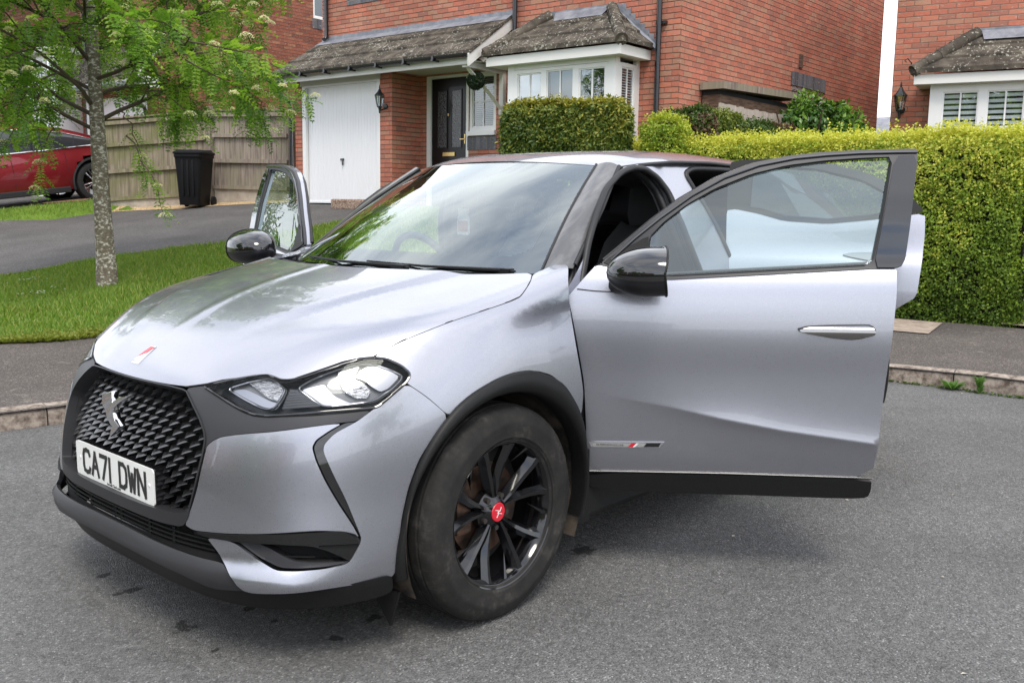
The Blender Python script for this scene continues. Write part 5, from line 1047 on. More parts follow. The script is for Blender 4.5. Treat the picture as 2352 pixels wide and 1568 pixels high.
CC=np.array([-.8,0,.1])
CAR=empty('silver_car',(0,0,0)); tag(CAR,'silver compact suv with its doors standing open and black alloy wheels','car')
TP,TR=(0.01476, 0.00177)
CAR.rotation_euler=(TR,TP,0)
def sdir(s): s=np.atleast_2d(s); c=np.cos(s[:,1]); return np.column_stack([np.cos(s[:,0])*c,np.sin(s[:,0])*c,np.sin(s[:,1])])
def proj_s(s,off=0.):
    D=sdir(s); a=np.full(len(D),.25); b=np.full(len(D),2.6); off=np.broadcast_to(off,(len(D),))
    for _ in range(34):
        m=(a+b)/2; g=G(CC+D*m[:,None])-off; hi=g>0; b=np.where(hi,m,b); a=np.where(hi,a,m)
    return CC+D*a[:,None]
def grad(P):
    e=2e-3; g=np.zeros_like(P)
    for i in range(3): d=np.zeros(3); d[i]=e; g[:,i]=G(P+d)-G(P-d)
    return g/np.maximum(np.linalg.norm(g,axis=1),1e-9)[:,None]
def yz2s(y,z):
    a,b=-.3,1.1
    for _ in range(30):
        m=(a+b)/2
        if Gf(m,y,z)>0: b=m
        else: a=m
    return (math.atan2(y,a+.8),math.atan2(z-.1,math.hypot(a+.8,y)))
def chaikin(P,it=2,r=.16):
    P=np.asarray(P,float)
    for _ in range(it):
        Q=np.roll(P,-1,0); P=np.stack([P*(1-r)+Q*r,P*r+Q*(1-r)],1).reshape(-1,2)
    return P
def dens(P,step):
    out=[]
    for a,b in zip(P,np.roll(P,-1,0)):
        n=max(1,int(np.linalg.norm(b-a)/step)); out+= [a+(b-a)*k/n for k in range(n)]
    return np.array(out)
def mir(P): P=np.asarray(P,float); return np.column_stack([-P[:,0],P[:,1]])[::-1]
def full(P): return np.vstack([P,mir(P)])
def panel_s(name,poly,mat,parent,off=0.,step=.022,holes=(),lip=.014,smooth_it=2,label=None,r=.16,inset=0.0012,offf=None):
    """a body panel cut from the body surface, with a turned-in edge"""
    poly=dens(chaikin(poly,smooth_it,r),step*.8); holes=[dens(chaikin(hh_,smooth_it,r),step*.8) for hh_ in holes]
    v,f=cdt(poly,step,holes); o_=off if offf is None else offf(v); P=proj_s(v,o_); Nn=grad(P)
    if offf is not None:
        e_=.0015; Pa=proj_s(v+[e_,0],offf(v+[e_,0])); Pb=proj_s(v-[e_,0],offf(v-[e_,0])); Pc_=proj_s(v+[0,e_],offf(v+[0,e_])); Pd=proj_s(v-[0,e_],offf(v-[0,e_]))
        N2=np.cross(Pa-Pb,Pc_-Pd); N2/=np.linalg.norm(N2,axis=1)[:,None]; N2*=np.sign((N2*Nn).sum(1))[:,None]; Nn=N2
    V=list(map(tuple,P)); F=list(f); NN=list(map(tuple,Nn))
    if lip:
        from collections import Counter
        ed=Counter(); dr={}
        for q in f:
            for a,b in zip(q,q[1:]+q[:1]): k=(min(a,b),max(a,b)); ed[k]+=1; dr[k]=(a,b)
        for k,c in ed.items():
            if c==1:
                a,b=dr[k]; t=P[b]-P[a]; s=np.cross(t,Nn[a]); s/=np.linalg.norm(s)+1e-9
                i=len(V); V+=[tuple(P[a]),tuple(P[b]),tuple(P[b]-Nn[b]*lip),tuple(P[a]-Nn[a]*lip)]; NN+=[tuple(s)]*4; F.append((i+1,i,i+3,i+2))
    o=mk(name,V,F,mat,parent,smooth=True,normals=NN)
    if label: o['label']=label
    return o
# ---- materials
def paint(name,base=(.40,.405,.45)):
    m=bsdf(name,base,.30,metal=.93,coat=1,crough=.02); t=m.node_tree;b=t.nodes['Principled BSDF']
    c=N(t,'ShaderNodeTexCoord'); v=N(t,'ShaderNodeTexVoronoi'); v.inputs['Scale'].default_value=900; t.links.new(c.outputs['Object'],v.inputs['Vector'])
    sp=N(t,'ShaderNodeSeparateColor'); t.links.new(v.outputs['Color'],sp.inputs[0]); mr=N(t,'ShaderNodeMapRange'); mr.inputs['To Min'].default_value=.27; mr.inputs['To Max'].default_value=.37; t.links.new(sp.outputs[0],mr.inputs['Value']); t.links.new(mr.outputs[0],b.inputs['Roughness'])
    n=N(t,'ShaderNodeTexNoise'); n.inputs['Scale'].default_value=7; n.inputs['Detail'].default_value=8; n.inputs['Roughness'].default_value=.7; t.links.new(c.outputs['Object'],n.inputs['Vector']); m2=N(t,'ShaderNodeMapRange'); m2.inputs['From Min'].default_value=.4; m2.inputs['From Max'].default_value=.75; m2.inputs['To Min'].default_value=.0; m2.inputs['To Max'].default_value=.035; t.links.new(n.outputs['Fac'],m2.inputs['Value']); t.links.new(m2.outputs[0],b.inputs['Coat Roughness'])
    return m
m_sil=paint('artense silver metallic paint'); m_trim=bsdf('matt dark grey bumper plastic',(.038,.038,.042),.45,metal=.2)
m_clad=tex(bsdf('black textured cladding',(.02,.02,.02),.55),scale=300,lo=(.005,.005,.005),hi=(.011,.011,.011),bump=.15,bdist=.001); m_clad.node_tree.nodes['Principled BSDF'].inputs['Roughness'].default_value=.5; m_clad.node_tree.nodes['Principled BSDF'].inputs['Specular IOR Level'].default_value=.3; m_grl=bsdf('satin black grille',(.012,.012,.013),.24,coat=.6,crough=.12)
m_gloss=bsdf('gloss black trim',(.008,.008,.009),.08,coat=1,crough=.02); m_pil=tex(bsdf('gloss pillar with painted sheen',(.09,.09,.095),.3,coat=.5,crough=.15),scale=5,lo=(.085,.085,.088),hi=(.16,.158,.16),mapscale=(1,4,1)); m_chrome=bsdf('chrome',(.75,.75,.76),.06,metal=1); m_dchrome=bsdf('dark chrome',(.35,.34,.33),.10,metal=1)  # pillar colour has grey reflection streaks painted in
m_int=bsdf('charcoal cabin fabric',(.075,.075,.078),.85); m_dash=bsdf('dark dashboard plastic',(.085,.085,.09),.55); m_seal=bsdf('black rubber seal',(.01,.01,.011),.5); m_under=bsdf('underbody black',(.008,.008,.008),.9)
m_plate=bsdf('white number plate',(.82,.82,.79),.35,coat=.3); m_ink=bsdf('black plate characters',(.006,.006,.006),.35,coat=.3); m_redc=bsdf('red enamel',(.62,.012,.03),.3,coat=.6); m_whitee=bsdf('white enamel',(.8,.8,.8),.3,coat=.5)
m_dark=bsdf('lamp housing black',(.012,.012,.014),.35)
m_ws=glassmat('windscreen glass',(.84,.94,.91),1.5,base=.19); m_sg=glassmat('green tinted door glass',(.74,.89,.86),.9,base=.10); m_pg=glassmat('dark privacy glass',(.16,.18,.18),1.2,base=.04); m_lens=glassmat('clear lamp lens',(.96,.97,.98),.30)
# ---- panels
panel_s('bonnet',full(hood),m_sil,CAR,step=.0135,label='silver bonnet with creases')
bump=empty('front_bumper'); bump.parent=CAR
def chin(v):
    P=proj_s(v,0.); return .026*sstep(.345,.262,P[:,2])*sstep(.83,.70,np.abs(P[:,1]))
def gapline(name,S_,r=.0022,off=-.001):  # dark tube drawn along a shut line, stands in for its shade
    P=[tuple(q) for q in proj_s(np.array(S_),off)]; m=MB(); m.tube(P,r,5); return m.build(name,m_under,CAR,smooth=60)
for s in (1,-1):
    mm=(lambda P:P) if s>0 else mir
    hs=np.array(hood)*[s,1]; i0=int(np.argmin(np.abs(np.array(hood)[:,0]-.5471))); gapline('bonnet_gap',hs[i0:i0+9]); gapline('bonnet_gap',hs[:i0+1],.003)
    cs=np.array(corner)[:3]*[s,1]; gapline('bumper_gap',cs,.0018)
    panel_s('bumper_skin',mm(center),m_sil,bump,off=.0); panel_s('bumper_corner',mm(corner),m_sil,bump,offf=chin,step=.015)
    panel_s('bumper_trim',mm(trim),m_trim,bump,off=-.002)
    d=panel_s('daytime_lamp',mm(drl),m_gloss,bump,off=-.006,label='slanting black daytime running lamp strip')
    fe=panel_s('front_wing',mm(fender),m_sil,CAR)
    # lower side intake: recessed box, slats, blade
    it=panel_s('side_intake',mm(intake),m_under,bump,off=-.05,lip=0)
grl=[yz2s(0,.768)]
gr2=np.array(grille)
gpoly=full(np.vstack([gr2,[yz2s(.36,.432),yz2s(.2,.428)]]))
gpoly=gpoly
bo=np.array(grille_border[:-2])
bpoly=full(np.vstack([bo,[yz2s(.40,.398),yz2s(.30,.392),yz2s(.15,.392)]]))
GR=empty('grille'); GR.parent=CAR
panel_s('grille_surround',bpoly,bsdf('dark satin grille frame',(.022,.022,.024),.4),GR,off=.002,holes=[gpoly],step=.012,lip=.05)
panel_s('grille_back',gpoly,m_under,GR,off=-.085,lip=0,step=.05)
mb=MB(); gp=chaikin(gpoly,1); dy,dz=.055,.0232
def xat(y,z,off):
    a=np.full(len(y),.2);b=np.full(len(y),1.1)
    for _ in range(26): m_=(a+b)/2; g_=Gf(m_,y,z)-off>0; b=np.where(g_,m_,b); a=np.where(g_,a,m_)
    return a
ys=[];zs=[]
for j in range(18):
    for i in range(-12,13):
        ys.append(i*dy+(dy/2 if j%2 else 0)); zs.append(.787-j*dz)
ys=np.array(ys);zs=np.array(zs); x0=xat(ys,zs,-.030)
S=np.column_stack([np.arctan2(ys,x0+.8),np.arctan2(zs-.1,np.hypot(x0+.8,ys))]); ok=inside(S,gp*[.985,1])
for y,z,x in zip(ys[ok],zs[ok],x0[ok]):
    T_=(x-.040,y,z+dz*.46);L_=(x-.012,y-dy*.46,z-dz*.10);R_=(x-.012,y+dy*.46,z-dz*.10);B_=(x+.010,y,z-dz*.56); Bb=(x-.040,y,z-dz*.35); Cc=(x-.010,y,z-dz*.04)
    mb.add([T_,L_,R_,B_,Bb,Cc],[(0,1,5),(1,3,5),(3,2,5),(2,0,5),(1,4,3),(3,4,2)])
mb.build('mesh',m_grl,GR)
em=MB(); T=lambda a,b,hh_:(.836+hh_,a,b)
em.prism([(-.034,.722),(.030,.742),(.034,.706),(-.012,.672),(-.036,.690)],-.01,.012,T)
em.prism([(.142,.742),(.130,.734),(.088,.716),(.040,.690),(.036,.676),(.046,.655),(.074,.640),(.060,.630),(.020,.633),(-.006,.655),(-.012,.672),(.027,.705),(.088,.733)],-.01,.014,T)
em.prism([(.020,.633),(.056,.630),(.030,.612),(-.003,.592),(.006,.615)],-.012,.010,T)
em.build('emblem',m_chrome,GR,bevel=.0035,smooth=30)
# number plate
px=.838; PL=empty('number_plate'); PL.parent=CAR
m=MB(); m.box((px-.05,-.255,.425),(px-.0015,.255,.538)); m.build('plinth',m_gloss,PL,bevel=.004)
T=lambda a,b,hh_:(px+hh_-.02*0,a,b)
m=MB(); r_c=.012; q=[]
for (cy,cz,a0) in ((.26-r_c,.54-r_c,0),(-.26+r_c,.54-r_c,90),(-.26+r_c,.428+r_c,180),(.26-r_c,.428+r_c,270)):
    for k in range(5): a=R(a0+k*22.5); q.append((cy+r_c*math.cos(a),cz+r_c*math.sin(a)))
m.prism(q,0,.004,T); m.build('plate',m_plate,PL)
def glyphs():
    G_={'C':[[(1,.80),(.88,.96),(.5,1),(.12,.94),(0,.75),(0,.25),(.12,.06),(.5,0),(.88,.04),(1,.2)]],'A':[[(0,0),(.5,1),(1,0)],[(.2,.36),(.8,.36)]],'7':[[(0,1),(1,1),(.35,0)]],'1':[[(.5,1),(.5,0)]],
        'D':[[(0,0),(0,1),(.6,1),(.93,.86),(1,.65),(1,.35),(.93,.14),(.6,0),(0,0)]],'W':[[(0,1),(.25,0),(.5,.72),(.75,0),(1,1)]],'N':[[(0,0),(0,1),(1,0),(1,1)]]}
    return G_
gl_=glyphs(); y=-.205; sw=.0142
m=MB()
for ch in 'CA71 DWN':
    m=MB()
    if ch==' ': y+=.040; continue
    w_=.044 if ch not in '1' else .0; adv={'1':.030}.get(ch,.060)
    for st in gl_[ch]:
        pts=[(y+(a*w_ if ch!='1' else .004),.447+b*.072) for a,b in st]
        for (a,b) in zip(pts,pts[1:]):
            d=Vector((b[0]-a[0],b[1]-a[1])); L=d.length; d/=L; n=Vector((-d.y,d.x))*sw/2; e_=d*sw*.42
            p=[(a[0]-e_.x+n.x,a[1]-e_.y+n.y),(b[0]+e_.x+n.x,b[1]+e_.y+n.y),(b[0]+e_.x-n.x,b[1]+e_.y-n.y),(a[0]-e_.x-n.x,a[1]-e_.y-n.y)]
            hh_=.0052+.0001*rnd.random(); m.add([T(*q,hh_) for q in p],[(0,1,2,3)])
    m.build('plate_character',m_ink,PL)
    y+=adv if ch!='1' else .030
pass
def text(name,body,size,mat,parent,Mx,sx=1):
    cu=bpy.data.curves.new(name,'FONT'); cu.body=body; cu.size=size; cu.extrude=.0003; cu.align_x='CENTER'
    o=bpy.data.objects.new(name+'_t',cu); COL.objects.link(o); dg=bpy.context.evaluated_depsgraph_get(); me=bpy.data.meshes.new_from_object(o.evaluated_get(dg)); bpy.data.objects.remove(o)
    me.transform(Matrix.Diagonal((sx,1,1,1))); me.transform(Mx); me.materials.clear(); me.materials.append(mat); o=bpy.data.objects.new(name,me); COL.objects.link(o); o.parent=parent; return o
MF=Matrix(((0,0,1,px+.0046),(1,0,0,0),(0,1,0,.4315),(0,0,0,1)))
text('dealer_name','Arnold Clark.com',.0125,m_ink,PL,MF)
for s in (-1,1): m=MB(); m.lathe([(0,.006),(.0055,.0055),(.0065,.003)],14,ax='z'); V=[(px+z_,s*.232+x_,.487+y_) for x_,y_,z_ in m.V]; k=MB(); k.add(V,m.F); k.build('plate_screw',m_whitee,PL,smooth=60)
# bonnet flash badge
def on_s(s,off=0.): return proj_s(np.atleast_2d(s),off)
def patch(name,yz,mat,parent,off,n=4):
    """small flat badge following the body surface, given by (x,y) corners on the bonnet"""
    V=[]
    for (y,z) in yz: V.append(yz2s(y,z))
    return panel_s(name,np.array(V),mat,parent,off=off,step=.008,lip=.004,smooth_it=0)
bd=patch('bonnet_flash',[(-.056,.806),(-.008,.806),(.006,.857),(-.024,.857)],m_chrome,CAR,.003)
patch('flash_red',[(-.046,.8225),(-.0275,.8215),(.0035,.855),(-.0215,.855)],m_redc,bd,.0042)
patch('flash_white',[(-.052,.8125),(-.018,.824),(-.008,.838),(-.046,.822)],m_whitee,bd,.0044)
# lower intake, lip
lowp=full([yz2s(.10,.386),yz2s(.25,.385),yz2s(.40,.385),yz2s(.485,.378),yz2s(.525,.345),yz2s(.545,.322),yz2s(.47,.325),yz2s(.30,.330),yz2s(.10,.334)])
LI=empty('lower_intake'); LI.parent=bump
panel_s('intake_back',lowp,m_under,bump,off=-.06,lip=0,step=.04).name='lower_intake_back'
bpy.data.objects.remove(LI)
m=MB()
for z in (.372,.358,.344):
    P=[]; 
    for y in np.linspace(-.50,.50,25): s=yz2s(y,z); P.append(tuple(on_s(s,-.02)[0]))
    m.tube(P,.0035,5)
for y in (-.33,-.2,-.02,.02,.2,.33):
    s=[on_s(yz2s(y,z),-.022)[0] for z in (.385,.335)]; m.tube([tuple(q) for q in s],.006,5)
m.build('intake_slats',m_clad,bump)
lipg=full([yz2s(.10,.334),yz2s(.30,.329),yz2s(.47,.324),yz2s(.548,.322),yz2s(.568,.30),yz2s(.609,.252),yz2s(.64,.244),yz2s(.50,.238),yz2s(.40,.262),yz2s(.25,.272),yz2s(.10,.276)])
def lipoff(v): P=proj_s(v,0.); return .022*sstep(.345,.285,P[:,2])*sstep(.66,.5,np.abs(P[:,1]))
panel_s('splitter',lipg,m_trim,bump,offf=lipoff)
bars=full([yz2s(.10,.392),yz2s(.30,.392),yz2s(.40,.397),yz2s(.44,.395),yz2s(.485,.382),yz2s(.40,.388),yz2s(.25,.387),yz2s(.10,.387)])
lb=[yz2s(.10,.274),yz2s(.25,.270),yz2s(.40,.260),yz2s(.50,.236),yz2s(.62,.243),yz2s(.74,.250),yz2s(.80,.256),yz2s(.838,.262),yz2s(.83,.20),yz2s(.76,.188),yz2s(.6,.178),yz2s(.3,.176),yz2s(.1,.176)]
panel_s('lower_valance',full(lb),m_clad,bump,off=.004,lip=.03)
# side intake detail
for s in (1,-1):
    def bar(y0,z0,y1,z1,off,r,n=10): return [tuple(on_s(yz2s(s*(y0+(y1-y0)*k/(n-1)),z0+(z1-z0)*k/(n-1)),off)[0]) for k in range(n)],r
    m=MB()
    for (y0,z0,y1,z1) in ((.60,.352,.74,.340),(.62,.337,.77,.326),(.65,.322,.79,.312),(.67,.306,.77,.298)):
        P,r=bar(y0,z0,y1,z1,-.025,.004); m.tube(P,r,5)
    m.build('intake_slats',m_clad,bump)
I=np.array(intake)
IHOLE=np.array([[0.3857, 0.1674], [0.4305, 0.1674], [0.4727, 0.1672], [0.5038, 0.1562], [0.5313, 0.1418], [0.5223, 0.1388], [0.4696, 0.1387], [0.4467, 0.1406], [0.4293, 0.1482], [0.4089, 0.1593]]); IBLADE=np.array([[0.2683, 0.173], [0.3362, 0.1777], [0.4297, 0.1865], [0.5027, 0.1937], [0.5273, 0.1936], [0.5419, 0.1849], [0.5486, 0.1761], [0.5483, 0.172], [0.4931, 0.1706], [0.4304, 0.1701], [0.3618, 0.1679], [0.2953, 0.1675]]); IDARK=np.array([[0.4809, 0.1682], [0.5479, 0.1705], [0.5496, 0.1638], [0.5424, 0.1484], [0.534, 0.1402], [0.5099, 0.1549]])
for s in (1,-1):
    mm=(lambda P:np.asarray(P,float)) if s>0 else mir
    panel_s('intake_frame',mm(I),m_trim,bump,off=-.012,holes=[mm(IHOLE)],step=.012,lip=.045); panel_s('intake_blade',mm(IBLADE),m_clad,bump,off=.004,step=.012,lip=.018); panel_s('intake_cheek',mm(IDARK),m_clad,bump,off=-.004,step=.012,lip=.03)
# arch cladding: curved strip from outer panel line in to the arch lip, wrapping into the well
def arch(cx,s,outer_pts=None,ro=.445,a0=-14,a1=194,par=None,n=64,yb=.895):
    V=[];F=[];rows=7
    for i in range(n+1):
        a=R(a0+(a1-a0)*i/n); c,d=math.cos(a),math.sin(a)
        if outer_pts is not None:
            r_o=float(np.interp(math.degrees(a),outer_pts[0],outer_pts[1]))
        else: r_o=ro
        for j,(q,dn) in enumerate(((0,-.004),(.0,.006),(.10,.014),(.5,.018),(.86,.014),(1.,.0),(1.06,-.05))):
            r_=r_o+(.392-r_o)*q; x=cx+r_*c; z=.34+r_*d
            if cx==0 and z>.12:
                yv=.5; lo_,hi_=.3,1.2
                for _ in range(22):
                    mm_=(lo_+hi_)/2
                    if Gf(x,mm_,max(z,.16))>0: hi_=mm_
                    else: lo_=mm_
                yv=lo_
            else: yv=float(bb(np.array(max(z,.2))))+.0
            V.append((x,s*(yv+dn),z))
    F=[(i*rows+j,(i+1)*rows+j,(i+1)*rows+j+1,i*rows+j+1) for i in range(n) for j in range(rows-1)]
    if s<0: F=[q[::-1] for q in F]
    o=mk('arch_cladding',V,F,m_clad,par or CAR,smooth=True); return o
AO=np.array([(-12,.430),(8,.403),(20,.402),(48,.424),(62,.434),(78,.440),(103,.462),(124,.464),(143,.436),(161,.408),(185,.408),(200,.408)]).T
m_well=tex(bsdf('dusty wheel arch liner',(.05,.04,.03),.95),scale=12,lo=(.018,.015,.012),hi=(.085,.065,.048),bump=.4)
for s in (1,-1):
    arch(0,s,AO)
    V=[];F=[];n=30                                # wheel well
    for i in range(n+1):
        a=R(-25+230*i/n); 
        for yv in (.865,.80,.55): V.append((.40*math.cos(a),s*yv,.34+.40*math.sin(a)))
    F=[(i*3+j,(i+1)*3+j,(i+1)*3+j+1,i*3+j+1) for i in range(n) for j in range(2)]; F.append(tuple(i*3+2 for i in range(n+1))); mk('wheel_arch_liner',V,F,m_well,CAR,smooth=False)
    m=MB(); m.add([(.40,s*.70,.20),(.40,s*.84,.20),(.40,s*.80,.085),(.41,s*.70,.20),(.41,s*.84,.20),(.41,s*.80,.085)],[(0,1,2),(5,4,3),(0,2,5,3),(1,4,5,2)]); m.build('deflector_flap',m_clad,CAR); m=MB(); m.box((-.46,s*.80-.05,.20),(-.40,s*.80+.05,.46)); m.build('arch_rear_filler',m_clad,CAR)
# dark liner added behind all gaps so they look shaded
az=np.linspace(-1.15,1.15,116); el=np.linspace(.06,1.05,52); A_,E_=np.meshgrid(az,el,indexing='ij'); SS=np.column_stack([A_.ravel(),E_.ravel()]); P=proj_s(SS,-.024)
gi=np.arange(len(SS)).reshape(116,52); F=[]
skipp=[gpoly,lowp,np.array(headlight),mir(headlight),I,mir(I)]; cen=np.column_stack([(A_[:-1,:-1]+A_[1:,1:]).ravel()/2,(E_[:-1,:-1]+E_[1:,1:]).ravel()/2])
Pc=proj_s(cen,-.024); bad=np.zeros(len(cen),bool)
for q in skipp: bad|=inside(cen,q)
bad|=(np.abs(Pc[:,1])>.45)&(np.hypot(Pc[:,0],Pc[:,2]-.34)<.43)
bad|=Pc[:,0]<-.36; bad|=Pc[:,2]<.17
bad|=(Pc[:,2]>1.0)&(Pc[:,0]<.06-.40*np.abs(Pc[:,1])**1.5)
k=0
for i in range(115):
    for j in range(51):
        if not bad[k]: F.append((gi[i,j],gi[i+1,j],gi[i+1,j+1],gi[i,j+1]))
        k+=1
mk('dark_gap_backing',P,F,m_under,CAR)
# ---- headlights
def sstrip(S_,off,r,mb,n=6): mb.tube([tuple(q) for q in proj_s(dens(chaikin(S_,2),.012),off)]+[tuple(proj_s(dens(chaikin(S_,2),.012)[:1],off)[0])],r,n,cap=False)
def px2(pts): return pts
HLs=np.array(headlight)
EYE2=np.array([[0.4214, 0.4295], [0.4357, 0.4434], [0.4592, 0.4594], [0.4909, 0.4765], [0.5285, 0.4899], [0.5515, 0.4915], [0.5833, 0.4863], [0.6045, 0.4787], [0.6028, 0.4696], [0.5883, 0.4501], [0.559, 0.4245], [0.5235, 0.4135], [0.4831, 0.4041], [0.4687, 0.405], [0.4419, 0.418]]); EYE1=np.array([[0.2813, 0.4138], [0.3182, 0.4298], [0.3521, 0.4397], [0.3645, 0.4404], [0.3819, 0.4345], [0.3984, 0.426], [0.3968, 0.4112], [0.3892, 0.3918], [0.3771, 0.3871], [0.3608, 0.3888], [0.3189, 0.4012]]); BOWL2=np.array([[0.4245, 0.4289], [0.4642, 0.4439], [0.4726, 0.4345], [0.4897, 0.4237], [0.5104, 0.4181], [0.5215, 0.415], [0.4844, 0.406], [0.47, 0.407], [0.4473, 0.4187]]); BOWL1=np.array([[0.2849, 0.4138], [0.3158, 0.4181], [0.3447, 0.4111], [0.3764, 0.4019], [0.3904, 0.4007], [0.3839, 0.3904], [0.3641, 0.3909], [0.3228, 0.4025]]); PROJ2=np.array([[0.4841, 0.4697], [0.5027, 0.476], [0.5233, 0.4867], [0.516, 0.461], [0.534, 0.4557], [0.551, 0.4428], [0.5476, 0.4293], [0.5288, 0.425], [0.5058, 0.4331], [0.4902, 0.4519]]); PROJ1=np.array([[0.3182, 0.4298], [0.349, 0.4375], [0.3748, 0.4366], [0.3947, 0.4255], [0.3937, 0.4145], [0.3896, 0.4033], [0.3708, 0.4066], [0.343, 0.42]]); MID=np.array([[0.4075, 0.4279], [0.4199, 0.4284], [0.4708, 0.4035], [0.4028, 0.3907]]); HI2=np.array([[0.5176, 0.4622], [0.5319, 0.4828], [0.552, 0.4886], [0.5837, 0.4834], [0.6001, 0.476], [0.5827, 0.4511], [0.5692, 0.4426], [0.5537, 0.4488], [0.5368, 0.4599]])
m_refl=bsdf('satin reflector',(.38,.38,.40),.28,metal=1); m_cell=tex(bsdf('ribbed lamp optic',(.3,.3,.32),.1,metal=.6,coat=1),scale=70,lo=(.10,.10,.11),hi=(.55,.55,.58),mapscale=(1,1,6),bump=.8,bdist=.004); m_lh=bsdf('smoked lamp housing',(.13,.13,.14),.3,coat=.6)
for s in (1,-1):
    mm=(lambda P:np.asarray(P,float)) if s>0 else mir
    hl=empty('headlight'); hl.parent=CAR
    panel_s('housing',mm(HLs),m_dark,hl,off=-.055,lip=0,step=.03)
    # rim seal
    m=MB(); sstrip(mm(HLs),-.001,.0045,m); m.build('seal',m_gloss,hl,smooth=60)
    panel_s('lens',mm(HLs),m_lens,hl,off=-.001,step=.03,lip=.05,inset=0)
    for (E_,Bw,Pr) in ((EYE2,BOWL2,PROJ2),(EYE1,BOWL1,PROJ1)):
        panel_s('reflector',mm(E_),m_lh,hl,off=-.034,lip=.0,step=.02)
        panel_s('reflector',mm(Bw),m_refl,hl,off=-.028,lip=.012,step=.015)
        panel_s('projector',mm(Pr),m_cell,hl,off=-.022,lip=.02,step=.012)
        m=MB(); sstrip(mm(E_),-.020,.0035,m); m.build('light_guide',m_chrome if False else m_refl,hl,smooth=60)
    panel_s('reflector',mm(HI2),m_refl,hl,off=-.018,lip=.01,step=.015)
    m=MB()
    c0=MID.mean(0)
    for k in range(8):
        q=(k+.5)/8; a=MID[0]*(1-q)+MID[3]*q; b=MID[1]*(1-q)+MID[2]*q; P=proj_s(mm(np.array([a,(a+b)/2,b])),-.02); m.tube([tuple(x) for x in P],.004,5)
    m.build('indicator_ribs',m_refl,hl,smooth=60)

# ---- glasshouse
def ptap(a,X_,Y_): return float(np.interp(a,X_,Y_))
def wsP(u,v,o=0.):
    a=abs(u); B_=Vector((-.05-.33*a**2.2,.69*u,1.078-.012*u*u)); T_=Vector((-.82-.085*a**2.2,.515*u,1.468-.020*u*u)); n=Vector((.45,.0,.9)).normalized()
    p=B_.lerp(T_,v)+n*(.022*math.sin(math.pi*v)*(1-.3*a)+o); return p
def grid(fn,us,vs,name,mat,par,mask=None,flip=False,smooth=True):
    V=[tuple(fn(u,v)) for u in us for v in vs]; m_=len(vs); F=[]
    for i in range(len(us)-1):
        for j in range(m_-1):
            if mask and not mask((us[i]+us[i+1])/2,(vs[j]+vs[j+1])/2): continue
            q=(i*m_+j,(i+1)*m_+j,(i+1)*m_+j+1,i*m_+j+1); F.append(q[::-1] if flip else q)
    return mk(name,V,F,mat,par,smooth=smooth)
ws=grid(lambda u,v:wsP(u,v),np.linspace(-1,1,33),np.linspace(0,1,21),'windscreen',m_ws,CAR)
def bandmask(u,v):
    a=abs(u); r=.18; 
    inn=(a<.915) and (.13<v<.935)
    if inn and a>.80 and v>.82: inn=((a-.80)/.115)**2+((v-.82)/.115)**2<1
    if inn and a>.80 and v<.22: inn=((a-.80)/.115)**2+((.22-v)/.09)**2<1
    if inn and v>.70 and a<.30*(v-.52)/.35: return not (abs(u+.03)<.035 and .80<v<.86)
    return not inn
grid(lambda u,v:wsP(u,v,-.004),np.linspace(-1,1,121),np.linspace(0,1,91),'windscreen_border',m_gloss,ws,mask=bandmask)
# bonnet rear gap / scuttle
def hoodrear(u): 
    s=np.array([[np.interp(abs(u),[0,.45,.75,.92,1],[0,.5049,.8,.93,.9545])*(1 if u>0 else -1), np.interp(abs(u),[0,.45,.75,.92,1],[.8717,.8481,.8335,.834,.82])]]); return Vector(proj_s(s,-.02)[0])
grid(lambda u,v:hoodrear(u).lerp(wsP(u,0,-.01)+Vector((.0,0,-.02)),v),np.linspace(-1,1,31),np.linspace(0,1,3),'scuttle_panel',m_clad,CAR)
PB=[Vector((-.505,.735,1.092)),Vector((-.62,.705,1.19)),Vector((-.74,.672,1.29)),Vector((-.85,.628,1.375)),Vector((-.955,.585,1.445))]
def pil(v):
    f_=v*4; i=min(int(f_),3); return PB[i].lerp(PB[i+1],f_-i)
for s in (1,-1):
    def fn(u,v,s=s):
        a=wsP(s*1.0,v,.004); b=pil(v); b=Vector((b.x,s*b.y,b.z)); p=a.lerp(b,u); n=Vector((.35,s*.55,.6)).normalized(); return p+n*(.018*math.sin(math.pi*min(1,u*1.0))**.8+ .002)
    pz=grid(fn,np.linspace(0,1,9),np.linspace(-.03,1,19),'windscreen_pillar',m_pil,CAR,flip=(s<0)); pz['label']='gloss dark windscreen pillar'
    m=MB(); m.tube([tuple(wsP(s*1.0,v,.006)) for v in np.linspace(0,1,14)],.006,6); m.build('windscreen_seal',m_seal,CAR,smooth=60)
    m=MB(); m.tube([(q.x,s*q.y,q.z) for q in PB],.010,8); m.build('pillar_seal',m_seal,CAR,smooth=60)
RX=[-.82,-1.0,-1.3,-1.6,-2.0,-2.5,-2.9,-3.06]
def zr(x): return float(pw(-x,[-q for q in RX],[1.470,1.506,1.530,1.534,1.520,1.470,1.400,1.355]))
def ze(x): return ptap(-x,[.82,.93,1.1,1.3,1.6,2.2,2.9,3.06],[1.43,1.446,1.466,1.480,1.484,1.462,1.36,1.31])
def yr(x): return ptap(-x,[.82,.95,1.1,1.3,1.8,2.5,3.06],[.56,.583,.598,.606,.602,.575,.52])
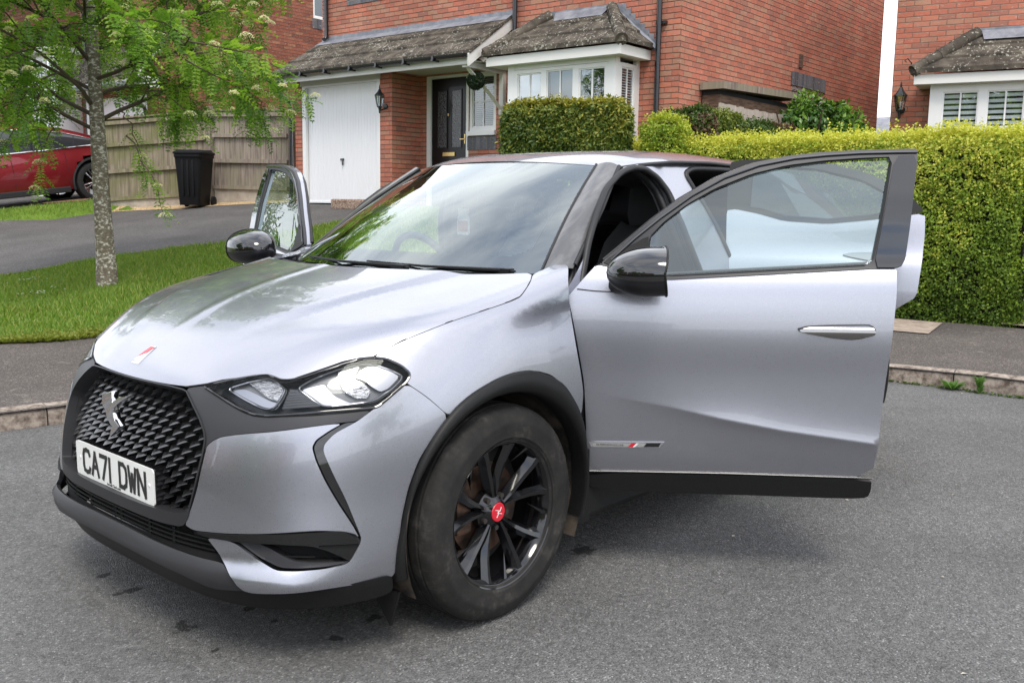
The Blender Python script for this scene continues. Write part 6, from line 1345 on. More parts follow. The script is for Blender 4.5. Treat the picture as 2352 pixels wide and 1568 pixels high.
def roofP(s,t,o=0):
    a=abs(s); y0=.578*a**.92; u_=y0/.515; xf=-.823-.085*u_**2.2; x=xf+(-3.06+.10*a*a-xf)*t; q=a**4.5; y=yr(x)*math.copysign(a**.92 if a else 0,s); z=zr(x)+(ze(x)-zr(x))*q
    zt=1.471-.020*u_**2; z0=zr(xf)+(ze(xf)-zr(xf))*q; z-= (z0-zt)*max(0,1-t/.09)**1.6
    return Vector((x,y,z+o-.004*a))
rf=grid(roofP,np.linspace(-1,1,49),np.concatenate([np.linspace(0,.1,16),np.linspace(.12,1,36)]),'roof',m_sil,CAR,flip=True)
for s in (1,-1): m=MB(); m.tube([tuple(roofP(s,t,-.006)) for t in np.linspace(0,1,30)],.008,8); m.build('roof_seal',m_seal,rf,smooth=60)
m=MB(); m.tube([tuple(roofP(s,0,.0)) for s in np.linspace(-.95,.95,25)],.0025,6); m.build('windscreen_top_seal',m_seal,rf,smooth=60)
m=MB(); p=roofP(0,.93,.0); m.add([tuple(p+Vector((.07,0,0))),tuple(p+Vector((-.07,.018,0))),tuple(p+Vector((-.07,-.018,0))),tuple(p+Vector((-.06,0,.05)))],[(0,1,3),(0,3,2),(1,2,3)]); m.build('aerial_fin',m_gloss,rf)
grid(lambda s,t:roofP(s,t)-Vector((0,0,.03)),np.linspace(-.97,.97,11),np.linspace(.01,.99,12),'headlining',bsdf('grey headlining',(.20,.20,.20),.9),CAR)
# ---- body side frame with door apertures
def yf(z): return ptap(z,[.2,.9,1.05,1.2,1.3,1.4,1.46,1.52],[.805,.795,.765,.722,.682,.628,.598,.560])
OUTP=[(-.38,.22),(-.385,.6),(-.40,1.0),(-.50,1.08),(-.62,1.185),(-.74,1.285),(-.85,1.37),(-.955,1.443),(-1.1,1.462),(-1.3,1.477),(-1.6,1.482),(-2.2,1.459),(-2.35,1.44),(-2.45,1.25),(-2.5,1.1),(-2.5,.80),(-2.15,.78),(-2.10,.22)]
HF=[(-.50,.44),(-.45,.9),(-.505,1.035),(-.60,1.185),(-.70,1.285),(-.80,1.362),(-.93,1.422),(-1.02,1.442),(-1.10,1.440),(-1.165,1.405),(-1.20,1.35),(-1.205,1.26),(-1.25,1.10),(-1.33,.9),(-1.38,.7),(-1.38,.44)]
HR_=[(-1.62,.44),(-1.62,.75),(-1.56,1.0),(-1.47,1.2),(-1.405,1.34),(-1.375,1.425),(-1.45,1.447),(-1.7,1.45),(-2.1,1.435),(-2.22,1.39),(-2.33,1.2),(-2.36,1.0),(-2.28,.82),(-2.16,.66),(-2.10,.50),(-2.06,.44)]
for s in (1,-1):
    H1=chaikin(HF,2);H2=chaikin(HR_,2); v,f_=cdt(dens(np.array(OUTP),.05),.06,[H1,H2]); V=[(x,s*yf(z),z) for x,z in v]; F=[q if s<0 else q[::-1] for q in f_]
    n0=len(V)
    for hl_ in (H1,H2):
        b=len(V); k=len(hl_)
        for x,z in hl_: V.append((x,s*yf(z),z))
        for x,z in hl_: V.append((x,s*(yf(z)-.09),z))
        F+=[(b+i,b+(i+1)%k,b+k+(i+1)%k,b+k+i) for i in range(k)]
    sf=mk('side_frame',V,F,m_sil,CAR,smooth=True); sf.data.set_sharp_from_angle(angle=R(40))
    for hl_ in (H1,H2):
        m=MB(); P=[(x,s*(yf(z)-.004),z) for x,z in hl_]; m.tube(P+P[:1],.013,8,cap=False); P=[(x*1.0,s*(yf(z)-.055),z) for x,z in hl_]; m.tube(P+P[:1],.020,8,cap=False); m.build('door_seal',m_seal,sf,smooth=60)
    m=MB(); m.box((-2.12,s*.79-.045,.20),(-.40,s*.79+.045,.345)); m.build('sill',m_clad,CAR,bevel=.02)
# ---- doors
WZ=np.array([.20,.28,.36,.44,.56,.72,.88,.98,1.06,1.11,1.25,1.35,1.46,1.52]);WO=np.array([-.05,-.035,-.022,-.008,.0,.006,.012,.0,-.022,-.045,-.085,-.12,-.165,-.19])
CR_S=[0,.125,.299,.463,.679,.989,1.1]; CR_Z=[.67,.645,.615,.58,.542,.502,.49]
def bulge(s,z,on):
    if not on: return 0.
    zc=np.interp(s,CR_S,CR_Z); A=.020*float(sstep(.0,.6,s)); d=z-zc
    return A*math.exp(-d/.085) if d>0 else A*(math.exp(d/.030)*.55+.45-.35*min(1,-d/.12))
class Door:
    def __init__(s,name,H,sg,al,label,crease=True): s.H=H;s.sg=sg;s.a=R(al);s.on=crease;s.e=empty(name);s.e.parent=CAR;s.e['label']=label
    def T(s,a,z,o=0.):
        d=(-math.cos(s.a),s.sg*math.sin(s.a)); n=(math.sin(s.a),s.sg*math.cos(s.a)); w_=float(pw(z,WZ,WO))+bulge(a,z,s.on)+o
        return (s.H[0]+d[0]*a+n[0]*w_,s.H[1]+d[1]*a+n[1]*w_,z)
    def N(s,a,z):
        e=.004; p=np.array(s.T(a+e,z))-np.array(s.T(a-e,z)); q=np.array(s.T(a,z+e))-np.array(s.T(a,z-e)); n=np.cross(p,q); n/=np.linalg.norm(n); o=np.array([math.sin(s.a),s.sg*math.cos(s.a),0]); return n if n@o>0 else -n
    def panel(s,name,poly,mat,par=None,o=0.,step=.03,holes=(),lip=0.,it=1,r=.12,back=None,label=None,up=0,extra=None):
        poly=dens(chaikin(poly,it,r) if it else np.array(poly,float),step); holes=[dens(chaikin(q,it,r) if it else np.array(q,float),step) for q in holes]
        v,f_=cdt(poly,step,holes,extra=extra); O_=(o if callable(o) else (lambda a,z,o0=o:o0)); V=[s.T(a,z,O_(a,z)) for a,z in v]; e0=.002; NN=[s.N(a,z) for a,z in v] if not callable(o) else [s.N(a,z)*1.0-np.array([-math.cos(s.a),s.sg*math.sin(s.a),0])*(O_(a+e0,z)-O_(a-e0,z))/(2*e0)-np.array([0,0,1.])*(O_(a,z+e0)-O_(a,z-e0))/(2*e0) for a,z in v]; o=0. if callable(o) else o; F=list(f_) if s.sg<0 else [q[::-1] for q in f_]
        # orient
        q=F[0]; nn0=np.cross(np.array(V[q[1]])-np.array(V[q[0]]),np.array(V[q[2]])-np.array(V[q[0]]))
        if nn0@NN[q[0]]<0: F=[q[::-1] for q in F]
        if lip:
            for L in [poly]+holes:
                k=len(L); b=len(V); cc=L.mean(0); sgn=1
                for i,(a,z) in enumerate(L):
                    t=L[(i+1)%k]-L[i-1]; t=t/(np.linalg.norm(t)+1e-9); P0=np.array(s.T(a,z,o)); tt=np.array(s.T(a+t[0]*.01,z+t[1]*.01,o))-P0; nv=s.N(a,z); sd=np.cross(tt,nv); sd/=np.linalg.norm(sd)+1e-9
                    mid=np.array(s.T(*(L.mean(0)),o)); 
                    if (P0-mid)@sd<0: sd=-sd
                    if L is not poly: sd=-sd
                    V+= [tuple(P0),s.T(a,z,o-lip)]; NN+=[sd,sd]
                F+=[(b+2*i,b+2*((i+1)%k),b+2*((i+1)%k)+1,b+2*i+1) for i in range(k)]
        ob=mk(name,V,F,mat,par or s.e,smooth=True,normals=NN)
        if label: ob['label']=label
        return ob
    def tube(s,name,pts,r,mat,par=None,o=0.,closed=False,n=6):
        P=[s.T(a,z,o) for a,z in pts]; P=P+P[:1] if closed else P; m=MB(); m.tube(P,r,n,cap=not closed); return m.build(name,mat,par or s.e,smooth=60)
SK=[(-.061,.991),(-.009,1.052),(.035,1.098),(.10,1.09),(.20,1.062),(.274,1.054),(.435,1.064),(.738,1.083),(.958,1.097),(1.037,1.099),(1.034,1.02),(1.028,.95),(1.008,.683),(.99,.378),(.545,.380),(.02,.376),(.010,.506),(0,.693),(-.028,.846),(-.048,.942)]
CLAD=[(.02,.371),(.546,.375),(.989,.373),(.990,.331),(.981,.306),(.922,.300),(.55,.303),(.171,.303),(.01,.316)]
FR=[(.046,1.100),(.129,1.172),(.215,1.247),(.313,1.322),(.438,1.398),(.563,1.447),(.686,1.472),(.809,1.486),(.932,1.492),(1.053,1.495),(1.124,1.497),(1.118,1.44),(1.093,1.303),(1.068,1.14),(1.054,1.104),(1.036,1.097),(.958,1.095),(.738,1.081),(.435,1.062),(.274,1.052),(.20,1.060),(.12,1.085)]
GL=[(.205,1.068),(.205,1.115),(.215,1.195),(.264,1.247),(.344,1.307),(.437,1.360),(.562,1.410),(.686,1.440),(.808,1.456),(.931,1.465),(1.040,1.469),(1.0,1.285),(.958,1.104),(.738,1.090),(.435,1.071),(.28,1.062)]
BP=[(1.046,1.472),(1.120,1.475),(1.093,1.303),(1.066,1.130),(1.052,1.106),(1.036,1.100),(.962,1.100),(1.002,1.285)]
TRI=[(.212,1.200),(.212,1.164),(.200,1.115),(.200,1.062),(.10,1.092),(.055,1.11)]
def frontdoor(H,sg,al,label):
    D=Door('front_door',H,sg,al,label)
    D.panel('door_skin',SK,m_sil,lip=.085,step=.026,extra=[(a,float(np.interp(a,CR_S,CR_Z))+dz_) for dz_ in (.03,.016,.008,.0025,-.0025,-.008,-.016,-.03) for a in np.arange(.02,.985,.012)])
    D.panel('door_card',[(a*.97+.015,z) for a,z in SK],m_int,o=-.085,step=.08,it=0)
    D.panel('sill_cladding',CLAD,m_clad,o=.010,lip=.06,step=.04,r=.2)
    D.tube('trim_line',[(.02,.376),(.5,.380),(.99,.377)],.0035,m_gloss,o=.004)
    D.panel('window_frame',FR,m_trim,o=.004,holes=[GL],lip=.012,step=.03)
    D.panel('inner_window_frame',FR,m_sil,o=-.009,holes=[[(a,z) for a,z in GL]],lip=.022,step=.03,label='silver painted inner window frame')
    g_=D.panel('window',GL,m_sg,o=-.012,step=.12,it=0); D.tube('glass_seal',GL,.007,m_seal,g_,o=-.006,closed=True); D.tube('inner_seal',[(a+(.5-a)*.03,z+(1.3-z)*.06) for a,z in FR],.008,m_seal,g_,o=-.034,closed=True)
    D.panel('pillar_cover',BP,m_gloss,o=.010,lip=.008,step=.03,r=.15); D.panel('mirror_triangle',TRI,m_clad,o=.008,lip=.008,step=.03)
    D.tube('frame_ridge',[(.085,1.115),(.165,1.188),(.25,1.257),(.36,1.335),(.47,1.395),(.59,1.438),(.71,1.462),(.82,1.473),(.93,1.480),(1.05,1.483),(1.12,1.484)],.0045,m_gloss,o=.006)
    HD=[(.714,.893),(.744,.901),(.817,.905),(.941,.908),(.956,.902),(.965,.889),(.961,.877),(.922,.865),(.886,.861),(.819,.866),(.745,.879),(.719,.887)]
    c=np.mean(HD,0); D.panel('handle_recess',[tuple(c+(np.array(p)-c)*[1.03,1.16]+[0,.002]) for p in HD],m_gloss,o=.0025,step=.02,it=2)
    hb=MB(); 
    hnd=D.panel('door_handle',HD,m_dchrome,o=lambda a,z:.004+.012*max(0,1-((z-.886)/.024)**2)-.02*max(0,z-.893),lip=.004,step=.006,it=2)
    bd=D.panel('side_badge',[(.018,.485),(.280,.490),(.265,.470),(.027,.466)],m_chrome,o=.004,lip=.004,it=0,step=.05)
    D.panel('badge_plate',[(.030,.4825),(.272,.487),(.262,.4725),(.036,.4695)],bsdf('grey badge enamel %d'%sg,(.42,.42,.41),.4,metal=.4),bd,o=.0055,it=0,step=.05)
    for nm_,pg,mt in (('badge_red',[(.167,.4845),(.184,.4850),(.171,.4705),(.154,.4700)],m_redc),('badge_white',[(.184,.4850),(.192,.4852),(.179,.4708),(.171,.4705)],m_whitee),('badge_dark',[(.219,.4855),(.268,.4865),(.260,.4728),(.208,.4715)],m_dark)): D.panel(nm_,pg,mt,bd,o=.0068,it=0,step=.05)
    # badge writing
    o3=Vector(D.T(.092,.4735,.0062)); ax=(Vector(D.T(.15,.4745,.0062))-Vector(D.T(.03,.4725,.0062))).normalized()*(1 if sg>0 else 1); up=Vector((0,0,1)); nz=Vector(D.N(.09,.476)); 
    if sg<0: ax=-ax
    ax=up.cross(nz).normalized(); Mx=Matrix(((ax.x,up.x,nz.x,o3.x),(ax.y,up.y,nz.y,o3.y),(ax.z,up.z,nz.z,o3.z),(0,0,0,1)))
    text('badge_lettering','DS PERFORMANCE LINE',.0088,m_dark,bd,Mx,1.0)
    D.tube('mirror_line',[(-.03,1.018),(.03,1.012),(.09,1.010),(.13,1.012)],.0022,m_seal,o=.001)
    # mirror
    mr_=empty('door_mirror'); mr_.parent=D.e
    d=Vector((-math.cos(D.a),sg*math.sin(D.a),0)); n=Vector((math.sin(D.a),sg*math.cos(D.a),0)); base=Vector((H[0],H[1],0)); zc=1.096
    def MP(t,ang,q=1.):
        # t 0 nose .. 1 rear rim
        s_=.066+.180*t; k=(1-(1-min(1,t*1.02))**2.3)**.5 if t>0 else .0; k*= .97+.03*math.sin(t*3); c_,s2=math.cos(ang),math.sin(ang); ex=2/2.7
        cx=math.copysign(abs(c_)**ex,c_);cz=math.copysign(abs(s2)**ex,s2); top=.082 if s2>0 else .086; zz=zc+.012*(1-t)*-.6+cz*top*k*(1-.05*t); oo=.165+cx*.108*k-.012*(1-t)
        if s2>0: zz-= .018*max(0,cx)*k
        return base+d*(s_+ (.012*abs(cz) if t>.99 else 0))+n*(oo*q)+Vector((0,0,zz))
    ts=[0,.02,.06,.12,.2,.3,.42,.55,.7,.85,.97,1.0]; na=40
    def cap_(name,lo,hi,mat,o=0.):
        V=[];F=[];A=np.linspace(lo,hi,na//2+1)
        for t in ts:
            for a in A:
                p=MP(t,a); V.append(tuple(p))
        k=len(A); F=[(i*k+j,(i+1)*k+j,(i+1)*k+j+1,i*k+j+1) for i in range(len(ts)-1) for j in range(k-1)]; return mk(name,V,F,mat,mr_,smooth=True)
    cap_('mirror_cap',-.20,math.pi+.20,m_gloss); cap_('mirror_lower_cover',math.pi+.20,2*math.pi-.20,m_dark)
    m=MB(); 
    for a0,a1 in ((-.20,-.20),(math.pi+.20,math.pi+.20)): m.tube([tuple(MP(t,a0)) for t in ts[1:]],.0022,5)
    P=[tuple(MP(1.0,a)) for a in np.linspace(0,2*math.pi,32)]; m.tube(P,.004,6); m.build('mirror_trim',m_clad,mr_,smooth=60)
    V=[tuple(MP(.97,a)) for a in np.linspace(0,2*math.pi,32,endpoint=False)]; mk('mirror_glass',V,[tuple(range(32))],m_dchrome,mr_)
    m=MB(); P=[base+d*.155+n*.11+Vector((0,0,1.045)),base+d*.135+n*.04+Vector((0,0,1.032)),base+d*.11+n*(-.02)+Vector((0,0,1.035))]; m.tube([tuple(p) for p in P],[.030,.026,.036],14); m.build('mirror_arm',m_dark,mr_,smooth=60)
    return D
frontdoor((-.45,.83),1,52,'open front passenger side door facing the camera'); frontdoor((-.45,-.83),-1,72,'open front door on the far side, seen almost edge on')
RSK=[(-.03,.40),(-.02,.70),(-.035,.90),(-.05,1.10),(-.06,1.278),(-.023,1.283),(.07,1.262),(.179,1.232),(.354,1.222),(.521,1.240),(.725,1.268),(.728,1.183),(.723,1.08),(.710,.941),(.636,.890),(.53,.76),(.44,.60),(.40,.40)]
RFR=[(-.06,1.275),(-.065,1.40),(-.062,1.478),(-.023,1.487),(.10,1.494),(.30,1.480),(.50,1.430),(.66,1.345),(.725,1.275),(.60,1.252),(.521,1.240),(.354,1.222),(.179,1.232),(.07,1.262),(-.023,1.280)]
RGL=[(.03,1.285),(.03,1.455),(.10,1.462),(.30,1.448),(.48,1.402),(.62,1.325),(.66,1.285),(.521,1.256),(.354,1.238),(.185,1.250),(.08,1.280)]
def reardoor(H,sg,al,label):
    D=Door('rear_door',H,sg,al,label,crease=False); D.panel('door_skin',RSK,m_sil,lip=.08,step=.035); D.panel('door_card',[(a*.96+.012,z) for a,z in RSK],m_int,o=-.08,step=.08,it=0)
    D.panel('window_frame',RFR,m_clad,o=.003,holes=[RGL],lip=.05,step=.03); g_=D.panel('window',RGL,m_pg,o=-.010,step=.1,it=0); D.tube('glass_seal',RGL,.006,m_seal,g_,o=-.004,closed=True)
    HD=[(.42,1.10),(.45,1.108),(.52,1.112),(.645,1.115),(.665,1.105),(.66,1.092),(.62,1.080),(.585,1.076),(.52,1.080),(.45,1.092)]; D.panel('door_handle',HD,m_dchrome,o=.008,lip=.008,step=.015,it=2)
    return D
reardoor((-1.5,.80),1,68,'open rear passenger door behind the front one'); reardoor((-1.5,-.83),-1,0,'closed rear door on the far side')
# ---- rear body
RC=-2.45
def rearP(k,z,o=0):
    """k 0..1 from left flank round the tail to the right flank"""
    b=float(bb(np.array(min(z,1.0))))-.004; a=ptap(z,[.2,.35,.6,.9,1.15],[.76,.81,.84,.80,.70]); n=3.0
    L=[(-2.30,b)]; th=np.linspace(0,math.pi,41)
    pts=[(-2.12,b),(-2.2,b),(-2.3,b)]+[(RC-a*abs(math.sin(t))**(2/n),b*math.copysign(abs(math.cos(t))**(2/n),math.cos(t))) for t in th]+[(-2.3,-b),(-2.2,-b),(-2.12,-b)]
    f_=k*(len(pts)-1); i=min(int(f_),len(pts)-2); p=np.array(pts[i])*(1-(f_-i))+np.array(pts[i+1])*(f_-i); return Vector((p[0],p[1],z))
ks=np.linspace(0,1,93)
def rmask(k,z): p=rearP(k,z); return not (abs(p.y)>.45 and math.hypot(p.x+2.558,z-.34)<.405)
rq=grid(rearP,ks,np.linspace(.42,1.15,28),'rear_quarter',m_sil,CAR,mask=rmask,flip=True); grid(rearP,ks,np.linspace(.20,.42,8),'rear_bumper',m_clad,CAR,mask=rmask,flip=True)
def upP(k,v):
    p=rearP(k,1.15); kk=2*k-1; t=.62+.38*sstep(1,.55,abs(kk)); q=roofP(-kk if False else (1-2*k) if abs(1-2*k)<1 else 1,1.0) if abs(kk)<.5 else roofP(math.copysign(1,-kk),.62+.38*(1-(abs(kk)-.5)/.5))
    return p.lerp(q,v)
grid(upP,ks,np.linspace(0,1,8),'rear_glass',m_gloss,CAR,flip=True)
for s in (1,-1):
    arch(-2.558,s,None,.432)
    V=[];n=24
    for i in range(n+1):
        a=R(-25+230*i/n)
        for yv in (.865,.55): V.append((-2.558+.41*math.cos(a),s*yv,.34+.41*math.sin(a)))
    mk('wheel_arch_liner',V,[(i*2,(i+1)*2,(i+1)*2+1,i*2+1) for i in range(n)]+[tuple(i*2+1 for i in range(n+1))],m_well,CAR)
    m=MB(); P=[rearP(k,z,0) for k,z in ((.17,.98),(.24,.98),(.30,.97),(.30,.90),(.24,.90),(.17,.92))]; V=[(p.x*1.004,p.y*s*1.004,p.z) for p in P]; m.add(V,[tuple(range(6))]); m.build('rear_lamp',m_redc,CAR)
# ---- wheels
m_tyre=bsdf('worn dusty tyre rubber',(.03,.028,.026),.8,spec=.3); t=m_tyre.node_tree;b=t.nodes['Principled BSDF'];c=N(t,'ShaderNodeTexCoord')
n1=N(t,'ShaderNodeTexNoise');n1.inputs['Scale'].default_value=9;n1.inputs['Detail'].default_value=9;n1.inputs['Roughness'].default_value=.7;t.links.new(c.outputs['Object'],n1.inputs['Vector'])
r1=N(t,'ShaderNodeValToRGB');e=r1.color_ramp.elements;e[0].position=.38;e[0].color=(.013,.0125,.012,1);e[1].position=.68;e[1].color=(.064,.059,.054,1);q=e.new(.54);q.color=(.023,.0215,.020,1);t.links.new(n1.outputs['Fac'],r1.inputs[0]);t.links.new(r1.outputs[0],b.inputs['Base Color'])
sp=N(t,'ShaderNodeSeparateXYZ');t.links.new(c.outputs['Object'],sp.inputs[0]);ang=mth(t,'ARCTAN2',sp.outputs[2],sp.outputs[0]);sip=mth(t,'FRACT',mth(t,'MULTIPLY',ang,70/6.2832)); sp2=mth(t,'GREATER_THAN',sip,.86); rad=mth(t,'SQRT',mth(t,'ADD',mth(t,'MULTIPLY',sp.outputs[0],sp.outputs[0]),mth(t,'MULTIPLY',sp.outputs[2],sp.outputs[2]))); on=mth(t,'GREATER_THAN',rad,.322); hgt=mth(t,'SUBTRACT',mth(t,'MULTIPLY',n1.outputs['Fac'],.3),mth(t,'MULTIPLY',sp2,on)); bp=N(t,'ShaderNodeBump');bp.inputs['Strength'].default_value=1;bp.inputs['Distance'].default_value=.004;t.links.new(hgt,bp.inputs['Height']);t.links.new(bp.outputs[0],b.inputs['Normal'])
m_rim=bsdf('gloss black alloy',(.005,.005,.006),.12,coat=.5,crough=.03); m_disc=tex(bsdf('rusty brake disc',(.12,.07,.05),.5,metal=.6),scale=14,lo=(.05,.035,.028),hi=(.16,.09,.06)); m_hubr=bsdf('wheel hub shade',(.02,.018,.016),.8); m_nut=bsdf('wheel bolt',(.10,.09,.085),.4,metal=.8)
def wheel(cx,cy,steer=0,rot=0.,label=None):
    s=1 if cy>0 else -1; wh=empty('wheel',(cx,cy,.342),(0,0,R(steer))); wh.parent=CAR; wh['label']=label
    m=MB(); pr=[(.222,-.088),(.232,-.100),(.262,-.110),(.295,-.112),(.322,-.106),(.336,-.094),(.342,-.080),(.345,-.066),(.338,-.064),(.338,-.056),(.3455,-.054),(.346,-.024),(.338,-.022),(.338,-.013),(.3465,-.011),(.3465,.011),(.338,.013),(.338,.022),(.346,.024),(.3455,.054),(.338,.056),(.338,.064),(.345,.066),(.342,.080),(.336,.094),(.322,.106),(.300,.1115),(.297,.1135),(.285,.1135),(.262,.110),(.246,.1085),(.243,.105),(.232,.100),(.222,.088)]
    m.lathe(pr,96); m.build('tyre',m_tyre,wh,smooth=38)
    y=lambda a:a*s
    m=MB(); m.lathe([(.234,y(.102)),(.238,y(.104)),(.236,y(.098)),(.226,y(.094)),(.216,y(.080)),(.208,y(.03)),(.205,y(-.05)),(.212,y(-.09)),(.224,y(-.10))],80)
    m.lathe([(.0,y(.062)),(.031,y(.064)),(.033,y(.070)),(.037,y(.067)),(.046,y(.060)),(.066,y(.040)),(.068,y(.015))],48)
    for q in range(5):
        a0=rot+q*2*math.pi/5
        def Pp(r_,da,h_): a=a0+da; return (r_*math.cos(a),y(h_),r_*math.sin(a))
        for sg in (1,-1):
            # each arm of the twin spoke: wide near hub, forks to the rim, raised ridge
            st=[(.045,.13,.34,.060),(.080,.17,.30,.064),(.115,.20,.25,.068),(.155,.235,.20,.074),(.195,.265,.17,.084),(.227,.30,.19,.092)]
            V=[]
            for (r_,c_,w_,h_) in st:
                V+=[Pp(r_,sg*(c_-w_*.62),h_-.018),Pp(r_,sg*(c_-w_*.20),h_),Pp(r_,sg*(c_+w_*.22),h_-.003),Pp(r_,sg*(c_+w_*.62),h_-.026),Pp(r_,sg*c_,h_-.05)]
            F=[(i*5+k,i*5+(k+1)%5,(i+1)*5+(k+1)%5,(i+1)*5+k) for i in range(5) for k in range(5)]; m.add(V,F)
        # small blade between pairs at the rim
        V=[Pp(.226,.60,.090),Pp(.226,.66,.090),Pp(.168,.50,.066),Pp(.150,.43,.060),Pp(.226,.63,.06)]; m.add(V,[(0,1,2,3),(1,4,3,2),(0,3,4)])
    rm=m.build('alloy_rim',m_rim,wh,smooth=28)
    m=MB(); m.lathe([(0,y(.010)),(.150,y(.010)),(.150,y(-.01))],48); m.build('brake_disc',m_disc,wh,smooth=30)
    m=MB(); m.lathe([(.0,y(-.03)),(.206,y(-.03)),(.206,y(-.05))],32); m.build('wheel_back',m_hubr,wh)
    m=MB(); m.box((.09,y(.0)-.03,-.05),(.155,y(.0)+.04,.07)); m.build('brake_caliper',m_disc,wh,bevel=.01)
    m=MB()
    for q in range(5): a=rot+.63+q*2*math.pi/5; m.lathe([(0,y(.062)),(.0085,y(.062)),(.0095,y(.045))],10,o=(.054*math.cos(a),0,.054*math.sin(a)))
    m.build('wheel_bolts',m_nut,wh)
    m=MB(); m.lathe([(0,y(.0725)),(.029,y(.0725)),(.031,y(.070))],36); hc=m.build('hub_cap',m_redc,wh,smooth=40)
    m=MB(); Tt=lambda a,b,hh_:(a*(-s),y(.0735)+0*hh_,b)
    for (a,b) in (((-.016,.010),(.002,.004)),((.002,.004),(-.006,-.002)),((-.006,-.002),(.014,-.008)),((.012,.014),(.004,.002)),((-.010,-.016),(-.002,-.004))):
        m.tube([Tt(*a,0),Tt(*b,0)],.0012,5)
    m.build('hub_mark',m_whitee,hc)
    return wh
wheel(0,.775,2.0,.25,'front left wheel with dusty tyre and gloss black alloy'); wheel(0,-.775,2.0,.5,'front right wheel'); wheel(-2.558,.775,0,1.,'rear left wheel'); wheel(-2.558,-.775,0,1.4,'rear right wheel')
m=MB(); m.box((-3.05,-.70,.17),(.62,.70,.30)); m.box((-.45,-.52,.25),(.60,.52,.80)); m.build('underbody',m_under,CAR)
# ---- cabin
m=MB(); m.box((-2.6,-.76,.30),(-.42,.76,.33)); m.box((-.50,-.74,.30),(-.38,.74,.95)); m.box((-2.75,-.72,.30),(-2.6,.72,1.12)); m.build('cabin_floor',m_int,CAR)
V=[];F=[];sec=[(-.10,1.045),(-.22,1.062),(-.42,1.060),(-.60,1.045),(-.70,1.01),(-.74,.95),(-.70,.85),(-.60,.72),(-.55,.50)]
ysx=np.linspace(-.72,.72,25)
for yv in ysx:
    hump=.055*math.exp(-((yv+.37)/.16)**2)
    for (x,z) in sec: V.append((x-.06*(1-abs(yv)/.72) if x>-.3 else x,yv,z+(hump if -.72<x<-.4 and z>.9 else 0)-.03*(abs(yv)/.72)**2))
k=len(sec); F=[(i*k+j,(i+1)*k+j,(i+1)*k+j+1,i*k+j+1) for i in range(24) for j in range(k-1)]; ds=mk('dashboard',V,F,m_dash,CAR,smooth=True)
def seat(yc,par=CAR,label=None):
    st=empty('front_seat',(0,0,0)); st.parent=par; st['label']=label
    def cush(sec_,w_,name,mat,taper=lambda i:1.,par_=st):
        V=[];F=[];nu=11
        for i,(x,z,tx,tz) in enumerate(sec_):
            for j in range(nu):
                u=-1+2*j/(nu-1); bol=.028*abs(u)**3; V.append((x+tx*bol,yc+u*w_*taper(i),z+tz*bol))
        n_=len(sec_); F=[(i*nu+j,(i+1)*nu+j,(i+1)*nu+j+1,i*nu+j+1) for i in range(n_-1) for j in range(nu-1)]+[tuple((i*nu) for i in range(n_)),tuple((i*nu+nu-1) for i in range(n_))[::-1]]
        return mk(name,V,F,mat,par_,smooth=False if False else True)
    cush([(-.88,.44,0,0),(-.86,.52,1,1),(-.95,.56,0,1),(-1.2,.54,0,1),(-1.35,.52,0,1),(-1.38,.42,0,0)],.25,'seat_cushion',m_int)
    cush([(-1.36,.46,0,0),(-1.30,.56,1,0),(-1.34,.75,1,0),(-1.40,.95,1,0),(-1.46,1.12,1,0),(-1.50,1.19,0,1),(-1.56,1.18,0,0),(-1.58,1.0,0,0),(-1.50,.46,0,0)],.245,'seat_back',m_int,lambda i:1 if i<3 or i>6 else (.97,.88,.70,.70)[i-3])
    cush([(-1.50,1.20,0,0),(-1.485,1.25,0,0),(-1.50,1.36,0,0),(-1.54,1.385,0,0),(-1.585,1.36,0,0),(-1.58,1.22,0,0),(-1.50,1.20,0,0)],.125,'head_restraint',m_int)
    m=MB(); [m.tube([(-1.54,yc+q,1.16),(-1.54,yc+q,1.24)],.007,6) for q in (-.05,.05)]; m.build('head_restraint_posts',m_chrome,st)
    return st
seat(.37,label='front passenger seat'); seat(-.37,label='driver seat')
m=MB(); m.box((-2.5,-.62,.40),(-2.0,.62,.60)); m.box((-2.60,-.62,.55),(-2.45,.62,1.10)); 
for yv in (-.38,0,.38): m.box((-2.58,yv-.11,1.10),(-2.50,yv+.11,1.24))
m.build('rear_bench',m_int,CAR,bevel=.03)
m=MB(); m.box((-1.35,-.09,.33),(-.70,.09,.62)); m.build('centre_console',m_dash,CAR,bevel=.02)
sw_=empty('steering_wheel',(-.80,-.37,.995),(0,R(-66),0)); sw_.parent=CAR
m=MB(); m.tube([(.18*math.cos(a),.185*math.sin(a),0) for a in np.linspace(0,2*math.pi,41)],.016,10,cap=False); m.build('wheel_ring',m_dash,sw_,smooth=60)
m=MB(); m.box((-.06,-.075,-.03),(.06,.075,.0)); m.box((-.012,-.18,-.012),(.012,.18,.0)); m.box((-.17,-.02,-.012),(-.02,.02,.0)); m.build('wheel_hub',m_dash,sw_,bevel=.008)
# windscreen wipers
for (y0,y1) in ((.28,-.30),(.60,.12)):
    sgn=np.sign(y1-y0); P=[wsP(y0/.69,.0,.012),wsP((y0+y1)/2/.69,.012,.010),wsP(y1/.69,.03,.008)]
    m=MB(); m.tube([tuple(P[0]),tuple(P[1]),tuple(P[2])],[.007,.005,.003],6); q=P[0]; m.box((q.x-.02,q.y-.03,q.z-.012),(q.x+.012,q.y+.03,q.z+.006)); m.box((q.x-.012,q.y-.045,q.z-.006),(q.x+.006,q.y+.045,q.z+.001)); m.build('wiper',m_clad,CAR,bevel=.003)
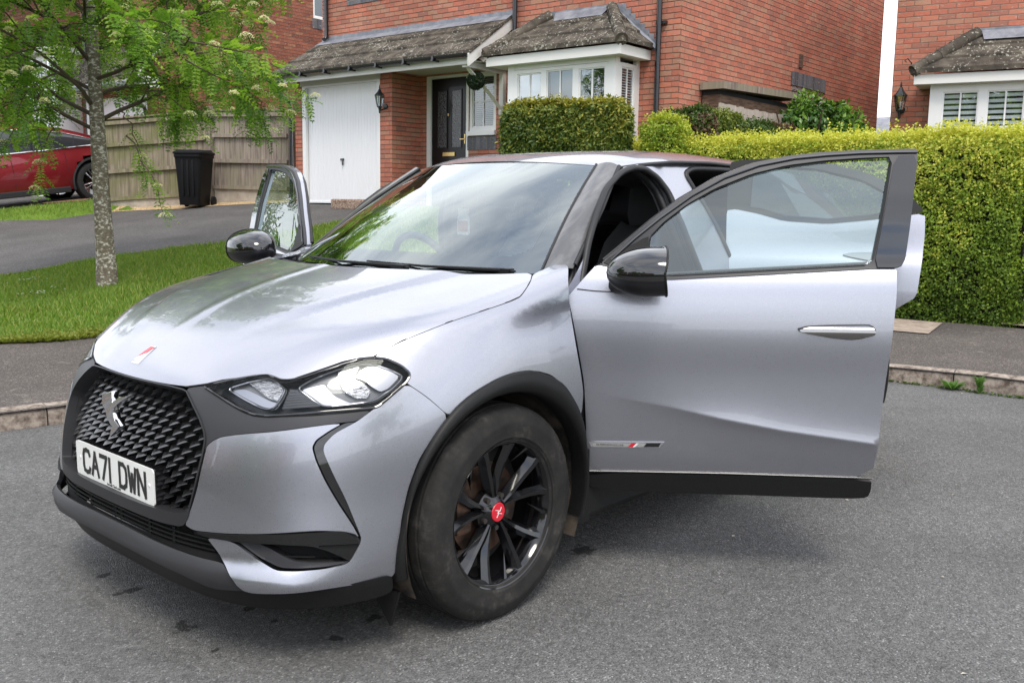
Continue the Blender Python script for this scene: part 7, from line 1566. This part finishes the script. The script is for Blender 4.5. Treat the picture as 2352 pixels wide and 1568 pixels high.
# plastic dust cover on the driver seat (a thing of its own)
pc=bpy.data.materials.new('clear crinkled polythene'); pc.use_nodes=True; t=pc.node_tree; t.nodes.clear(); o_=N(t,'ShaderNodeOutputMaterial'); g_=N(t,'ShaderNodeBsdfPrincipled'); g_.inputs['Base Color'].default_value=(.80,.86,.90,1); g_.inputs['Roughness'].default_value=.18; tr=N(t,'ShaderNodeBsdfTransparent'); ms=N(t,'ShaderNodeMixShader'); ms.inputs[0].default_value=.55
c=N(t,'ShaderNodeTexCoord'); n=N(t,'ShaderNodeTexNoise'); n.inputs['Scale'].default_value=9; n.inputs['Detail'].default_value=6; mp=N(t,'ShaderNodeMapping'); mp.inputs['Scale'].default_value=(1,.4,2); t.links.new(c.outputs['Object'],mp.inputs[0]); t.links.new(mp.outputs[0],n.inputs['Vector']); bp=N(t,'ShaderNodeBump'); bp.inputs['Strength'].default_value=1; bp.inputs['Distance'].default_value=.05; t.links.new(n.outputs['Fac'],bp.inputs['Height']); t.links.new(bp.outputs[0],g_.inputs['Normal'])
t.links.new(tr.outputs[0],ms.inputs[1]); t.links.new(g_.outputs[0],ms.inputs[2]); t.links.new(ms.outputs[0],o_.inputs[0])
V=[];r=np.random.RandomState(4)
for i,(x,z) in enumerate([(-1.27,.60),(-1.31,.78),(-1.36,.95),(-1.42,1.12),(-1.46,1.24),(-1.47,1.34),(-1.52,1.41),(-1.60,1.38),(-1.62,1.2)]):
    w_=(.27,.27,.265,.23,.17,.15,.13,.14,.2)[i]
    for j in range(15): u=-1+2*j/14; V.append((x+r.randn()*.008-.05*abs(u)**3,-.37+u*w_,z+r.randn()*.008))
cv=mk('seat_cover',V,[(i*15+j,(i+1)*15+j,(i+1)*15+j+1,i*15+j+1) for i in range(8) for j in range(14)],pc,smooth=True); tag(cv,'clear crinkled plastic dust cover pulled over the driver seat','seat cover')
# hanging air freshener
af=empty('air_freshener',(-.70,-.04,1.23)); tag(af,'small white jar shaped air freshener hanging behind the windscreen','air freshener')
m=MB(); prof=[(-.030,-.050),(.030,-.050),(.034,-.044),(.034,.020),(.026,.032),(.026,.040),(.030,.042),(.030,.058),(-.030,.058),(-.030,.042),(-.026,.040),(-.026,.032),(-.034,.020),(-.034,-.044)]
X2=lambda a,b,hh_:(hh_,a,b)
m.prism(prof,-.003,.003,X2); m.build('jar',bsdf('white card',(.82,.82,.80),.5),af); m=MB(); m.prism([(-.028,-.036),(.028,-.036),(.028,.008),(-.028,.008)],.0031,.0045,X2); m.build('jar_label',bsdf('red label',(.55,.10,.09),.5),af)
m=MB(); m.tube([(0,0,.058),(.0,.0,.20)],.001,4); m.build('cord',m_seal,af)
# crumbs of wear: fallen leaves and grit on the road and drive
mb=MB(); r_=random.Random(88)
for i in range(90):
    x,y=r_.uniform(-4.8,1.6),r_.uniform(-2.7,3.0); z=float(road_z(x,y))+.003; a=r_.uniform(0,6.28); L=r_.uniform(.004,.011); mb.add([(x+L*math.cos(a),y+L*math.sin(a),z),(x+L*.6*math.cos(a+1.6),y+L*.6*math.sin(a+1.6),z+.004),(x-L*math.cos(a),y-L*math.sin(a),z),(x+L*.6*math.cos(a-1.6),y+L*.6*math.sin(a-1.6),z+.002)],[(0,1,2),(0,2,3)])
tag(mb.build('road_grit',bsdf('pale grit',(.45,.40,.33),.9)),'loose grit and leaf crumbs scattered on the road','grit',kind='stuff')
